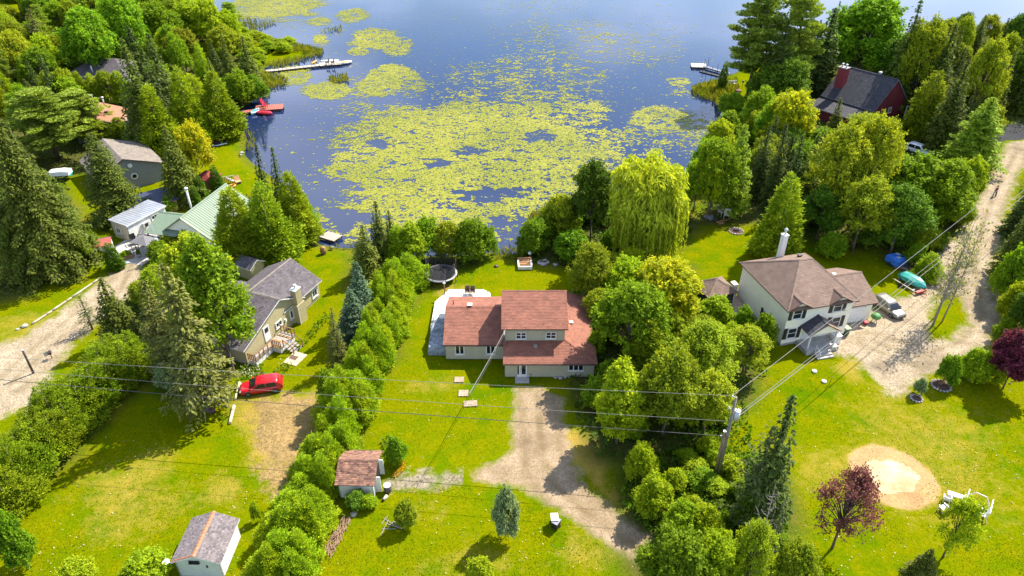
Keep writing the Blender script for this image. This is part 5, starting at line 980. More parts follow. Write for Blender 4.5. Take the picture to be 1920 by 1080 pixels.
Cc.roof([(-cw - .3, -.35, 2.3), (.15, -.35, 2.3), (.15, 6.5, 4.75), (-cw - .3, 6.5, 4.75)], WHITE, SH_GRY); Cc.roof([(.15, 10.7, 2.45), (-cw - .3, 10.7, 2.45), (-cw - .3, 6.5, 4.75), (.15, 6.5, 4.75)], WHITE, SH_GRY); Cc.cap((-cw - .3, 6.5, 4.75), (.15, 6.5, 4.75), SH_TAN)
Cc.roof([(-.1, 7.0, 2.5), (-.1, 14.5, 2.5), (-4.28, 14.5, 4.72), (-4.28, 6.4, 4.72)], WHITE, SH_GRY); Cc.roof([(-8.4, 14.5, 2.5), (-8.4, 7.0, 2.5), (-4.28, 6.4, 4.72), (-4.28, 14.5, 4.72)], WHITE, SH_GRY); Cc.cap((-4.28, 6.4, 4.72), (-4.28, 14.5, 4.72), SH_TAN)
for px, py, w, h, A0, A1, nx in ((522, 607, 1.0, .65, C0, C1, 2), (546, 589, .5, 1.1, C0, C1, 1), (589, 549, .95, .95, K0, K1, 2)): q, z = Cc.hit(A0, A1, px, py); Cc.window(A0, A1, q, z, w, h, nx, 1, fw=.13)
q, z = Cc.hit(C0, C1, 502, 634); do = Cc.box_on(C0, C1, q, 1.75, .95, 1.95, .07, WHITE, 'door', .02); Cc.box_on(C0, C1, q, 2.25, .55, .6, .03, GLASS, 'pane', .08, do); DQ = q
q, z = Cc.hit(C0, C1, 534, 600); Cc.box_on(C0, C1, q, z, .22, .3, .2, WHITE, 'wall_lamp', .02)
ch = MB(); cq = 9.2; ch.box((.25, cq, 1.3), (.85, 1.35, 2.6)); ch.box((.2, cq, 3.5), (.75, 1.0, 2.0)); co = ch.build('chimney', SIDE_O, Cc.e); ch = MB(); ch.box((.2, cq, 4.54), (.85, 1.1, .1)); ch.build('chimney_cap', WHITE, co); ch = MB(); ch.tube((.2, cq, 4.55), (.2, cq, 5.0), .14); ch.lathe((.2, cq, 4.95), [(.24, 0), (.24, .12), (.1, .2)], 10); ch.build('chimney_pot', SILV, co)
for sx in (-.18, .68):
    mb = MB(); mb.box((sx, cq - .69, 1.3), (.09, .05, 2.6)); mb.build('corner_trim', WHITE, co)
p = Cc.L(475, 550, 4.2); vent(Cc, p[0], p[1], 3.85, BLACK, .5)
# entry deck
dk = House('deck', tuple(Cc.W((1.2, DQ))), -22, 'brown railed wooden deck with stairs at the olive house door', 'deck')
for i in range(9): mb = MB(); mb.box((-.1, -.5 + i * .3, .80), (2.0, .28, .05)); mb.build('plank', GREYW if i % 3 else ORANGEW, dk.e)
for i in range(10): mb = MB(); mb.box((-.65, -.8 - i * .3, .80), (.95, .28, .05)); mb.build('plank', GREYW, dk.e)
fb = MB(); fb.box((-.1, .65, .4), (1.9, 2.5, .7)); fb.box((-.66, -2.1, .4), (.8, 2.7, .7)); fb.build('deck_frame', WHITE, dk.e)
for i in range(4): mb = MB(); mb.box((1.15 + i * .3, .6, .62 - i * .18), (.3, 1.5, .06)); mb.build('stair_tread', GREYW, dk.e)
for a, b_ in (((.9, 1.95), (-1.0, 1.95)), ((-.15, -.75), (-.15, -3.55)), ((-.15, -3.55), (-1.1, -3.55)), ((.9, -.6), (-.1, -.6))):
    n = 5; mb = MB()
    for i in range(n): q = (a[0] + (b_[0] - a[0]) * i / (n - 1), a[1] + (b_[1] - a[1]) * i / (n - 1)); mb.box((q[0], q[1], 1.25), (.09, .09, .95))
    d = math.hypot(b_[0] - a[0], b_[1] - a[1]); an = math.atan2(b_[1] - a[1], b_[0] - a[0]); mb.box(((a[0] + b_[0]) / 2, (a[1] + b_[1]) / 2, 1.72), (d, .12, .06), an); mb.box(((a[0] + b_[0]) / 2, (a[1] + b_[1]) / 2, 1.0), (d, .05, .05), an); mb.build('railing', WOODB, dk.e)
for y in (-.2, 1.4):
    mb = MB(); mb.tube((.95, y, 1.7), (2.2, y, .95), .05); mb.box((2.2, y, .5), (.09, .09, 1.0)); mb.box((.95, y, 1.2), (.09, .09, 1.0)); mb.build('railing', WOODB, dk.e)
p = G(555, 673); mt = House('landing_slab', (p.x, p.y, 0), -22, 'pale landing slab on the grass below the brown deck stairs', 'slab')
for i in range(3): mb = MB(); mb.box((-.05, -.75 + i * .72, .05), (1.7, .68, .08)); mb.build('slab', M('beige_slab', (.52, .43, .30), (.45, .36, .25), 3, .9), mt.e)
mb = MB(); mb.box((-.3, .0, .105), (.9, .55, .03)); mb.build('door_mat', BROWNF, mt.e)
# little grey roofed shed behind it
p = G(474, 515); S = House('shed', (p.x, p.y, 0), -30, 'small grey roofed olive shed behind the olive house', 'shed'); gable_box(S, -1.3, 1.3, -1.1, 1.1, 1.9, 2.7, SIDE_O, 'x')
S.roof([(-1.5, -1.35, 1.85), (1.5, -1.35, 1.85), (1.5, 0, 2.75), (-1.5, 0, 2.75)], WHITE, SH_GRY); S.roof([(1.5, 1.35, 1.85), (-1.5, 1.35, 1.85), (-1.5, 0, 2.75), (1.5, 0, 2.75)], WHITE, SH_GRY)
# ------------------------------------------------------------------ D: pale green metal roofed cottage
MINT = M('mint_metal', (0.165, 0.225, 0.155), (0.145, 0.20, 0.14), 1.5, 0.6, 0, 0.0); D0 = G(337, 409, 5.3)
D = House('cottage', (D0.x, D0.y, 0), -13, 'cottage with a pale mint green ribbed metal roof', 'house'); dl, dw = 11.2, 4.2
D.wall((-3.8, .35), (3.8, .35), 0, [(0, 2.5), (3.8, 5.1), (7.6, 2.5)], SIDE_C); D.wall((3.8, .35), (3.8, dl - .4), 0, 2.5, SIDE_C); D.wall((3.8, dl - .4), (-3.8, dl - .4), 0, [(0, 2.5), (3.8, 5.1), (7.6, 2.5)], SIDE_C); D.wall((-3.8, dl - .4), (-3.8, .35), 0, 2.5, SIDE_C)
D.sheet([(dw, 0, 2.35), (dw, dl, 2.35), (0, dl, 5.3), (0, 0, 5.3)], MINT, .42, .045); D.sheet([(-dw, dl, 2.35), (-dw, 0, 2.35), (0, 0, 5.3), (0, dl, 5.3)], MINT, .42, .045); D.cap((0, 0, 5.3), (0, dl, 5.3), MINT, .34)
mb = MB(); mb.tube((.05, -.03, 5.27), (dw, -.03, 2.3), .09, n=4); mb.tube((-.05, -.03, 5.27), (-dw, -.03, 2.3), .09, n=4); mb.build('rake_board', M('sage_trim', (.33, .36, .26), (.28, .31, .22), 2, .6), D.e)
q, z = D.hit((-3.8, .35), (3.8, .35), 346, 434); D.window((-3.8, .35), (3.8, .35), q, z, .8, .8)
cz = 4.05; ca, cb = D.L(299, 397, cz), D.L(313, 442, 2.75); cx0 = ca[0]; yr = ca[1]; ye = min(cb[1], yr - 2.4)
D.sheet([(cx0, ye, 2.75), (-.9, ye, 2.75), (-.9, yr, cz), (cx0, yr, cz)], MINT, .42, .02); D.sheet([(-.9, yr + 2.4, 2.75), (cx0, yr + 2.4, 2.75), (cx0, yr, cz), (-.9, yr, cz)], MINT, .42, .02); D.cap((cx0, yr, cz), (-.9, yr, cz), MINT, .3)
for y in (ye + .3, yr + 2.1): D.post(cx0 + .25, y, 0, 2.7, .14, GREYW)
D.wall((-3.9, ye + .9), (-2.9, ye + .9), 0, 2.6, WOODB, .3, 'porch_wall')
mb = MB(); p = D.L(350, 385, 3.2); mb.tube((-4.7, p[1] + 1.2, 0), (-4.7, p[1] + 1.2, 5.2), .15); mb.lathe((-4.7, p[1] + 1.2, 5.15), [(.26, 0), (.28, .2), (.12, .32)], 10); mb.build('stove_pipe', WHITE, D.e)
# metal roofed cabin left of it
Mc = G(202, 413, 2.75); N_ = House('cabin', (Mc.x, Mc.y, 0), -25, 'low beige cabin with a grey ribbed metal roof', 'cabin'); nw, nd = 3.55, 7.0; BEI = M('beige_wall', (.52, .46, .35), (.47, .41, .31), 2, .7)
N_.wall((.15, .2), (nw - .15, .2), 0, [(0, 2.7), (nw - .3, 2.5)], BEI, 0); N_.wall((nw - .15, .2), (nw - .15, nd - .2), 0, 2.5, WHITE, .2); N_.wall((nw - .15, nd - .2), (.15, nd - .2), 0, [(0, 2.5), (nw - .3, 2.7)], BEI, 0); N_.wall((.15, nd - .2), (.15, .2), 0, 2.7, BEI, 0)
MROOF = M('grey_metal', (.40, .42, .46), (.32, .34, .38), .8, .35, 0, .35); N_.sheet([(0, nd, 2.85), (0, 0, 2.85), (nw, 0, 2.62), (nw, nd, 2.62)], MROOF, .45, .035); N_.box_on((nw, 0), (nw, nd), nd / 2, 2.52, nd, .18, .05, WHITE, 'fascia', .0)
q, z = N_.hit((.15, .2), (nw - .15, .2), 223, 432); N_.window((.15, .2), (nw - .15, .2), q, z, .8, .85)
q, z = N_.hit((nw - .15, .2), (nw - .15, nd - .2), 270, 420); ac = N_.box_on((nw - .15, .2), (nw - .15, nd - .2), q, z, .95, .7, .4, SILV, 'heat_pump', .12); N_.box_on((nw - .15, .2), (nw - .15, nd - .2), q, z, .5, .5, .03, BLACK, 'fan_grille', .52, ac)
N_.window((nw - .15, .2), (nw - .15, nd - .2), q + 2.1, 1.8, 1.4, .6, 3)
# small white shed with red edged roof
p = G(186, 478); S = House('shed', (p.x, p.y, 0), 24, 'small white shed with a red and black roof by the patio', 'shed'); gable_box(S, -1.9, 1.9, -1.0, 1.0, 1.9, 2.35, WHITE, 'x', lap=.3)
S.roof([(-2.1, -1.25, 1.85), (2.1, -1.25, 1.85), (2.1, 0, 2.4), (-2.1, 0, 2.4)], M('red_tin', (.38, .10, .07), (.32, .085, .06), 3, .6), None); S.roof([(2.1, 1.25, 1.85), (-2.1, 1.25, 1.85), (-2.1, 0, 2.4), (2.1, 0, 2.4)], BLACK, SH_DRK)
# grey house with the round window
p = G(253, 353); E_ = House('house', (p.x, p.y, 0), 40, 'grey house with a round white rimmed window and brown roof', 'house'); E_.wall((-4.5, 0), (5.0, 0), 0, [(0, 2.6), (4.0, 5.2), (9.5, 3.1)], GREYW2, .25); E_.wall((5.0, 0), (5.0, 11), 0, 3.1, GREYW2, .25); E_.wall((-4.5, 11), (-4.5, 0), 0, 2.6, GREYW2, .25)
E_.roof([(5.5, -.3, 3.0), (5.5, 11, 3.0), (-.5, 11, 5.3), (-.5, -.3, 5.3)], BROWNF, SH_TAN); E_.roof([(-5.0, 11, 2.5), (-5.0, -.3, 2.5), (-.5, -.3, 5.3), (-.5, 11, 5.3)], BROWNF, SH_TAN)
q, z = E_.hit((-4.5, 0), (5, 0), 252, 330); mb = MB(); w = E_.W((-4.5 + q, 0)); mb.tube((-4.5 + q, .02, z), (-4.5 + q, -.09, z), .52, n=20); rw = mb.build('round_window', WHITE, E_.e); mb = MB(); mb.tube((-4.5 + q, -.085, z), (-4.5 + q, -.11, z), .34, n=20); mb.build('pane', GLASS, rw)
q, z = E_.hit((-4.5, 0), (5, 0), 243, 310); mb = MB(); mb.tube((-4.5 + q, 0, z), (-4.5 + q, -.25, z), .34, n=14); mb.build('wall_lamp', WHITE, E_.e)
mb = MB()
p = G(283, 372, 2.0); Lr = House('carport', (p.x, p.y, 0), 40, 'lean-to with a flat dark blue roof and tan side below the grey wall', 'lean-to'); NAVY = M('navy_roof', (.030, .040, .085), (.045, .052, .095), 2, .6)
Lr.roof([(-3.8, -2.6, 1.95), (3.2, -2.6, 1.95), (3.2, 2.6, 2.15), (-3.8, 2.6, 2.15)], NAVY, None, .12); Lr.wall((-3.5, -2.3), (2.9, -2.3), 0, 1.85, ORANGEW, .2); Lr.wall((2.9, -2.3), (2.9, 2.3), 0, 1.9, ORANGEW, .2)
# orange roof, upper grey roof, chalet
p = G(186, 214, 3.6); Fh = House('house', (p.x, p.y, 0), 22, 'small house with an orange shingle roof among the trees', 'house'); gable_box(Fh, -4, 4, -4.5, 4.5, 2.7, 4.2, GREYW2, 'y'); Fh.roof([(4.4, -5, 2.6), (4.4, 5, 2.6), (0, 5, 4.3), (0, -5, 4.3)], WHITE, SH_ORG); Fh.roof([(-4.4, 5, 2.6), (-4.4, -5, 2.6), (0, -5, 4.3), (0, 5, 4.3)], WHITE, SH_ORG); vent(Fh, 1.3, -.5, 3.75, BLACK, .6)
mb = MB(); mb.tube((.8, 3.6, 3.9), (.8, 3.6, 5.5), .13); mb.lathe((.8, 3.6, 5.45), [(.26, 0), (.28, .2), (.1, .3)], 8); mb.build('chimney', SILV, Fh.e)
mb = MB(); mb.tube((-.9, 4.2, 3.9), (-.9, 4.2, 5.9), .04); mb.lathe((-1.2, 4.1, 5.9), [(.1, 0), (.45, .16), (.5, .2)], 10); mb.build('satellite_dish', WHITE, Fh.e)
p = G(112, 216, 2.2); S = House('shed', (p.x, p.y, 0), 22, 'low orange roofed shed hidden left of the orange roofed house', 'shed'); gable_box(S, -1.5, 1.5, -1.5, 1.5, 1.8, 2.3, GREYW2, 'x'); S.roof([(-1.8, -1.8, 1.75), (1.8, -1.8, 1.75), (1.8, 0, 2.4), (-1.8, 0, 2.4)], WHITE, SH_ORG); S.roof([(1.8, 1.8, 1.75), (-1.8, 1.8, 1.75), (-1.8, 0, 2.4), (1.8, 0, 2.4)], WHITE, SH_ORG)
p = G(200, 122, 4.0); Gh = House('house', (p.x, p.y, 0), -6, 'house with a grey hip roof deep among the upper left trees', 'house'); hx, hy, ez, rz_ = 7.2, 5.2, 3.0, 5.6
for a, b_ in (((-hx + .4, -hy + .4), (hx - .4, -hy + .4)), ((hx - .4, -hy + .4), (hx - .4, hy - .4)), ((hx - .4, hy - .4), (-hx + .4, hy - .4)), ((-hx + .4, hy - .4), (-hx + .4, -hy + .4))): Gh.wall(a, b_, 0, ez, GREYW2, .25)
Gh.roof([(-hx, -hy, ez), (hx, -hy, ez), (2.4, 0, rz_), (-2.4, 0, rz_)], WHITE, SH_GRY, contrast=.5); Gh.roof([(hx, -hy, ez), (hx, hy, ez), (2.4, 0, rz_)], WHITE, SH_GRY, contrast=.5); Gh.roof([(hx, hy, ez), (-hx, hy, ez), (-2.4, 0, rz_), (2.4, 0, rz_)], WHITE, SH_GRY, contrast=.5); Gh.roof([(-hx, hy, ez), (-hx, -hy, ez), (-2.4, 0, rz_)], WHITE, SH_GRY, contrast=.5); vent(Gh, .1, -2.0, 4.6, BLACK, .6)
mb = MB(); mb.tube((-.8, -4.2, 3.2), (-.8, -4.2, 5.0), .14); mb.build('stove_pipe', SILV, Gh.e)
h0 = G(1640, 208, 3.6); H_ = House('chalet', (h0.x, h0.y, 0), -54, 'dark roofed red chalet with a tall red chimney on the right', 'house'); hl, hr = 11.6, 5.9
H_.wall((-.25, .3), (-.25, hr * 2 - .3), 0, [(0, 3.4), (hr - .3, 8.3), (hr * 2 - .6, 3.4)], REDW, .25); H_.wall((-hl + .3, .3), (-.25, .3), 0, 3.4, REDW, .25); H_.wall((-hl + .3, hr * 2 - .3), (-hl + .3, .3), 0, [(0, 3.4), (hr - .3, 8.3), (hr * 2 - .6, 3.4)], REDW, .25)
FASD = M('pale_edge', (.24, .24, .27), (.2, .2, .23), 3, .6)
H_.roof([(-hl, 0, 3.5), (0, 0, 3.5), (0, hr, 8.5), (-hl, hr, 8.5)], FASD, SH_DRK, contrast=1.3); H_.roof([(0, hr * 2, 3.5), (-hl, hr * 2, 3.5), (-hl, hr, 8.5), (0, hr, 8.5)], FASD, SH_DRK); H_.cap((-hl, hr, 8.5), (0, hr, 8.5), SH_DRK)
H_.roof([(-hl - 1.0, -4.2, 2.3), (.3, -4.2, 2.3), (-.2, .28, 3.2), (-hl + .2, .28, 3.2)], FASD, SH_DRK, name='porch_roof'); H_.wall((-hl + .2, -3.4), (-.4, -3.4), 0, 2.3, REDW, .25); H_.wall((-.4, -3.4), (-.4, .3), 0, 2.5, REDW, .25)
ch = MB(); ch.box((-hl + 2.0, 2.6, 6.3), (1.7, 1.3, 5.6)); co = ch.build('chimney', M('red_chimney', (.26, .035, .045), (.21, .03, .04), 4, .7), H_.e); ch = MB(); ch.box((-hl + 2.0, 2.6, 9.15), (1.85, 1.45, .14)); ch.build('chimney_cap', CONC, co)
for dx in (-.45, .4): ch = MB(); ch.lathe((-hl + 2 + dx, 2.6, 9.2), [(.16, 0), (.16, .45), (.26, .5), (.24, .65), (.05, .7)], 10); ch.build('chimney_pot', SILV, co)
ch = MB(); ch.lathe((-4.0, hr + .2, 8.4), [(.3, 0), (.3, .35), (.42, .42), (.35, .62), (.05, .7)], 10); ch.build('roof_vent', SILV, H_.e)
q, z = H_.hit((-.25, .3), (-.25, hr * 2), 1672, 192); H_.window((-.25, .3), (-.25, hr * 2), max(1.5, q), 2.4, 1.0, 1.0)
# ------------------------------------------------------------------ sheds on the near lawns
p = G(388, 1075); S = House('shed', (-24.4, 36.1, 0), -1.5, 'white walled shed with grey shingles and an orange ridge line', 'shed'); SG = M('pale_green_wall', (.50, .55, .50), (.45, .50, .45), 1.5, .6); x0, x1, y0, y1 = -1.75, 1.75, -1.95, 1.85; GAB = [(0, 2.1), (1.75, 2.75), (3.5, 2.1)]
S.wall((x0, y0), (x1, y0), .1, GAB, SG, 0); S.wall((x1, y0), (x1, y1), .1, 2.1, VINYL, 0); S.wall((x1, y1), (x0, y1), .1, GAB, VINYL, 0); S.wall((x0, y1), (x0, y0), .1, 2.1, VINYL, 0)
SHB = M('mottled_shingle', (.24, .20, .195), (.085, .072, .082), 1.6, .85, tint=True)
ra = S.roof([(x1 + .22, y0 - .22, 2.02), (x1 + .22, y1 + .25, 2.02), (0, y1 + .25, 2.86), (0, y0 - .22, 2.86)], WHITE, SHB, .1, (.17, .15), contrast=1.0); S.roof([(x0 - .22, y1 + .25, 2.02), (x0 - .22, y0 - .22, 2.02), (0, y0 - .22, 2.86), (0, y1 + .25, 2.86)], WHITE, SHB, .1, (.17, .15), contrast=1.0); S.cap((0, y0 - .22, 2.86), (0, y1 + .25, 2.86), CAPO, .34)
S.cap((x0 - .2, y0 - .1, 2.03), (-.1, y0 - .1, 2.84), CAPO, .24, 'edge_cap')
S.window((x0, y0), (x1, y0), 1.55, 1.95, .75, .2, 2, 1, BLACK, .05); S.box_on((x0, y0), (x1, y0), 2.45, 1.4, .1, .25, .06, BLACK, 'door_latch', .01)
mb = MB(); mb.tube((x0 - .1, y0 - .1, 1.9), (x0 - .45, y0 - .2, 2.1), .03); mb.lathe((x0 - .5, y0 - .25, 2.05), [(.05, 0), (.22, .08), (.28, .16)], 12); mb.build('satellite_dish', WHITE, S.e)
S = House('shed', (-13.55, 43.7, 0), -1.5, 'small white shed with a russet shingle roof beside the hedge', 'shed'); x0, x1, y0, y1 = -1.55, 1.5, -1.75, 1.75; gable_box(S, x0, x1, y0, y1, 2.05, 2.8, VINYL, 'x', .05, 0)
S.roof([(x0 - .2, y0 - .3, 1.98), (x1 + .25, y0 - .3, 1.98), (x1 + .25, 0, 2.92), (x0 - .2, 0, 2.92)], BROWNF, SH_RED2, .08, (.26, .17), contrast=1.4); S.roof([(x1 + .25, y1 + .3, 1.98), (x0 - .2, y1 + .3, 1.98), (x0 - .2, 0, 2.92), (x1 + .25, 0, 2.92)], BROWNF, SH_RED2, .08, (.26, .17), contrast=1.4); S.cap((x0 - .2, 0, 2.92), (x1 + .25, 0, 2.92), SH_RED2, .26)
do = S.box_on((x1, y0), (x1, y1), 1.75, 1.0, 1.5, 1.8, .05, BLACK, 'doorway', .005); S.box_on((x1, y0), (x1, y1), .75, 1.0, .08, 1.85, .5, WHITE, 'door', .01); S.box_on((x1, y0), (x1, y1), 2.75, 1.0, .08, 1.85, .4, WHITE, 'door', .01)
# little red roofed hut on the lake lawn
p = G(394, 350); S = House('hut', (p.x, p.y, 0), -20, 'little hut with a red hip roof between two columnar cedars', 'hut'); S.wall((-1.3, -1.2), (1.3, -1.2), 0, 1.9, WOODB, .2); S.wall((1.3, -1.2), (1.3, 1.2), 0, 1.9, WOODB, .2); S.wall((1.3, 1.2), (-1.3, 1.2), 0, 1.9, WOODB, .2); S.wall((-1.3, 1.2), (-1.3, -1.2), 0, 1.9, WOODB, .2)
cc = [(-1.7, -1.6, 1.85), (1.7, -1.6, 1.85), (1.7, 1.6, 1.85), (-1.7, 1.6, 1.85)]; RT = M('red_shingle', (.30, .055, .045), (.24, .045, .04), 2, .8, tint=True)
for i in range(4): S.roof([cc[i], cc[(i + 1) % 4], (0, 0, 2.9)], BROWNF, RT, .1)
# ------------------------------------------------------------------ smaller things
def glossy(name, col, metal=0.0, rough=0.25): 
    m = M(name, col, tuple(c * .93 for c in col), 1.5, rough, 0, metal); m.node_tree.nodes['Principled BSDF'].inputs['Coat Weight'].default_value = 0.6; return m
TYRE = M('tyre_rubber', (.02, .02, .02), (.03, .03, .03), 8, .9); RIM = M('alloy', (.16, .16, .165), (.1, .1, .11), 5, .4, 0, .4); LAMP = M('lamp_glass', (.30, .30, .31), (.22, .22, .23), 5, .2); TAIL = M('tail_lamp', (.25, .01, .01), (.2, .01, .01), 5, .2)
def make_car(name, px, py, ang, L, W, H, paint, label, hood=1.0, wind=.85, rear=.42, cat='car', wagon=0.0):
    p = G(px, py); root = empty(name, (p.x, p.y, 0), R(ang), label, cat); hl, hw = L / 2, W / 2; belt = H * .60; hz = H * .56
    def ring(x, w, zb, zt): return [(x, -w * .86, zb), (x, -w, zb + .12), (x, -w, zb + (zt - zb) * .6), (x, -w * .93, zt - .03), (x, -w * .7, zt), (x, w * .7, zt), (x, w * .93, zt - .03), (x, w, zb + (zt - zb) * .6), (x, w, zb + .12), (x, w * .86, zb)]
    mb = MB(); mb.loft([ring(-hl, hw * .80, .38, belt * .86), ring(-hl + .12, hw * .92, .27, belt * .97), ring(-hl + .6, hw, .22, belt), ring(0, hw, .20, belt), ring(hl - 1.45, hw, .21, belt * .98), ring(hl - .8, hw * .98, .22, hz * .95), ring(hl - .25, hw * .90, .25, hz * .84), ring(hl, hw * .70, .32, hz * .68)])
    for sx in (-1, 1):                                            # wheel arch lips
        pass
    xb0, xb1 = -hl + .07, hl - hood; xr0, xr1 = xb0 + rear, xb1 - wind - .1
    def cab(x0, x1, w, z): return [(x0, -w * .9, z), (x0 + .1, -w, z), (x1 - .12, -w, z), (x1, -w * .85, z), (x1, w * .85, z), (x1 - .12, w, z), (x0 + .1, w, z), (x0, w * .9, z)]
    mb.loft([cab(xb0, xb1, hw * .95, belt - .06), cab(xr0 - .04, xr1 + .06, hw * .78, H - .09), cab(xr0 + .12, xr1 - .14, hw * .70, H - .02), cab(xr0 + .5, xr1 - .45, hw * .55, H)]); body = mb.build('body', paint, root)
    def gl(pts, nm): q = [Vector(a) for a in pts]; n_ = (q[1] - q[0]).cross(q[2] - q[0]).normalized() * .014; m2 = MB(); m2.poly([a + n_ for a in q]); return m2.build(nm, GLASS, root)
    zb, zt = belt + .0, H - .14; f = lambda x0, x1, t: x0 + (x1 - x0) * t; wt, wb = hw * .805, hw * .945
    gl([(f(xb1, xr1, .06), -wb * .83, zb), (f(xb1, xr1, .06), wb * .83, zb), (xr1 + .1, wt * .82, zt), (xr1 + .1, -wt * .82, zt)], 'windshield')
    gl([(f(xb0, xr0, .35), wb * .82, zb + .12), (f(xb0, xr0, .35), -wb * .82, zb + .12), (xr0 - .01, -wt * .82, zt), (xr0 - .01, wt * .82, zt)], 'rear_window')
    xs_ = [(f(xb0, xr0, .5) + .3, (xb0 + xb1) / 2 - .12), ((xb0 + xb1) / 2 - .02, f(xb1, xr1, .35) - .2)]
    for a, b_ in xs_:
        for sy in (-1, 1):
            tp = [(a, sy * wb, zb + .02), (b_, sy * wb, zb + .02), (min(b_, xr1 - .12), sy * wt * 1.01, zt), (max(a, xr0 + .2), sy * wt * 1.01, zt)]; gl(tp if sy < 0 else tp[::-1], 'side_window')
    for ax in (hl - .88, -hl + .80):
        for sy in (-1, 1):
            w = MB(); w.tube((ax, sy * (hw - .22), .32), (ax, sy * (hw + .02), .32), .32, n=18); wo_ = w.build('wheel', TYRE, root); w = MB(); w.tube((ax, sy * (hw + .02), .32), (ax, sy * (hw + .032), .32), .19, n=14); w.build('rim', RIM, wo_)
    for sy in (-1, 1):
        w = MB(); w.box((hl - .19, sy * hw * .66, hz * .74), (.2, .34, .09), sy * -.45); w.build('headlight', LAMP, root); w = MB(); w.box((-hl + .06, sy * hw * .74, belt * .82), (.12, .3, .16), sy * .3); w.build('tail_light', TAIL, root); w = MB(); w.box((xb1 - .35, sy * (hw + .07), belt + .05), (.16, .2, .13)); w.build('mirror', paint, root)
    w = MB(); w.box((hl - .03, 0, .42), (.08, W * .55, .2)); w.build('grille', BLACK, root); return root
make_car('parked_car', 492, 730, 193.5, 4.4, 1.84, 1.46, glossy('red_paint', (.52, .010, .018)), 'bright red hatchback parked on the worn dirt drive of the left lawn')
make_car('parked_car', 1664, 582, -70, 4.35, 1.76, 1.50, glossy('silver_paint', (.22, .205, .185), .3, .35), 'silver station wagon parked beside the garage of the cream house', rear=.38)
make_car('parked_car', 1721, 287, -52, 4.5, 1.85, 1.65, glossy('white_car_paint', (.72, .74, .78)), 'white car half hidden among the trees below the chalet', hood=.95)
# trampoline
tp = G(826, 511.5, .95); t = empty('trampoline', (tp.x, tp.y, 0), 0, 'big round trampoline with black safety net behind the red roofed house', 'trampoline'); rr = 2.15
NET = bpy.data.materials.new('black_net'); NET.use_nodes = True; nn, ll = NET.node_tree.nodes, NET.node_tree.links; tb = nn.new('ShaderNodeBsdfTransparent'); ms = nn.new('ShaderNodeMixShader'); ms.inputs[0].default_value = .62; nn['Principled BSDF'].inputs['Base Color'].default_value = (.012, .012, .014, 1); nn['Principled BSDF'].inputs['Roughness'].default_value = .9; ll.new(tb.outputs[0], ms.inputs[1]); ll.new(nn['Principled BSDF'].outputs[0], ms.inputs[2]); ll.new(ms.outputs[0], nn['Material Output'].inputs[0])
mb = MB(); mb.lathe((0, 0, .88), [(rr - .28, .02), (rr - .28, .06), (rr, .05), (rr + .02, .0), (rr, -.05)], 36); mb.f = mb.f[:-2]; mb.t = mb.t[:-2]; mb.sm = mb.sm[:-2]; mb.build('edge_pad', M('grey_pad', (.42, .41, .42), (.33, .32, .34), 3, .7), t)
mb = MB(); mb.lathe((0, 0, .87), [(rr - .26, 0), (rr - .26, .02)], 36); mb.build('mat', M('black_mat', (.045, .045, .052), (.035, .035, .04), 3, .8), t)
mb = MB(); n_ = 40
for i in range(n_):
    a, b_ = 2 * math.pi * i / n_, 2 * math.pi * (i + 1) / n_; mb.poly([((rr - .3) * math.cos(a), (rr - .3) * math.sin(a), .93), ((rr - .3) * math.cos(b_), (rr - .3) * math.sin(b_), .93), ((rr - .3) * math.cos(b_), (rr - .3) * math.sin(b_), 2.65), ((rr - .3) * math.cos(a), (rr - .3) * math.sin(a), 2.65)])
mb.build('net', NET, t)
for i in range(8):
    a = 2 * math.pi * (i + .5) / 8; x, y = rr * math.cos(a), rr * math.sin(a); mb = MB(); mb.tube((x, y, .05), (x * .97, y * .97, 2.7), .035); mb.build('net_pole', M('dark_steel', (.10, .10, .11), (.07, .07, .08), 3, .5), t)
    mb = MB(); mb.tube((x, y, .04), (x, y, .88), .045); mb.tube((x - .45 * math.sin(a), y + .45 * math.cos(a), .05), (x + .45 * math.sin(a), y - .45 * math.cos(a), .05), .04); mb.build('leg', BLACK, t)
mb = MB(); mb.poly([(.1, -1.2, .96), (.45, -1.2, .96), (.38, -1.0, 1.5), (.28, -1.0, 1.55)]); mb.build('net_flap', GALV, t)
# white deck with tarpaulin, its seats, the braced post
d = empty('deck', (-6, 69, 0), 0, 'white painted angular deck wrapping the left end of the red roofed house', 'deck'); DKP = M('white_deck', (.80, .76, .68), (.70, .66, .58), 2, .6)
pol = [(-7.36, 66.2), (-7.36, 70.2), (-2.5, 70.2), (-2.7, 73.4), (-3.5, 74.1), (-8.0, 74.1), (-9.45, 71.5), (-9.5, 66.2)][::-1]; pol = [(x + 6, y - 69) for x, y in pol]
mb = MB(); mb.prism(pol, .05, .52); mb.build('deck_frame', DKP, d); y0_ = -2.8; k = 0
while y0_ < 5.05:
    ym = y0_ + .06; xs_ = []
    for i in range(len(pol)):
        (xa, ya), (xb, yb) = pol[i], pol[(i + 1) % len(pol)]
        if (ya - ym) * (yb - ym) < 0: xs_.append(xa + (xb - xa) * (ym - ya) / (yb - ya))
    if len(xs_) >= 2: mb = MB(); mb.box(((min(xs_) + max(xs_)) / 2, ym + .14, .545), (max(xs_) - min(xs_), .27, .05), 0, tr.uniform(.2, .8)); mb.build('plank', DKP, d)
    y0_ += .29; k += 1
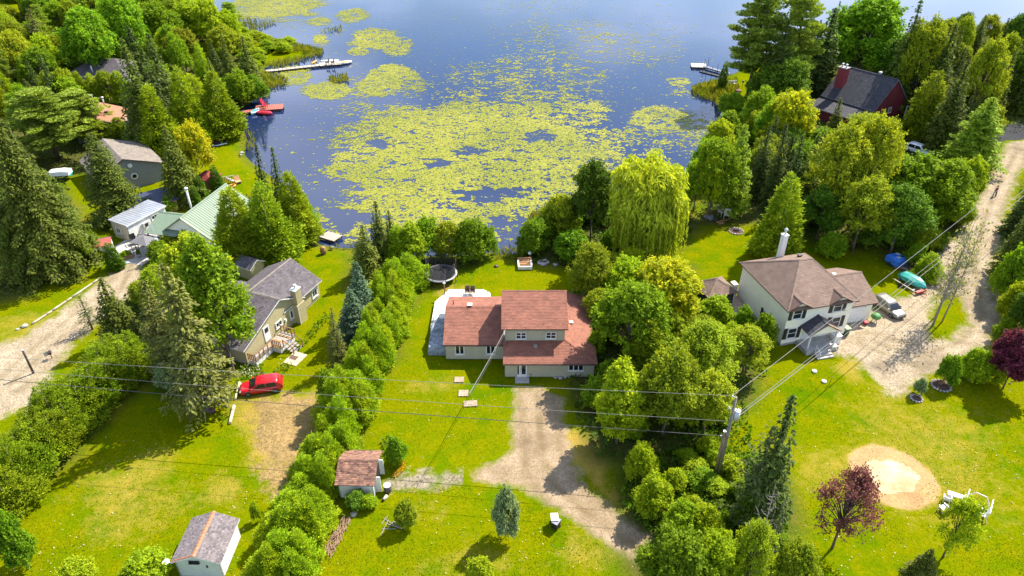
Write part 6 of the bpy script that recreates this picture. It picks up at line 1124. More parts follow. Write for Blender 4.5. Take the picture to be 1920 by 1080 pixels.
TARP = M('silver_tarp', (.30, .34, .38), (.14, .16, .19), 2.2, .4); g = np.random.default_rng(5); nx_, ny_ = 26, 56; gx = np.linspace(-9.45, -7.42, nx_); gy = np.linspace(61.9, 67.8, ny_); X, Y = np.meshgrid(gx, gy); hgt = .95 - .30 * np.clip((Y - 66.2) / 1.6, 0, 1) ; edge = np.minimum(np.minimum(X + 9.45, -7.42 - X + .6), np.minimum(Y - 61.9, 67.8 - Y + .4)); Zt = hgt * np.clip(edge / .12, 0, 1) ** .5
Zt = Zt + (fbm(X * 1.0 + Y * .6, Y, .9, 77) - .5) * .6 * (Zt > .2) + np.abs(fbm(X - Y * .4, Y + X, .5, 78) - .5) * .6 * (Zt > .2); Zt = np.maximum(Zt, .02); ii = (np.arange(ny_ - 1)[:, None] * nx_ + np.arange(nx_ - 1)[None]).ravel()
tag(link_mesh('tarpaulin', np_mesh('tarpaulin', np.stack([X.ravel(), Y.ravel(), Zt.ravel()], 1), np.stack([ii, ii + 1, ii + nx_ + 1, ii + nx_], 1), TARP)), 'crumpled silver grey tarpaulin over a low stack left of the red roofed house', 'tarpaulin')
def chair(name, p, rz, mat, label, s=1.0, arms=True, back=.55, cat='chair', group=None, slats=0):
    c = empty(name, p, rz, label, cat, group); sw = .52 * s
    mb = MB(); mb.box((0, 0, .42 * s), (sw, sw, .06 * s)); mb.build('seat', mat, c)
    if slats:
        for i in range(slats): mb = MB(); mb.box((-sw / 2 + sw * (i + .5) / slats, sw / 2 + .06 * s, (.45 + back / 2) * s), (sw / slats * .8, .04 * s, back * s), rx=-.25); mb.build('back_slat', mat, c)
    else: mb = MB(); mb.box((0, sw / 2 + .04 * s, (.45 + back / 2) * s), (sw, .05 * s, back * s), rx=-.2); mb.build('backrest', mat, c)
    for sx in (-1, 1):
        for sy in (-1, 1): mb = MB(); mb.box((sx * sw * .44, sy * sw * .44, .21 * s), (.05 * s, .05 * s, .42 * s)); mb.build('leg', mat, c)
        if arms: mb = MB(); mb.box((sx * sw * .55, 0, .64 * s), (.08 * s, sw * 1.05, .035 * s)); mb.box((sx * sw * .55, -sw * .42, .53 * s), (.05 * s, .05 * s, .22 * s)); mb.build('armrest', mat, c)
    return c
for px, lb in ((876.5, 'left one of two dark brown seats on the white deck'), (886.5, 'right one of two dark brown seats on the white deck')): p = G(px, 550, .57); chair('chair', (p.x, p.y - .2, .57), 0, BROWNF, lb, 1.05, group='brown seats on the white deck')
p = G(834.5, 558); ps = empty('post', p, 0, 'wooden clothes line post with a slanting brace beside the white deck', 'post'); mb = MB(); mb.box((0, 0, 1.05), (.13, .13, 2.1)); mb.build('upright', WOODB, ps); mb = MB(); mb.tube((0, 0, 1.5), (.75, .1, .05), .05); mb.build('brace', WOODB, ps); mb = MB(); mb.box((0, 0, 2.16), (.3, .16, .14)); mb.build('post_cap', WHITE, ps)
# pallets on the front lawn
PALW = M('pallet_wood', (.52, .40, .29), (.38, .28, .21), 3, .85, .2)
for (px, py, w, dd, a), lb in zip(((861, 713, 1.0, .85, 0), (869, 738.5, 1.0, .95, 0), (882, 758, 1.4, .85, 4)), ('small wooden pallet on the lawn nearest the red roofed house', 'middle wooden pallet of three on the front lawn', 'largest palest wooden pallet, third from the red roofed house')):
    p = G(px, py); t = empty('pallet', p, R(a), lb, 'pallet', 'pallets on the front lawn')
    for i in range(6): mb = MB(); mb.box((0, -dd / 2 + dd * (i + .5) / 6, .12), (w, dd / 6 - .045, .025), 0, 0); mb.build('slat', PALW, t)
    for x in (-1, 0, 1): mb = MB(); mb.box((x * (w / 2 - .06), 0, .055), (.09, dd, .1)); mb.build('bearer', PALW, t)
# barrel, pail, bins
p = G(727.5, 922); t = empty('barrel', p, 0, 'dark rain barrel with a white lid beside the russet roofed shed', 'barrel'); mb = MB(); mb.lathe((0, 0, 0), [(.27, 0), (.33, .25), (.34, .5), (.31, .85)], 18); mb.build('drum', M('dark_drum', (.10, .085, .09), (.07, .06, .065), 3, .6), t); mb = MB(); mb.lathe((0, 0, .85), [(.33, 0), (.33, .05)], 18); lid = mb.build('lid', WHITE, t)
for k in range(5): a = k * 1.257; mb = MB(); mb.tube((.2 * math.cos(a), .2 * math.sin(a), .895), (.2 * math.cos(a), .2 * math.sin(a), .905), .06, n=10); mb.build('lid_hole', GALV, lid)
p = G(723, 936); t = empty('pail', p, .5, 'small cream pail lying beside the rain barrel', 'pail'); mb = MB(); mb.tube((-.25, -.1, .15), (.2, .18, .15), .13, .16, 14); mb.build('shell', BEI, t); mb = MB(); mb.tube((-.26, -.107, .15), (-.28, -.12, .15), .11, n=12); mb.build('lid', BLACK, t)
def bin_(px, py, rz, body, lidm, label, s=1.0, group=None, mark=False):
    p = G(px, py); t = empty('wheelie_bin', p, R(rz), label, 'bin', group); mb = MB(); mb.loft([[(-.24 * s, -.28 * s, .05), (.24 * s, -.28 * s, .05), (.24 * s, .28 * s, .05), (-.24 * s, .28 * s, .05)], [(-.3 * s, -.36 * s, 1.0 * s), (.3 * s, -.36 * s, 1.0 * s), (.3 * s, .36 * s, 1.0 * s), (-.3 * s, .36 * s, 1.0 * s)]], smooth=False); mb.build('body', body, t)
    mb = MB(); mb.box((0, -.02, 1.03 * s), (.64 * s, .8 * s, .07)); lid = mb.build('lid', lidm, t)
    if mark: mb = MB(); mb.box((-.08, 0, 1.07 * s), (.05, .26, .012)); mb.box((.0, -.12, 1.07 * s), (.16, .05, .013)); mb.build('lid_mark', BLACK, lid)
    for sx in (-1, 1): mb = MB(); mb.tube((sx * .2 * s, .33 * s, .1), (sx * .29 * s, .33 * s, .1), .1, n=12); mb.build('wheel', TYRE, t)
    mb = MB(); mb.tube((-.28 * s, .42 * s, .98 * s), (.28 * s, .42 * s, .98 * s), .025); mb.build('handle', body, t); return t
PLB = M('dark_plastic', (.028, .022, .022), (.02, .018, .018), 3, .5); LIDC = M('cream_lid', (.72, .66, .50), (.66, .60, .45), 3, .6)
bin_(1039, 984, 2, PLB, LIDC, 'dark bin with a cream lid on the grass by the driveway', 1.0, None, True); bin_(1042.5, 990, -35, PLB, M('lilac_lid', (.27, .26, .33), (.22, .21, .28), 3, .5), 'dark bin with a grey lid turned askew in front of the cream lidded bin', .9, None, True)
GRB = M('green_plastic', (.03, .10, .035), (.025, .08, .03), 3, .5); GRL = M('lime_lid', (.30, .40, .20), (.25, .34, .17), 3, .5)
bin_(1584, 627, 15, GRB, GRL, 'green bin with a pale lid at the corner of the cream house porch'); bin_(1578, 612, 15, M('blue_plastic', (.02, .07, .30), (.018, .06, .25), 3, .5), M('blue_plastic', (.02, .07, .30)), 'blue recycling bin against the garage of the cream house', .85)
p = G(1639, 604); t = empty('garden_cart', p, R(20), 'rounded green covered barbecue between the garage and the silver car', 'barbecue'); mb = MB(); mb.lathe((0, 0, .55), [(.2, 0), (.5, .12), (.58, .32), (.45, .55), (.1, .68)], 16); mb.build('cover', M('green_cover', (.10, .27, .07), (.06, .18, .05), 3, .6), t)
for a in (.5, 2.6, 4.7): mb = MB(); mb.tube((.15 * math.cos(a), .15 * math.sin(a), .6), (.4 * math.cos(a), .4 * math.sin(a), 0), .035); mb.build('leg', BLACK, t)
p = G(1622, 608); t = empty('bucket', p, 0, 'red bucket at the edge of the garage shadow', 'bucket'); mb = MB(); mb.lathe((0, 0, 0), [(.24, 0), (.32, .42), (.29, .42)], 14); mb.build('shell', M('red_plastic', (.35, .03, .035), (.28, .025, .03), 3, .5), t); mb = MB(); mb.path([(-.3, 0, .4), (-.2, 0, .62), (.2, 0, .62), (.3, 0, .4)], .018); mb.build('handle', BLACK, t)
# ------------------------------------------------------------------ poles and wires
PW = M('pole_wood', (.27, .24, .20), (.18, .16, .135), 3, .85, .3); PW2 = M('old_pole_wood', (.33, .23, .13), (.22, .15, .09), 3, .85, .3); pb = G(1345, 897); ph = 9.85
t = empty('utility_pole', pb, 0, 'tall grey utility pole carrying a transformer', 'utility pole'); mb = MB(); mb.tube((0, 0, -.1), (0, 0, ph), .17, .11, 12); mb.build('pole', PW, t)
mb = MB(); mb.tube((.42, .1, ph - 2.55), (.42, .1, ph - 1.65), .27, n=18); tf = mb.build('transformer', M('transformer_grey', (.62, .63, .66), (.55, .56, .6), 3, .45), t); mb = MB(); mb.lathe((.42, .1, ph - 1.65), [(.27, 0), (.29, .05), (.2, .1)], 16); mb.build('transformer_lid', WHITE, tf); mb = MB(); mb.tube((.35, .1, ph - 1.6), (.35, .1, ph - 1.2), .05); mb.build('bushing', BROWNF, tf)
mb = MB(); mb.box((.2, .05, ph - 2.0), (.3, .1, .08)); mb.build('bracket', GALV, t); mb = MB(); mb.tube((-.05, 0, ph - 1.3), (-.42, -.1, ph - 1.15), .035); mb.tube((-.42, -.1, ph - 1.4), (-.45, -.1, ph - .95), .05); mb.build('fuse_cutout', SILV, t); mb = MB(); mb.tube((0, 0, ph - .05), (-.32, -.02, ph + .12), .035); mb.lathe((-.34, -.02, ph + .08), [(.06, 0), (.09, .08), (.04, .16)], 8); mb.build('insulator', SILV, t)
p2 = G(1339.5, 895); h2 = height_to(p2.x, p2.y, 809); t = empty('utility_pole', p2, 0, 'shorter brown stub pole standing left of the transformer pole', 'utility pole'); mb = MB(); mb.tube((0, 0, -.1), (0, 0, h2), .15, .13, 12); mb.build('pole', PW2, t); mb = MB(); mb.tube((0, 0, h2), (0, 0, h2 + .05), .16); mb.build('pole_cap', SILV, t); mb = MB(); mb.tube((-.16, 0, h2 - .5), (-.35, -.02, h2 - .5), .06); mb.build('wire_clamp', SILV, t)
p3 = G(63, 700); h3 = height_to(p3.x, p3.y, 657); t = empty('post', p3, 0, 'leaning dark wooden post with a pale cap on the left gravel drive', 'post'); mb = MB(); mb.tube((0, 0, -.05), (0, 0, h3), .12, .10, 10); mb.build('upright', BRN_METAL, t); mb = MB(); mb.lathe((0, 0, h3), [(.14, 0), (.14, .08), (.06, .14)], 10); mb.build('post_cap', SILV, t)
WB = M('wire_black', (.05, .05, .05), (.08, .08, .08), 3, .6); WG = M('wire_grey', (.22, .215, .20), (.17, .165, .155), 3, .5)
def wire(a, b_, sag, r, mat, label, n=36):
    a, b_ = Vector(a), Vector(b_); mb = MB(); mb.path([a.lerp(b_, i / n) - Vector((0, 0, sag * 4 * (i / n) * (1 - i / n))) for i in range(n + 1)], r, 5); tag(mb.build('power_line', mat), label, 'power line')
top = pb + Vector((-.34, -.02, ph + .2)); mid = pb + Vector((0, -.15, ph - 2.6)); low = p2 + Vector((-.3, 0, h2 - .5))
lw1, lw2, lw3 = G(-420, 640, 9.6), G(-420, 655, 7.3), G(-420, 672, 6.2)
wire(top, lw1, .5, .018, WG, 'thin grey topmost wire running left from the pole top'); wire(mid, lw2, .5, .018, WG, 'middle wire running left from below the transformer'); wire(low, lw3, .5, .030, WB, 'thick black cable running left from the stub pole')
rt, rm, rl = G(2150, 135, 9.8), G(2150, 172, 7.6), G(2150, 185, 7.2)
wire(top, rt, .4, .024, WG, 'pale topmost wire climbing to the right over the cream house'); wire(pb + Vector((.42, .1, ph - 2.1)), rm, .4, .020, WG, 'pale twisted service wire running right from the transformer'); wire(pb + Vector((.1, 0, ph - 2.75)), rl, .4, .030, WG, 'thick pale cable running right below the transformer'); wire(pb + Vector((0, 0, ph - 3.0)), p2 + Vector((0, 0, h2 - .1)), .05, .04, WG, 'short cable between the transformer pole and the stub pole', 6)
for v, lb in ((Vector((-.72, 60.0, 5.0)), 'twisted service drop from the red roofed house'), (Vector((-.72, 60.0, 4.6)), 'second thin wire hanging from the red roofed house')): k = G(880, 738, 7.4); wire(v, (k.x, k.y, 7.4) if 'twisted' in lb else (k.x + .1, k.y, 7.2), .15, .030 if 'twisted' in lb else .018, WG if 'twisted' in lb else WB, lb, 14)
p = G(1548, 176); t = empty('lamp_post', p, 0, 'slim grey pole with a white floodlight left of the red chalet', 'post'); mb = MB(); hh = height_to(p.x, p.y, 136); mb.tube((0, 0, 0), (0, 0, hh), .11, .08); mb.build('pole', PW, t); mb = MB(); mb.box((-.2, -.15, hh - .1), (.5, .4, .3)); mb.build('lamp_head', WHITE, t)
p = G(1690, 235); t = empty('utility_pole', p, 0, 'pale service pole at the forest edge right of the red chalet', 'utility pole'); mb = MB(); hh = height_to(p.x, p.y, 198); mb.tube((0, 0, 0), (0, 0, hh), .16, .12); mb.build('pole', PW, t); mb = MB(); mb.box((.1, -.15, hh * .45), (.3, .2, .45)); mb.build('meter_box', WHITE, t); wire(p + Vector((0, 0, hh)), G(1782, 243, hh * .9), .3, .05, WG, 'pale cable from the service pole into the wood', 10)
# ------------------------------------------------------------------ logs, stones, beds
LOGM = M('peeled_log', (.58, .48, .32), (.46, .37, .25), 4, .8, .2)
def log_(a, b_, r, label, name='log', mat=LOGM, group=None):
    a, b_ = G(*a, r), G(*b_, r); mb = MB(); mb.path([a, a.lerp(b_, .35) + Vector((.02, 0, .01)), a.lerp(b_, .7), b_], r * 1.05, 9, r * .9); return tag(mb.build(name, mat), label, 'log', group)
log_((449, 717), (441, 748), .14, 'pale log lying along the front bumper of the red car'); log_((438.5, 761), (431, 793), .17, 'pale peeled log on the grass below the red car')
GRYL = M('grey_log', (.42, .37, .29), (.32, .28, .22), 4, .85, .3)
for a, b_, lb in (((60, 607), (97, 583), 'grey timber edging the left lawn, nearest the boulder'), ((98, 582), (134, 558), 'grey timber edging the left lawn, middle of three'), ((135, 557), (188, 521), 'longest grey timber edging the left lawn, nearest the patio'), ((132, 637), (148, 627), 'short timber on the hedge side of the left gravel drive'), ((176, 601), (192, 590), 'timber under the spruce beside the left gravel drive')): log_(a, b_, .12, lb, 'timber', GRYL, 'timbers along the left gravel drive')
STONE = M('field_stone', (.42, .39, .36), (.27, .25, .24), 3, .9, .4); PALES = M('pale_stone', (.40, .37, .33), (.28, .26, .23), 3, .9, .3)
def rock_me(seed, sx=1, sy=1, sz=.7):
    g3 = np.random.default_rng(seed); mb = MB(); prof = [(.25, -.5), (.8, -.25), (1.0, .1), (.75, .55), (.25, .8)]; mb.lathe((0, 0, 0), prof, 9); mb.v = [(x * sx * (1 + .18 * math.sin(3 * math.atan2(y, x) + seed) + g3.normal() * .07), y * sy * (1 + g3.normal() * .07), z * sz + g3.normal() * .04) for x, y, z in mb.v]; return mb
def rock(px, py, r, label, mat=STONE, seed=1, name='boulder'): p = G(px, py); m_ = rock_me(seed); m_.v = [(x * r, y * r, z * r + r * .15) for x, y, z in m_.v]; return tag(m_.build(name, mat, loc=p), label, 'rock')
rock(47, 612, .42, 'white boulder at the end of the lawn timbers', PALES, 3); rock(33, 618, .22, 'small grey stone beside the white boulder', STONE, 4); rock(622, 465, .4, 'mossy boulder on the lake lawn by the square dock', M('mossy_stone', (.16, .17, .06), (.12, .12, .06), 3, .9), 6); rock(453, 287, .38, 'pale rock on the lakeside lawn edge', PALES, 8); rock(452, 291, .25, 'smaller pale rock below the lakeside rock', PALES, 9)
rock(663, 965, .32, 'pale rubble stone below the russet roofed shed', PALES, 12); rock(520, 936, .25, 'dark stone at the end of the worn dirt', STONE, 13); rock(1525, 1075, .3, 'pale stone at the bottom edge by the plum tree', PALES, 14); rock(930, 500, .33, 'dark stump like rock on the lawn behind the upper red roof', BRN_METAL, 15)
for i, (px, py, r) in enumerate(((1012, 494, .42), (1019, 496, .5), (1026, 493, .4), (1016, 490, .38), (1023, 489, .33), (1042, 497, .4))): rock(px, py, r, ('left low', 'biggest', 'rounded right', 'upper left', 'upper right', 'outlying')[i] + ' grey rock of the heap beside the wooden box', STONE, 20 + i)
def ring_bed(px, py, r, label, n=18, soil=(.10, .055, .04)):
    p = G(px, py); t = empty('flower_bed', p, 0, label, 'flower bed'); mb = MB(); mb.lathe((0, 0, 0), [(r, 0), (r * .9, .10), (r * .4, .2), (.05, .22)], 20); mb.build('soil', M('bed_soil', soil, tuple(c * .7 for c in soil), 4, .95, .4), t)
    for i in range(n):
        a = 2 * math.pi * i / n; m_ = rock_me(i); s = tr.uniform(.12, .2); m_.v = [(x * s + r * math.cos(a), y * s + r * math.sin(a), z * s + .08) for x, y, z in m_.v]; m_.build('stone', PALES, t)
    return t
bd = ring_bed(1764, 724, .92, 'round flower bed ringed with pale stones at the lawn edge'); mb = MB(); mb.path([(-.1, 0, .1), (.05, .1, .5), (.2, .15, 1.0)], .09); mb.path([(.05, .1, .5), (-.25, .1, .8)], .06); mb.build('driftwood', WOODB, bd)
bd = ring_bed(1718, 748, .56, 'small stone ringed bed with reddish mulch on the lawn', 12, (.17, .085, .065))
t = ring_bed(1380, 434, 1.0, 'round stone fire pit in the shade of the lake lawn', 16, (.05, .045, .05)); t['category'] = 'fire pit'; t.name = 'fire_pit'
for i in range(7): mb = MB(); a = i * .9; mb.tube((.5 * math.cos(a), .5 * math.sin(a), .2), (-.35 * math.cos(a + .7), -.35 * math.sin(a + .7), .34), .07); mb.build('charred_log', M('charred_wood', (.06, .05, .055), (.035, .03, .035), 4, .9), t)
tag(ground_cover('edging_stones', [([(1850,700),(1900,690),(1925,720),(1900,735),(1868,722)], 3), ([(1795,690),(1850,680),(1850,712),(1800,716)], 2)], PALES, .1, .22, 9, .1), 'loose pale stones edging the bushes by the gravel road', 'stones')
p = G(632, 1008); g = np.random.default_rng(9); mb = MB()
for i in range(170): a = g.normal(1.45, .45); cxx, cyy = g.uniform(-.45, .45), g.uniform(-1.9, 1.9); ln = g.uniform(.3, .7); z = g.uniform(.05, .4) * (1 - (cxx / .6) ** 2); mb.tube((cxx - ln * math.cos(a) * .5 + cyy * .25, cyy - ln * math.sin(a) * .5, z), (cxx + ln * math.cos(a) * .5 + cyy * .25, cyy + ln * math.sin(a) * .5, z + g.normal() * .06), .022, n=4, cap=False)
tag(mb.build('brush_pile', M('dry_sticks', (.36, .22, .15), (.24, .14, .095), 5, .9), loc=p, kind='stuff'), 'long pile of reddish dry sticks against the lower hedge', 'brush pile')
mb = MB()
for i in range(9): a = g.uniform(-.5, .5); mb.tube((g.normal() * .6, g.normal() * .35, .04), (g.normal() * .6 + math.cos(a) * .9, g.normal() * .4, .12), .03, n=5)
tag(mb.build('fallen_branches', GREYW, loc=G(728, 985), kind='stuff'), 'few grey fallen branches beside the olive shrub', 'branches')
FLO = leafmat('orange_flower', (.50, .20, .008), (.62, .36, .02), .2, .02); FLW = leafmat('white_flower', (.55, .55, .42), (.75, .74, .62), .2, .02)
tag(ground_cover('marigolds', [([(736,893),(746,884),(752,868),(760,866),(760,880),(750,893),(740,897)], 160)], FLO, .35, .10, 12, .3), 'curved border of orange marigolds beside the russet roofed shed', 'flowers')
tag(ground_cover('white_flowers', [([(712,826),(740,822),(758,842),(752,868),(735,866),(725,845)], 14), ([(452,690),(490,686),(490,708),(456,708)], 26), ([(512,690),(540,672),(548,684),(520,700)], 10)], FLW, .8, .09, 13, .3), 'white blossoms scattered over the garden borders', 'flowers')
tag(ground_cover('garden_plants', [([(716,826),(742,822),(760,842),(756,880),(735,882),(722,850)], 30), ([(448,690),(495,686),(495,710),(452,712)], 30), ([(575,625),(612,590),(618,598),(585,635)], 22), ([(500,708),(548,676),(556,690),(515,712)], 18), ([(545,650),(590,618),(598,628),(560,660)], 12), ([(425,745),(445,715),(450,722),(432,760)], 18), ([(413,795),(424,762),(432,766),(424,800)], 18), ([(1800,690),(1860,672),(1870,715),(1810,722)], 22)], LM['weed'], .6, .2, 14, .3), 'leafy green perennials in the garden borders', 'plants')
# lids on the lawn, stakes
for (px, py), lb in zip(((1527, 696), (1545, 715)), ('white round septic lid on the lawn near the porch', 'white round septic lid beside a thin green stake')): p = G(px, py, .1); t = empty('septic_lid', (p.x, p.y, 0), 0, lb, 'lid'); mb = MB(); mb.lathe((0, 0, 0), [(.26, 0), (.27, .14), (.25, .19), (.1, .22)], 18); mb.build('dome', WHITE, t); mb = MB(); mb.lathe((0, 0, .215), [(.09, 0), (.09, .02)], 12); mb.build('cap', GALV, t)
p = G(1554, 722); mb = MB(); mb.tube((0, 0, 0), (.12, .05, 1.15), .022, n=6); tag(mb.build('stake', GRB, loc=p), 'thin green stake leaning on the lawn beside the septic lid', 'stake')
# ------------------------------------------------------------------ garden furniture near the sand pit
p = G(1825, 960); t = empty('glider_swing', p, R(-38), 'white metal garden glider swing with two facing seats', 'swing seat')
for sx in (-1, 1):
    mb = MB(); mb.box((sx * .62, 0, .42), (.5, 1.0, .06)); st = mb.build('seat', WHITE, t); mb = MB(); mb.box((sx * .93, 0, .78), (.07, 1.0, .66), ry=sx * .22); mb.build('backrest', WHITE, t)
    mb = MB(); mb.path([(-1.05, sx * .72, .02), (-.72, sx * .68, 1.1), (-.4, sx * .66, 1.6), (.4, sx * .66, 1.6), (.72, sx * .68, 1.1), (1.05, sx * .72, .02)], .045, 6); mb.build('side_frame', WHITE, t)
    mb = MB(); mb.box((sx * .9, .0, 1.63), (.07, 1.4, .05)); mb.build('top_rail', WHITE, t)
mb = MB(); mb.box((0, 0, .2), (1.0, .8, .05)); mb.build('foot_board', M('blue_grey_board', (.20, .23, .33), (.17, .2, .28), 3, .6), t)
p = G(1790, 938); t = empty('bench', p, R(-28), 'white slab bench on dark legs beside the sand pit', 'bench'); mb = MB(); mb.box((0, 0, .62), (1.45, .5, .1)); mb.build('seat', WHITE, t)
for sx in (-1, 1): mb = MB(); mb.box((sx * .55, 0, .29), (.12, .44, .58)); mb.build('leg', BROWNF, t)
for px, py, rz, lb in ((1773, 941, 150, 'white arched garden chair left of the slab bench'), (1766, 958, 200, 'white arched garden chair below the slab bench')):
    p = G(px, py); t = chair('garden_chair', p, R(rz), WHITE, lb, 1.0, True, .4, group='white arched garden chairs'); mb = MB(); mb.path([(.32 * math.cos(a), .3, .5 + .55 * math.sin(a)) for a in np.linspace(0, math.pi, 9)], .03, 5); mb.build('hoop', WHITE, t)
# wooden box and lantern by the lake
p = G(984, 500); t = empty('sandbox', p, R(2), 'wooden box with a white frame and rusty boards by the lake', 'box'); RB = M('rust_board', (.42, .22, .10), (.30, .15, .075), 3, .8)
for i in range(5): mb = MB(); mb.box((0, -.55 + i * .32, .32 + i * .07), (1.5, .30, .05)); mb.build('board', RB if i > 1 else WOODB, t)
for c, d_ in (((-.86, .1, .35), (.2, 1.7, .5)), ((.86, .1, .35), (.2, 1.7, .5)), ((0, -.80, .3), (1.9, .2, .45)), ((0, .95, .5), (1.9, .15, .7))): mb = MB(); mb.box(c, d_); mb.build('frame_board', WHITE if d_[1] != .15 else RB, t)
p = G(993, 487); t = empty('lantern', p, 0, 'small globe lantern on a black post behind the wooden box', 'lantern'); mb = MB(); mb.tube((0, 0, 0), (0, 0, .8), .06); mb.build('post', BLACK, t); mb = MB(); mb.lathe((0, 0, .8), [(.1, 0), (.24, .15), (.24, .3), (.08, .45)], 12); mb.build('globe', WHITE, t)
p = G(607, 476); t = empty('planter', p, 0, 'brown barrel planter standing on the lake lawn of the olive house', 'planter'); mb = MB(); mb.lathe((0, 0, 0), [(.3, 0), (.42, .3), (.42, .6), (.33, .9)], 14); mb.build('pot', WOODB, t); mb = MB(); mb.lathe((0, 0, .88), [(.3, 0), (.36, .1), (.2, .25), (.05, .3)], 10); mb.build('soil_mound', RB, t)
# rubbish under the shore trees
p = G(1362, 410); t = chair('garden_chair', (p.x, p.y, 0), R(160), WHITE, 'white plastic chair under the shore trees left of the fire pit', 1.7, True, .7); p = G(1352, 404); chair('garden_chair', (p.x, p.y, 0), R(30), WHITE, 'white plastic chair turned away among the shore trees', 1.5, True, .7)
rock(1330, 410, .8, 'grey covered heap at the foot of the rounded dark maple', M('grey_cover', (.20, .21, .24), (.14, .15, .18), 2, .7), 31, 'covered_heap'); rock(1340, 413, .55, 'dark heap between the white chairs and the grey heap', BRN_METAL, 33, 'covered_heap')
for i, (px, py) in enumerate(((1348, 417), (1356, 415), (1364, 413), (1352, 420))): log_((px - 4, py), (px + 5, py - 2), .16, ('left', 'middle', 'right', 'lower')[i] + ' reddish firewood log in front of the white chairs', 'firewood_log', RB, 'firewood by the fire pit')
# ------------------------------------------------------------------ trailers and boats on land
TEAL = M('teal_cover', (.02, .24, .20), (.05, .34, .30), 2, .4); p = G(1709, 534); t = empty('boat', p, R(-66), 'boat under a shiny teal cover on a red trailer', 'boat'); rings = []
for x, w, h in ((-1.9, .55, .75), (-1.4, .85, 1.15), (-.5, .95, 1.35), (.5, .9, 1.3), (1.3, .65, 1.05), (1.95, .12, .8)): rings.append([(x, -w, .55), (x, -w * .95, .55 + (h - .55) * .6), (x, -w * .3, h), (x, w * .3, h + .04), (x, w * .95, .55 + (h - .55) * .6), (x, w, .55)])
mb = MB(); mb.loft(rings, smooth=False); mb.v = [(x, y, z + (tr.gauss(0, .04) if z > .6 else 0)) for x, y, z in mb.v]; mb.build('cover', TEAL, t); mb = MB(); mb.loft([[(-1.9, -.5, .5), (-1.9, 0, .25), (-1.9, .5, .5)], [(0, -.85, .54), (0, 0, .22), (0, .85, .54)], [(1.3, -.6, .6), (1.3, 0, .3), (1.3, .6, .6)], [(1.95, -.1, .75), (1.95, 0, .6), (1.95, .1, .75)]]); mb.build('hull', WHITE, t)
tq = empty('boat_trailer', tuple(G(1704, 538)), R(-66), 'red boat trailer with pale rails under the teal covered boat', 'trailer'); RM = M('red_metal', (.40, .05, .035), (.32, .04, .03), 3, .5)
for sy in (-1, 1): mb = MB(); mb.box((0, sy * .75, .34), (3.6, .1, .12)); mb.build('rail', M('pale_rail', (.50, .44, .36), (.4, .34, .28), 3, .6), tq); mb = MB(); mb.tube((-.5, sy * .95, .28), (-.5, sy * 1.1, .28), .28, n=14); mb.build('wheel', TYRE, tq)
mb = MB(); mb.box((1.7, 0, .36), (.35, 1.7, .28)); mb.build('front_board', RM, tq); mb = MB(); mb.tube((1.7, 0, .3), (2.6, 0, .3), .05); mb.build('drawbar', RM, tq)
for x in (-1.5, -.2, 1.0): mb = MB(); mb.box((x, 0, .3), (.1, 1.5, .08)); mb.build('cross_bar', GALV, tq)
BLU = M('blue_tarp', (.03, .14, .55), (.05, .20, .66), 2, .45); p = G(1678, 496); t = empty('covered_trailer', p, R(20), 'small trailer under a bright blue cover with pale patches', 'trailer'); mb = MB(); mb.loft([[(-.95, -1.0, .35), (.95, -1.0, .35), (.95, 1.0, .35), (-.95, 1.0, .35)], [(-.95, -1.0, 1.1), (.95, -1.0, 1.1), (.95, 1.0, 1.15), (-.95, 1.0, 1.15)], [(-.6, -.65, 1.4), (.6, -.65, 1.4), (.6, .65, 1.42), (-.6, .65, 1.42)]], smooth=False); mb.build('cover', BLU, t)
for (x, y, w, d_), mm in (((-.3, -.42, .5, .42), SILV), ((.3, .3, .42, .55), SILV), ((.32, -.4, .38, .35), NAVY)): mb = MB(); mb.box((x, y, 1.425), (w, d_, .03)); mb.build('patch', mm, t)
for sx in (-1, 1): mb = MB(); mb.tube((sx * .8, .1, .28), (sx * .98, .1, .28), .28, n=14); mb.build('wheel', TYRE, t)
mb = MB(); mb.tube((0, -1.0, .35), (.1, -2.2, .3), .05); mb.tube((-.3, -1.0, .35), (.1, -2.0, .3), .04); mb.build('drawbar', GALV, t)
mb = MB(); g = np.random.default_rng(3)
for i in range(60): a = g.uniform(0, 3.14); mb.tube((g.normal() * .7, g.normal() * .5, g.uniform(.03, .3)), (g.normal() * .7 + math.cos(a) * .5, g.normal() * .5, g.uniform(.03, .4)), .04, n=5)
tag(mb.build('firewood_heap', M('dark_firewood', (.20, .13, .10), (.11, .08, .065), 4, .9), loc=G(1702, 506), kind='stuff'), 'heap of dark split wood between the blue and the teal covers', 'firewood')
p = G(1622 + 22, 563); t = empty('bicycle', (p.x - 1.2, p.y + .7, 0), R(25), 'dark bicycle leaning at the garage corner behind the silver car', 'bicycle')
for x in (-.52, .52): mb = MB(); mb.path([(x + .33 * math.cos(a), 0, .34 + .33 * math.sin(a)) for a in np.linspace(0, 6.283, 15)], .03, 5); mb.build('wheel', TYRE, t)
mb = MB(); mb.path([(-.52, 0, .34), (-.15, 0, .85), (.4, 0, .85), (0, 0, .3), (-.52, 0, .34)], .025); mb.tube((.52, 0, .34), (.4, 0, 1.05), .025); mb.build('frame', BLACK, t); mb = MB(); mb.tube((.4, -.3, 1.05), (.4, .3, 1.05), .02); mb.build('handlebar', BLACK, t); mb = MB(); mb.box((-.18, 0, .95), (.24, .12, .06)); mb.build('saddle', BLACK, t)
p = G(116, 336); t = empty('boat', p, R(8), 'boat with a white cover and teal hull parked on the far left lawn', 'boat'); mb = MB(); rings = []
for x, w, h in ((-1.9, .4, 1.3), (-1.2, .85, 1.75), (.6, .95, 1.85), (1.7, .9, 1.7)): rings.append([(x, -w, .95), (x, -w * .9, h * .9), (x, 0, h), (x, w * .9, h * .9), (x, w, .95)])
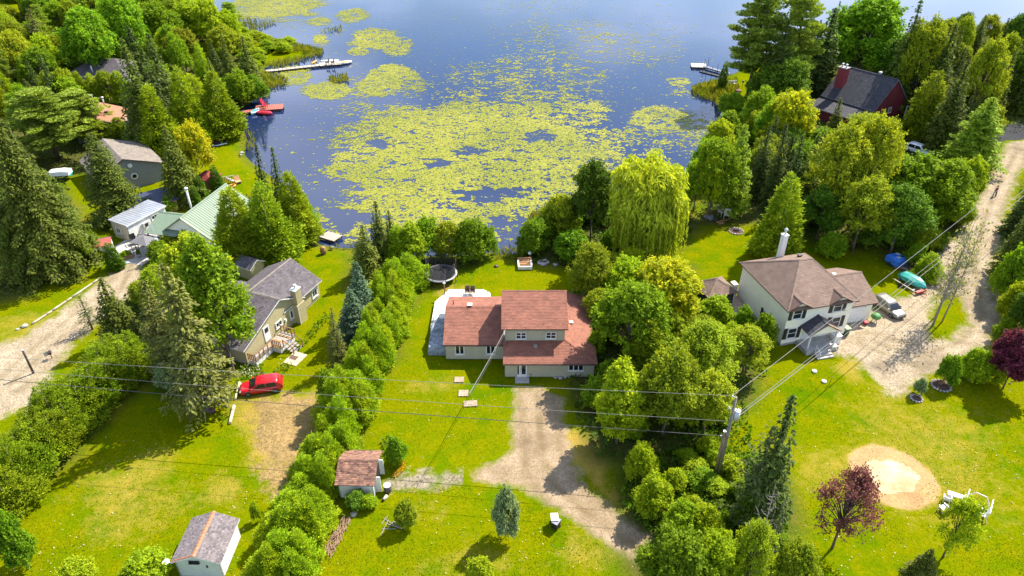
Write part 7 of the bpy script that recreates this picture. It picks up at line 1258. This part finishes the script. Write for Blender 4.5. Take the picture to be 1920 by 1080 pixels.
mb.loft(rings, smooth=False); mb.build('cover', WHITE, t); mb = MB(); mb.loft([[(-1.9, -.4, .95), (-1.9, 0, .7), (-1.9, .4, .95)], [(0, -.95, .95), (0, 0, .5), (0, .95, .95)], [(1.75, -.9, .95), (1.75, 0, .5), (1.75, .9, .95)]], smooth=False); mb.build('hull', TEAL, t)
for sy in (-1, 1): mb = MB(); mb.tube((.5, sy * .75, .3), (.5, sy * .95, .3), .3, n=12); mb.build('wheel', TYRE, t)
# canoes on the lawn
def hull(name, p, rz, L, W, Hh, mat, label, cat, inside=None, group=None, flip=False):
    t = empty(name, p, rz, label, cat, group); rings = []
    for k in np.linspace(-1, 1, 11):
        w = W / 2 * (1 - abs(k) ** 2.4) + .02; z = Hh * (.15 * k * k); s = -1 if flip else 1; o = Hh if flip else 0
        rings.append([(k * L / 2, -w, o + s * (Hh + z)), (k * L / 2, -w * .8, o + s * Hh * .35), (k * L / 2, 0, o + s * .02), (k * L / 2, w * .8, o + s * Hh * .35), (k * L / 2, w, o + s * (Hh + z)), (k * L / 2, 0, o + s * (Hh * .9 + z))])
    mb = MB(); mb.loft(rings); mb.build('hull', mat, t)
    if inside: mb = MB(); mb.lathe((0, 0, Hh + .02), [(L * .22, 0), (L * .22, .03)], 16, sy=W / L * 1.3); mb.build('deck_patch', inside, t)
    return t
PUR = M('plum_hull', (.10, .02, .035), (.08, .015, .03), 3, .4); p = G(408, 267); hull('canoe', p, R(27), 4.4, .95, .45, PUR, 'dark plum canoe upside down on the lakeside lawn', 'canoe', flip=True); p = G(407, 273); hull('paddle_board', (p.x, p.y, .05), R(27), 3.6, .9, .16, M('ice_blue', (.55, .66, .78), (.6, .7, .8), 2, .4), 'pale blue paddle board in front of the plum canoe', 'paddle board', NAVY); p = G(403, 259); hull('kayak', (p.x, p.y, .1), R(27), 2.8, .7, .35, M('orange_plastic', (.50, .22, .04), (.42, .18, .035), 3, .5), 'orange kayak behind the plum canoe', 'kayak')
# ------------------------------------------------------------------ docks
def dock(name, pxy, rz, L, W, z, mat, label, n, under=BRN_METAL, legs=True, sec=None):
    p = G(*pxy, z); t = empty(name, (p.x, p.y, 0), rz, label, 'dock')
    for i in range(n): mb = MB(); mb.box((-L / 2 + L * (i + .5) / n, 0, z + tr.gauss(0, .008)), (L / n - (.05 if not sec else .1), W, .07)); mb.build('plank', mat, t)
    mb = MB()
    for sy in (-1, 1): mb.box((0, sy * (W / 2 - .12), z - .14), (L, .1, .2))
    mb.build('beam', under, t)
    if legs:
        for x in (-L * .42, 0, L * .42):
            for sy in (-1, 1): mb = MB(); mb.tube((x, sy * (W / 2 - .05), WZ - .9), (x, sy * (W / 2 - .05), z - .04), .06); mb.build('pile', under, t)
    return t
def dir_px(a, b_, z): a, b_ = G(*a, z), G(*b_, z); return math.atan2(b_.y - a.y, b_.x - a.x), (b_ - a).length
DGW = M('dock_wood', (.44, .38, .32), (.33, .285, .24), 3, .85, .2)
a, L = dir_px((499, 133), (607, 121), -.05); dock('dock', (553, 127), a, L, 1.5, -.05, DGW, 'long grey sectioned dock on the left shore', 14, sec=1)
a, L = dir_px((603, 122), (636, 119), -.05); dock('dock', (619, 119), a, 5.2, 3.0, -.06, DGW, 'wide platform at the end of the long grey dock', 10)
p = G(617, 114, .1); hull('rowing_boat', (p.x, p.y + .5, -.45), R(12), 4.4, 1.4, .5, WHITE, 'white rowing boat moored behind the long dock platform', 'boat', WHITE)
p = G(646, 120, WZ); PB = hull('pedal_boat', (p.x, p.y, WZ - .05), R(30), 3.8, 1.9, .6, M('pale_pedal', (.62, .62, .56), (.55, .55, .5), 2, .4), 'white and yellow pedal boat at the tip of the long dock', 'pedal boat', M('yellow_plastic', (.55, .42, .06), (.48, .36, .05), 3, .5))
p = G(589, 118, WZ); kk = hull('kayak', (p.x, p.y, WZ - .05), R(80), 3.2, .9, .4, M('amber_plastic', (.42, .25, .05), (.35, .2, .04), 3, .5), 'yellow brown kayak floating beside the long dock', 'kayak')
for px, lb in ((614, 'left dark chair on the long dock platform'), (624, 'right dark chair on the long dock platform')): p = G(px, 121, 0); chair('chair', (p.x, p.y, .0), R(-60), BLACK, lb, 1.3, True, .6, group='dark chairs on the long dock')
REDD = M('red_dock_wood', (.38, .12, .085), (.30, .095, .07), 3, .8, .2); a, L = dir_px((446, 211), (486, 206), 0); dock('dock', (466, 208.5), a, L, 1.5, .0, REDD, 'narrow red gangway on the left shore', 9)
a, L = dir_px((482, 201), (528, 199), 0); dock('dock', (505, 201), a + .06, 5.6, 3.2, .02, REDD, 'broad red dock platform on the left shore', 14)
REDC = M('bright_red_plastic', (.50, .02, .05), (.42, .018, .04), 3, .4)
for px, py, lb in ((495, 199, 'upper red chair on the broad red dock'), (498, 203, 'lower red chair on the broad red dock')): p = G(px, py, .07); chair('dock_chair', (p.x, p.y, .06), R(70), REDC, lb, 1.35, True, .7, slats=5, group='red chairs on the red dock')
p = G(479, 212, WZ); hull('pedal_boat', (p.x, p.y, WZ - .05), R(75), 2.9, 1.4, .6, M('pale_blue_plastic', (.45, .68, .75), (.4, .6, .7), 3, .4), 'light blue pedal boat tied to the red gangway', 'pedal boat', M('aqua_plastic', (.02, .40, .55), (.02, .35, .5), 3, .4)); p = G(496, 214.5, WZ); hull('pedal_boat', (p.x, p.y, WZ - .05), R(-8), 3.4, 1.6, .55, REDC, 'red pedal boat in front of the broad red dock', 'pedal boat', M('deep_red_plastic', (.36, .012, .03), (.3, .01, .025), 3, .4))
a, L = dir_px((601, 444), (627, 452), -.1); dock('dock', (620.5, 443), a, 2.7, 1.9, -.05, DGW, 'square grey float dock at the olive house lawn', 9)
PALD = M('pale_float', (.58, .51, .44), (.5, .44, .38), 3, .8); dock('dock', (1310, 122.5), R(-8), 3.6, 3.3, -.05, PALD, 'pale square swimming float at the end of the right gangway', 9, BLACK); a, L = dir_px((1322, 124), (1370, 138), 0); dock('dock', (1344, 131), a, L, 1.0, .02, M('blue_grey_wood', (.20, .21, .27), (.16, .17, .22), 3, .8), 'grey gangway from the right shore to the pale float', 12, BLACK)
a, L = dir_px((1313, 133), (1356, 144), WZ + .1); dock('dock', (1334, 138.5), a, L, .8, WZ + .18, M('dark_dock', (.05, .05, .065), (.04, .04, .05), 3, .8), 'low dark boat ramp beside the right gangway', 10, BLACK)
for i, (px, py) in enumerate(((1320, 128), (1327, 125), (1344, 138), (1316, 141), (1323, 142), (1334, 142))): p = G(px, py, WZ); mb = MB(); mb.tube((0, 0, -.8), (0, 0, 2.3), .05, n=6); tag(mb.build('mooring_pole', BLACK, loc=p), ('first thin pole by the pale float', 'second thin pole by the pale float', 'thin pole on the right gangway side', 'outer thin pole at the dark ramp', 'second thin pole at the dark ramp', 'inner thin pole at the dark ramp')[i], 'mooring pole', 'mooring poles of the right dock')
p = G(1374, 160); t = empty('bench', p, R(10), 'white bench on the tip of the right shore', 'bench'); mb = MB(); mb.box((0, 0, .45), (1.9, .6, .08)); mb.build('seat', WHITE, t); mb = MB(); mb.box((0, .3, .75), (1.9, .08, .5)); mb.build('backrest', WHITE, t)
for sx in (-1, 1): mb = MB(); mb.box((sx * .8, 0, .21), (.1, .5, .42)); mb.build('leg', WHITE, t)
p = G(1391, 166); t = empty('bird_house', p, 0, 'dark bird house on a post on the right shore lawn', 'bird house'); mb = MB(); mb.tube((0, 0, 0), (0, 0, 1.4), .06); mb.build('post', BLACK, t); mb = MB(); mb.box((0, 0, 1.55), (.35, .35, .4)); mb.build('box', BRN_METAL, t)
rock(1384, 172, .8, 'reddish rock on the right shore lawn', M('red_rock', (.25, .12, .10), (.18, .09, .08), 2, .9), 41)
# ------------------------------------------------------------------ patio of the mint roofed cottage
p = G(264, 466); t = empty('patio', (p.x, p.y, 0), R(-20), 'pale paved patio between the cabin and the mint roofed cottage', 'patio'); PAV = M('patio_paver', (.50, .46, .42), (.40, .37, .34), 2.5, .85)
for i in range(9):
    for j in range(9): mb = MB(); mb.box((-3.4 + i * .82, -3.2 + j * .82, .03 + tr.uniform(0, .012)), (.79, .79, .05)); mb.build('paver', PAV, t)
p = G(273, 447, 2.2); t = empty('canopy', (p.x, p.y - .3, 0), R(-20), 'grey fabric canopy on thin legs over the patio seats', 'canopy'); mb = MB()
for i in range(4): c = [(-1.5, -1.3, 2.15), (1.5, -1.3, 2.15), (1.5, 1.3, 2.15), (-1.5, 1.3, 2.15)]; mb.poly([c[i], c[(i + 1) % 4], (0, 0, 2.7)])
mb.build('fabric', M('grey_fabric', (.17, .165, .17), (.14, .135, .14), 2, .8), t)
for sx in (-1, 1):
    for sy in (-1, 1): mb = MB(); mb.tube((sx * 1.42, sy * 1.22, 0), (sx * 1.42, sy * 1.22, 2.15), .04); mb.build('leg', BLACK, t)
for (px, py), lb in zip(((254, 458), (266, 454), (262, 464)), ('dark round patio chair nearest the cabin wall', 'dark round patio chair under the canopy', 'folded dark patio chair in front of the canopy')): p = G(px, py); chair('patio_chair', (p.x, p.y, .06), R(tr.uniform(0, 360)), BLACK, lb, 1.5, True, .5, group='dark patio chairs')
p = G(262, 482); t = empty('flower_pot', p, 0, 'stone pot with leaves at the patio corner', 'pot'); mb = MB(); mb.lathe((0, 0, .05), [(.2, 0), (.3, .45), (.26, .45)], 12); mb.build('pot', CONC, t); tree_at('bush', p.x, p.y, .8, .3, 'little plant growing in the stone pot on the patio', None, .45)
bx = M('planter_wood', (.36, .22, .10), (.28, .17, .08), 3, .85)
for px, py, w, d_, rz, lb in ((186, 484, 2.4, .9, -8, 'long raised wooden planter beside the clipped columnar cedar'), (238, 484, 1.5, 1.0, 35, 'square raised wooden planter at the head of the left gravel drive')):
    p = G(px, py); t = empty('planter_box', p, R(rz), lb, 'planter')
    for c, dd in (((0, -d_ / 2, .3), (w, .08, .6)), ((0, d_ / 2, .3), (w, .08, .6)), ((-w / 2, 0, .3), (.08, d_, .6)), ((w / 2, 0, .3), (.08, d_, .6))): mb = MB(); mb.box(c, dd); mb.build('board', bx, t)
    mb = MB(); mb.box((0, 0, .25), (w - .1, d_ - .1, .45)); mb.build('soil', BROWNF, t); tree_at('brightbush', p.x, p.y, .7, w * .42, 'leafy plants growing in the %s planter' % ('long' if w > 2 else 'square'), None, .45)
p = G(304, 487); hh = height_to(p.x, p.y, 420); t = empty('antenna_mast', p, 0, 'grey lattice antenna mast standing on the patio', 'antenna'); mb = MB()
for k in range(3): a = k * 2.094; mb.tube((.22 * math.cos(a), .22 * math.sin(a), 0), (.16 * math.cos(a), .16 * math.sin(a), hh), .028, n=5)
for i in range(int(hh / .4)):
    for k in range(3): a, b_ = (k + i) * 2.094, (k + i + 1) * 2.094; mb.tube((.2 * math.cos(a), .2 * math.sin(a), i * .4), (.2 * math.cos(b_), .2 * math.sin(b_), i * .4 + .4), .016, n=4)
mb.build('lattice', SILV, t); mb = MB(); mb.box((0, 0, hh * .55), (.5, .3, .5)); mb.build('box', SILV, t)
p = G(236, 494); mb = MB(); mb.box((0, 0, .08), (.95, .6, .12), .5); tag(mb.build('cooler_box', M('pale_blue_box', (.45, .52, .62), (.4, .47, .56), 3, .5), loc=p), 'pale blue flat box lying on the left gravel drive', 'box')
t = empty('fence', G(340, 384), R(18), 'grey slatted wooden fence behind the mint roofed cottage', 'fence')
for i in range(16): mb = MB(); mb.box((-2.4 + i * .32, 0, .75), (.22, .05, 1.4)); mb.build('slat', GREYW, t)
for z in (.35, 1.2): mb = MB(); mb.box((0, .05, z), (5.2, .06, .1)); mb.build('rail', GREYW, t)
t = empty('railing', G(426, 344), R(24), 'brown picket railing beside the mint roof ridge', 'railing')
for i in range(9): mb = MB(); mb.box((-1.1 + i * .28, 0, .6), (.12, .05, 1.1)); mb.build('picket', WOODB, t)
mb = MB(); mb.box((0, 0, 1.18), (2.7, .16, .07)); mb.build('rail', GREYW, t)
p = G(447, 344); t = empty('play_chair', p, R(40), 'peach coloured toy chair on the lakeside lawn', 'toy'); PEA = M('peach_plastic', (.58, .33, .16), (.5, .28, .13), 3, .5); mb = MB(); mb.box((0, 0, .4), (.9, .8, .12)); mb.build('seat', PEA, t); mb = MB(); mb.box((0, .4, .8), (.9, .12, .8), rx=-.3); mb.build('backrest', PEA, t)
for sx in (-1, 1): mb = MB(); mb.box((sx * .38, 0, .2), (.1, .7, .4)); mb.build('leg', PEA, t)
p = G(436, 350); mb = MB(); rg = [[(0.45 + .17 * math.cos(q), 0, .17 + .17 * math.sin(q)) for q in np.linspace(0, 6.283, 9)[:-1]]]; seg = 14
rings = [[((.45 + .17 * math.cos(q)) * math.cos(a), (.45 + .17 * math.cos(q)) * math.sin(a), .17 + .17 * math.sin(q)) for q in np.linspace(0, 6.283, 9)[:-1]] for a in np.linspace(0, 6.283, seg + 1)]; mb.loft(rings, caps=False); tag(mb.build('swim_ring', M('orange_ring', (.60, .24, .02), (.5, .2, .02), 3, .4), loc=p), 'orange inflatable ring on the grass by the mint roof end', 'swim ring')
p = G(438, 343); mb = MB(); mb.loft([[(-1.0, -.25, .9), (-1.0, .25, .9), (-1.0, .25, .82), (-1.0, -.25, .82)], [(0, -.25, .45), (0, .25, .45), (0, .25, .37), (0, -.25, .37)], [(1.0, -.25, .15), (1.0, .25, .15), (1.0, .25, .07), (1.0, -.25, .07)]]); tag(mb.build('slide', WHITE, loc=p), 'white toy slide beside the peach toy chair', 'slide')
# antenna and dish behind the olive house
p = G(531, 492); t = empty('tv_antenna', p, R(35), 'pale roof style television antenna behind the olive house', 'antenna'); mb = MB(); mb.tube((0, 0, 0), (0, 0, 3.2), .05); mb.build('mast', GALV, t); mb = MB(); mb.tube((-1.3, 0, 3.2), (1.3, 0, 3.3), .05); mb.build('boom', SILV, t)
for i in range(5): mb = MB(); mb.tube((-1.1 + i * .5, -.6 + i * .06, 3.22 + i * .02), (-1.1 + i * .5, .6 - i * .06, 3.22 + i * .02), .03); mb.build('element', SILV, t)
p = G(533, 496); t = empty('satellite_dish', p, R(200), 'white satellite dish on a pole behind the olive house', 'satellite dish'); mb = MB(); mb.tube((0, 0, 0), (0, 0, 2.1), .05); mb.build('pole', GALV, t); mb = MB(); mb.lathe((0, 0, 0), [(.08, 0), (.35, .06), (.45, .14), (.44, .16)], 16); mb.v = [(x, y * .6 - z * .8 - .1, 2.3 + y * .8 + z * .6) for x, y, z in mb.v]; mb.build('dish', WHITE, t)
# things in front of the red roofed house
for i, (px, py, r) in enumerate(((1042, 708, .26), (1051, 709, .3), (1060, 707, .24), (1069, 707, .2))): rock(px, py, r, ('first', 'second', 'third', 'last')[i] + ' grey slab of rubble under the triple window, counted from the door', STONE, 50 + i, 'rubble_stone')
p = G(995, 705); t = empty('flower_pot', p, 0, 'dark flower pot beside the white front door', 'pot'); mb = MB(); mb.lathe((0, 0, 0), [(.15, 0), (.24, .35), (.2, .36)], 12); mb.build('pot', BROWNF, t); mb = MB(); mb.lathe((0, 0, .34), [(.2, 0), (.28, .12), (.12, .25)], 9); mb.build('plant', FM['dark'], t)
p = G(1015, 705); t = empty('lantern', p, 0, 'black garden lantern standing against the sage wall', 'lantern'); mb = MB(); mb.tube((0, 0, 0), (0, 0, .55), .04); mb.build('post', BLACK, t); mb = MB(); mb.box((0, 0, .68), (.22, .22, .3)); mb.build('lamp_head', BLACK, t)
p = G(98, 672); t = empty('mailbox', p, R(30), 'dark mailbox with a paper sign on the left gravel drive', 'mailbox'); mb = MB(); mb.box((0, 0, .35), (.08, .08, .7)); mb.build('post', BROWNF, t); mb = MB(); mb.box((0, 0, .82), (.3, .5, .28)); mb.build('box', BRN_METAL, t); mb = MB(); mb.box((-.35, -.05, .8), (.45, .04, .5), .4); mb.build('sign', GALV, t)
mb = MB(); p = G(398, 772); mb.lathe((0, 0, 0), [(.34, 0), (.3, .25), (.27, .42)], 12); tag(mb.build('tree_stump', M('stump_wood', (.16, .09, .085), (.11, .065, .06), 4, .9), loc=p), 'short dark stump at the foot of the old thinning spruce', 'stump')
# ------------------------------------------------------------------ a person far off on the gravel road
p = G(1864, 368); per = empty('person', p, R(120), 'person in a dark red jacket and black trousers walking on the far gravel road', 'person')
J = [(0, 0, .95), (0, 0, 1.2), (0, 0, 1.42), (0, 0, 1.52), (0, 0, 1.64), (.01, .19, 1.40), (.06, .26, 1.12), (.20, .27, .93), (.01, -.19, 1.40), (-.06, -.26, 1.13), (.02, -.28, .90), (.02, .10, .90), (.16, .11, .50), (.10, .11, .08), (.26, .11, .04), (-.02, -.10, .90), (-.06, -.11, .50), (-.26, -.11, .12), (-.12, -.11, .05), (.015, 0, 1.76)]
Ed = [(0, 1), (1, 2), (2, 3), (3, 4), (4, 19), (2, 5), (5, 6), (6, 7), (2, 8), (8, 9), (9, 10), (0, 11), (11, 12), (12, 13), (13, 14), (0, 15), (15, 16), (16, 17), (17, 18)]; Rd = [.15, .15, .16, .06, .10, .075, .055, .04, .075, .055, .04, .095, .07, .05, .045, .095, .07, .05, .045, .085]
me = bpy.data.meshes.new('body'); me.from_pydata(J, Ed, []); bo = link_mesh('body', me, per); md = bo.modifiers.new('skin', 'SKIN'); sk = me.skin_vertices[0].data
for i, r in enumerate(Rd): sk[i].radius = (r, r)
sk[0].use_root = True; bo.modifiers.new('sub', 'SUBSURF').levels = 1; bo.modifiers['sub'].render_levels = 2; me.materials.append(M('skin', (.50, .30, .22), (.45, .27, .2), 3, .6))
mb = MB(); mb.loft([[(.19 * s * math.cos(a), .25 * s * math.sin(a) , z) for a in np.linspace(0, 6.283, 13)[:-1]] for z, s in ((.88, .95), (1.1, .9), (1.35, 1.0), (1.47, .55))]); mb.build('jacket', M('dark_red_cloth', (.13, .02, .025), (.10, .016, .02), 4, .8), per)
for sy, fx in ((1, .16), (-1, -.10)): mb = MB(); mb.path([(0, sy * .1, .95), (fx, sy * .11, .5), (fx * .9, sy * .11, .1)], .12, 9, .08); mb.build('trouser_leg', BLACK, per); mb = MB(); mb.path([(0, sy * .2, 1.42), (fx * -.3, sy * .27, 1.12), (fx * -.6 + .06, sy * .28, .97)], .085, 8, .06); mb.build('sleeve', M('dark_red_cloth', (.13, .02, .025)), per)
mb = MB(); mb.lathe((-.01, 0, 1.68), [(.12, 0), (.125, .1), (.08, .2), (.02, .22)], 12); mb.build('hair', BROWNF, per)
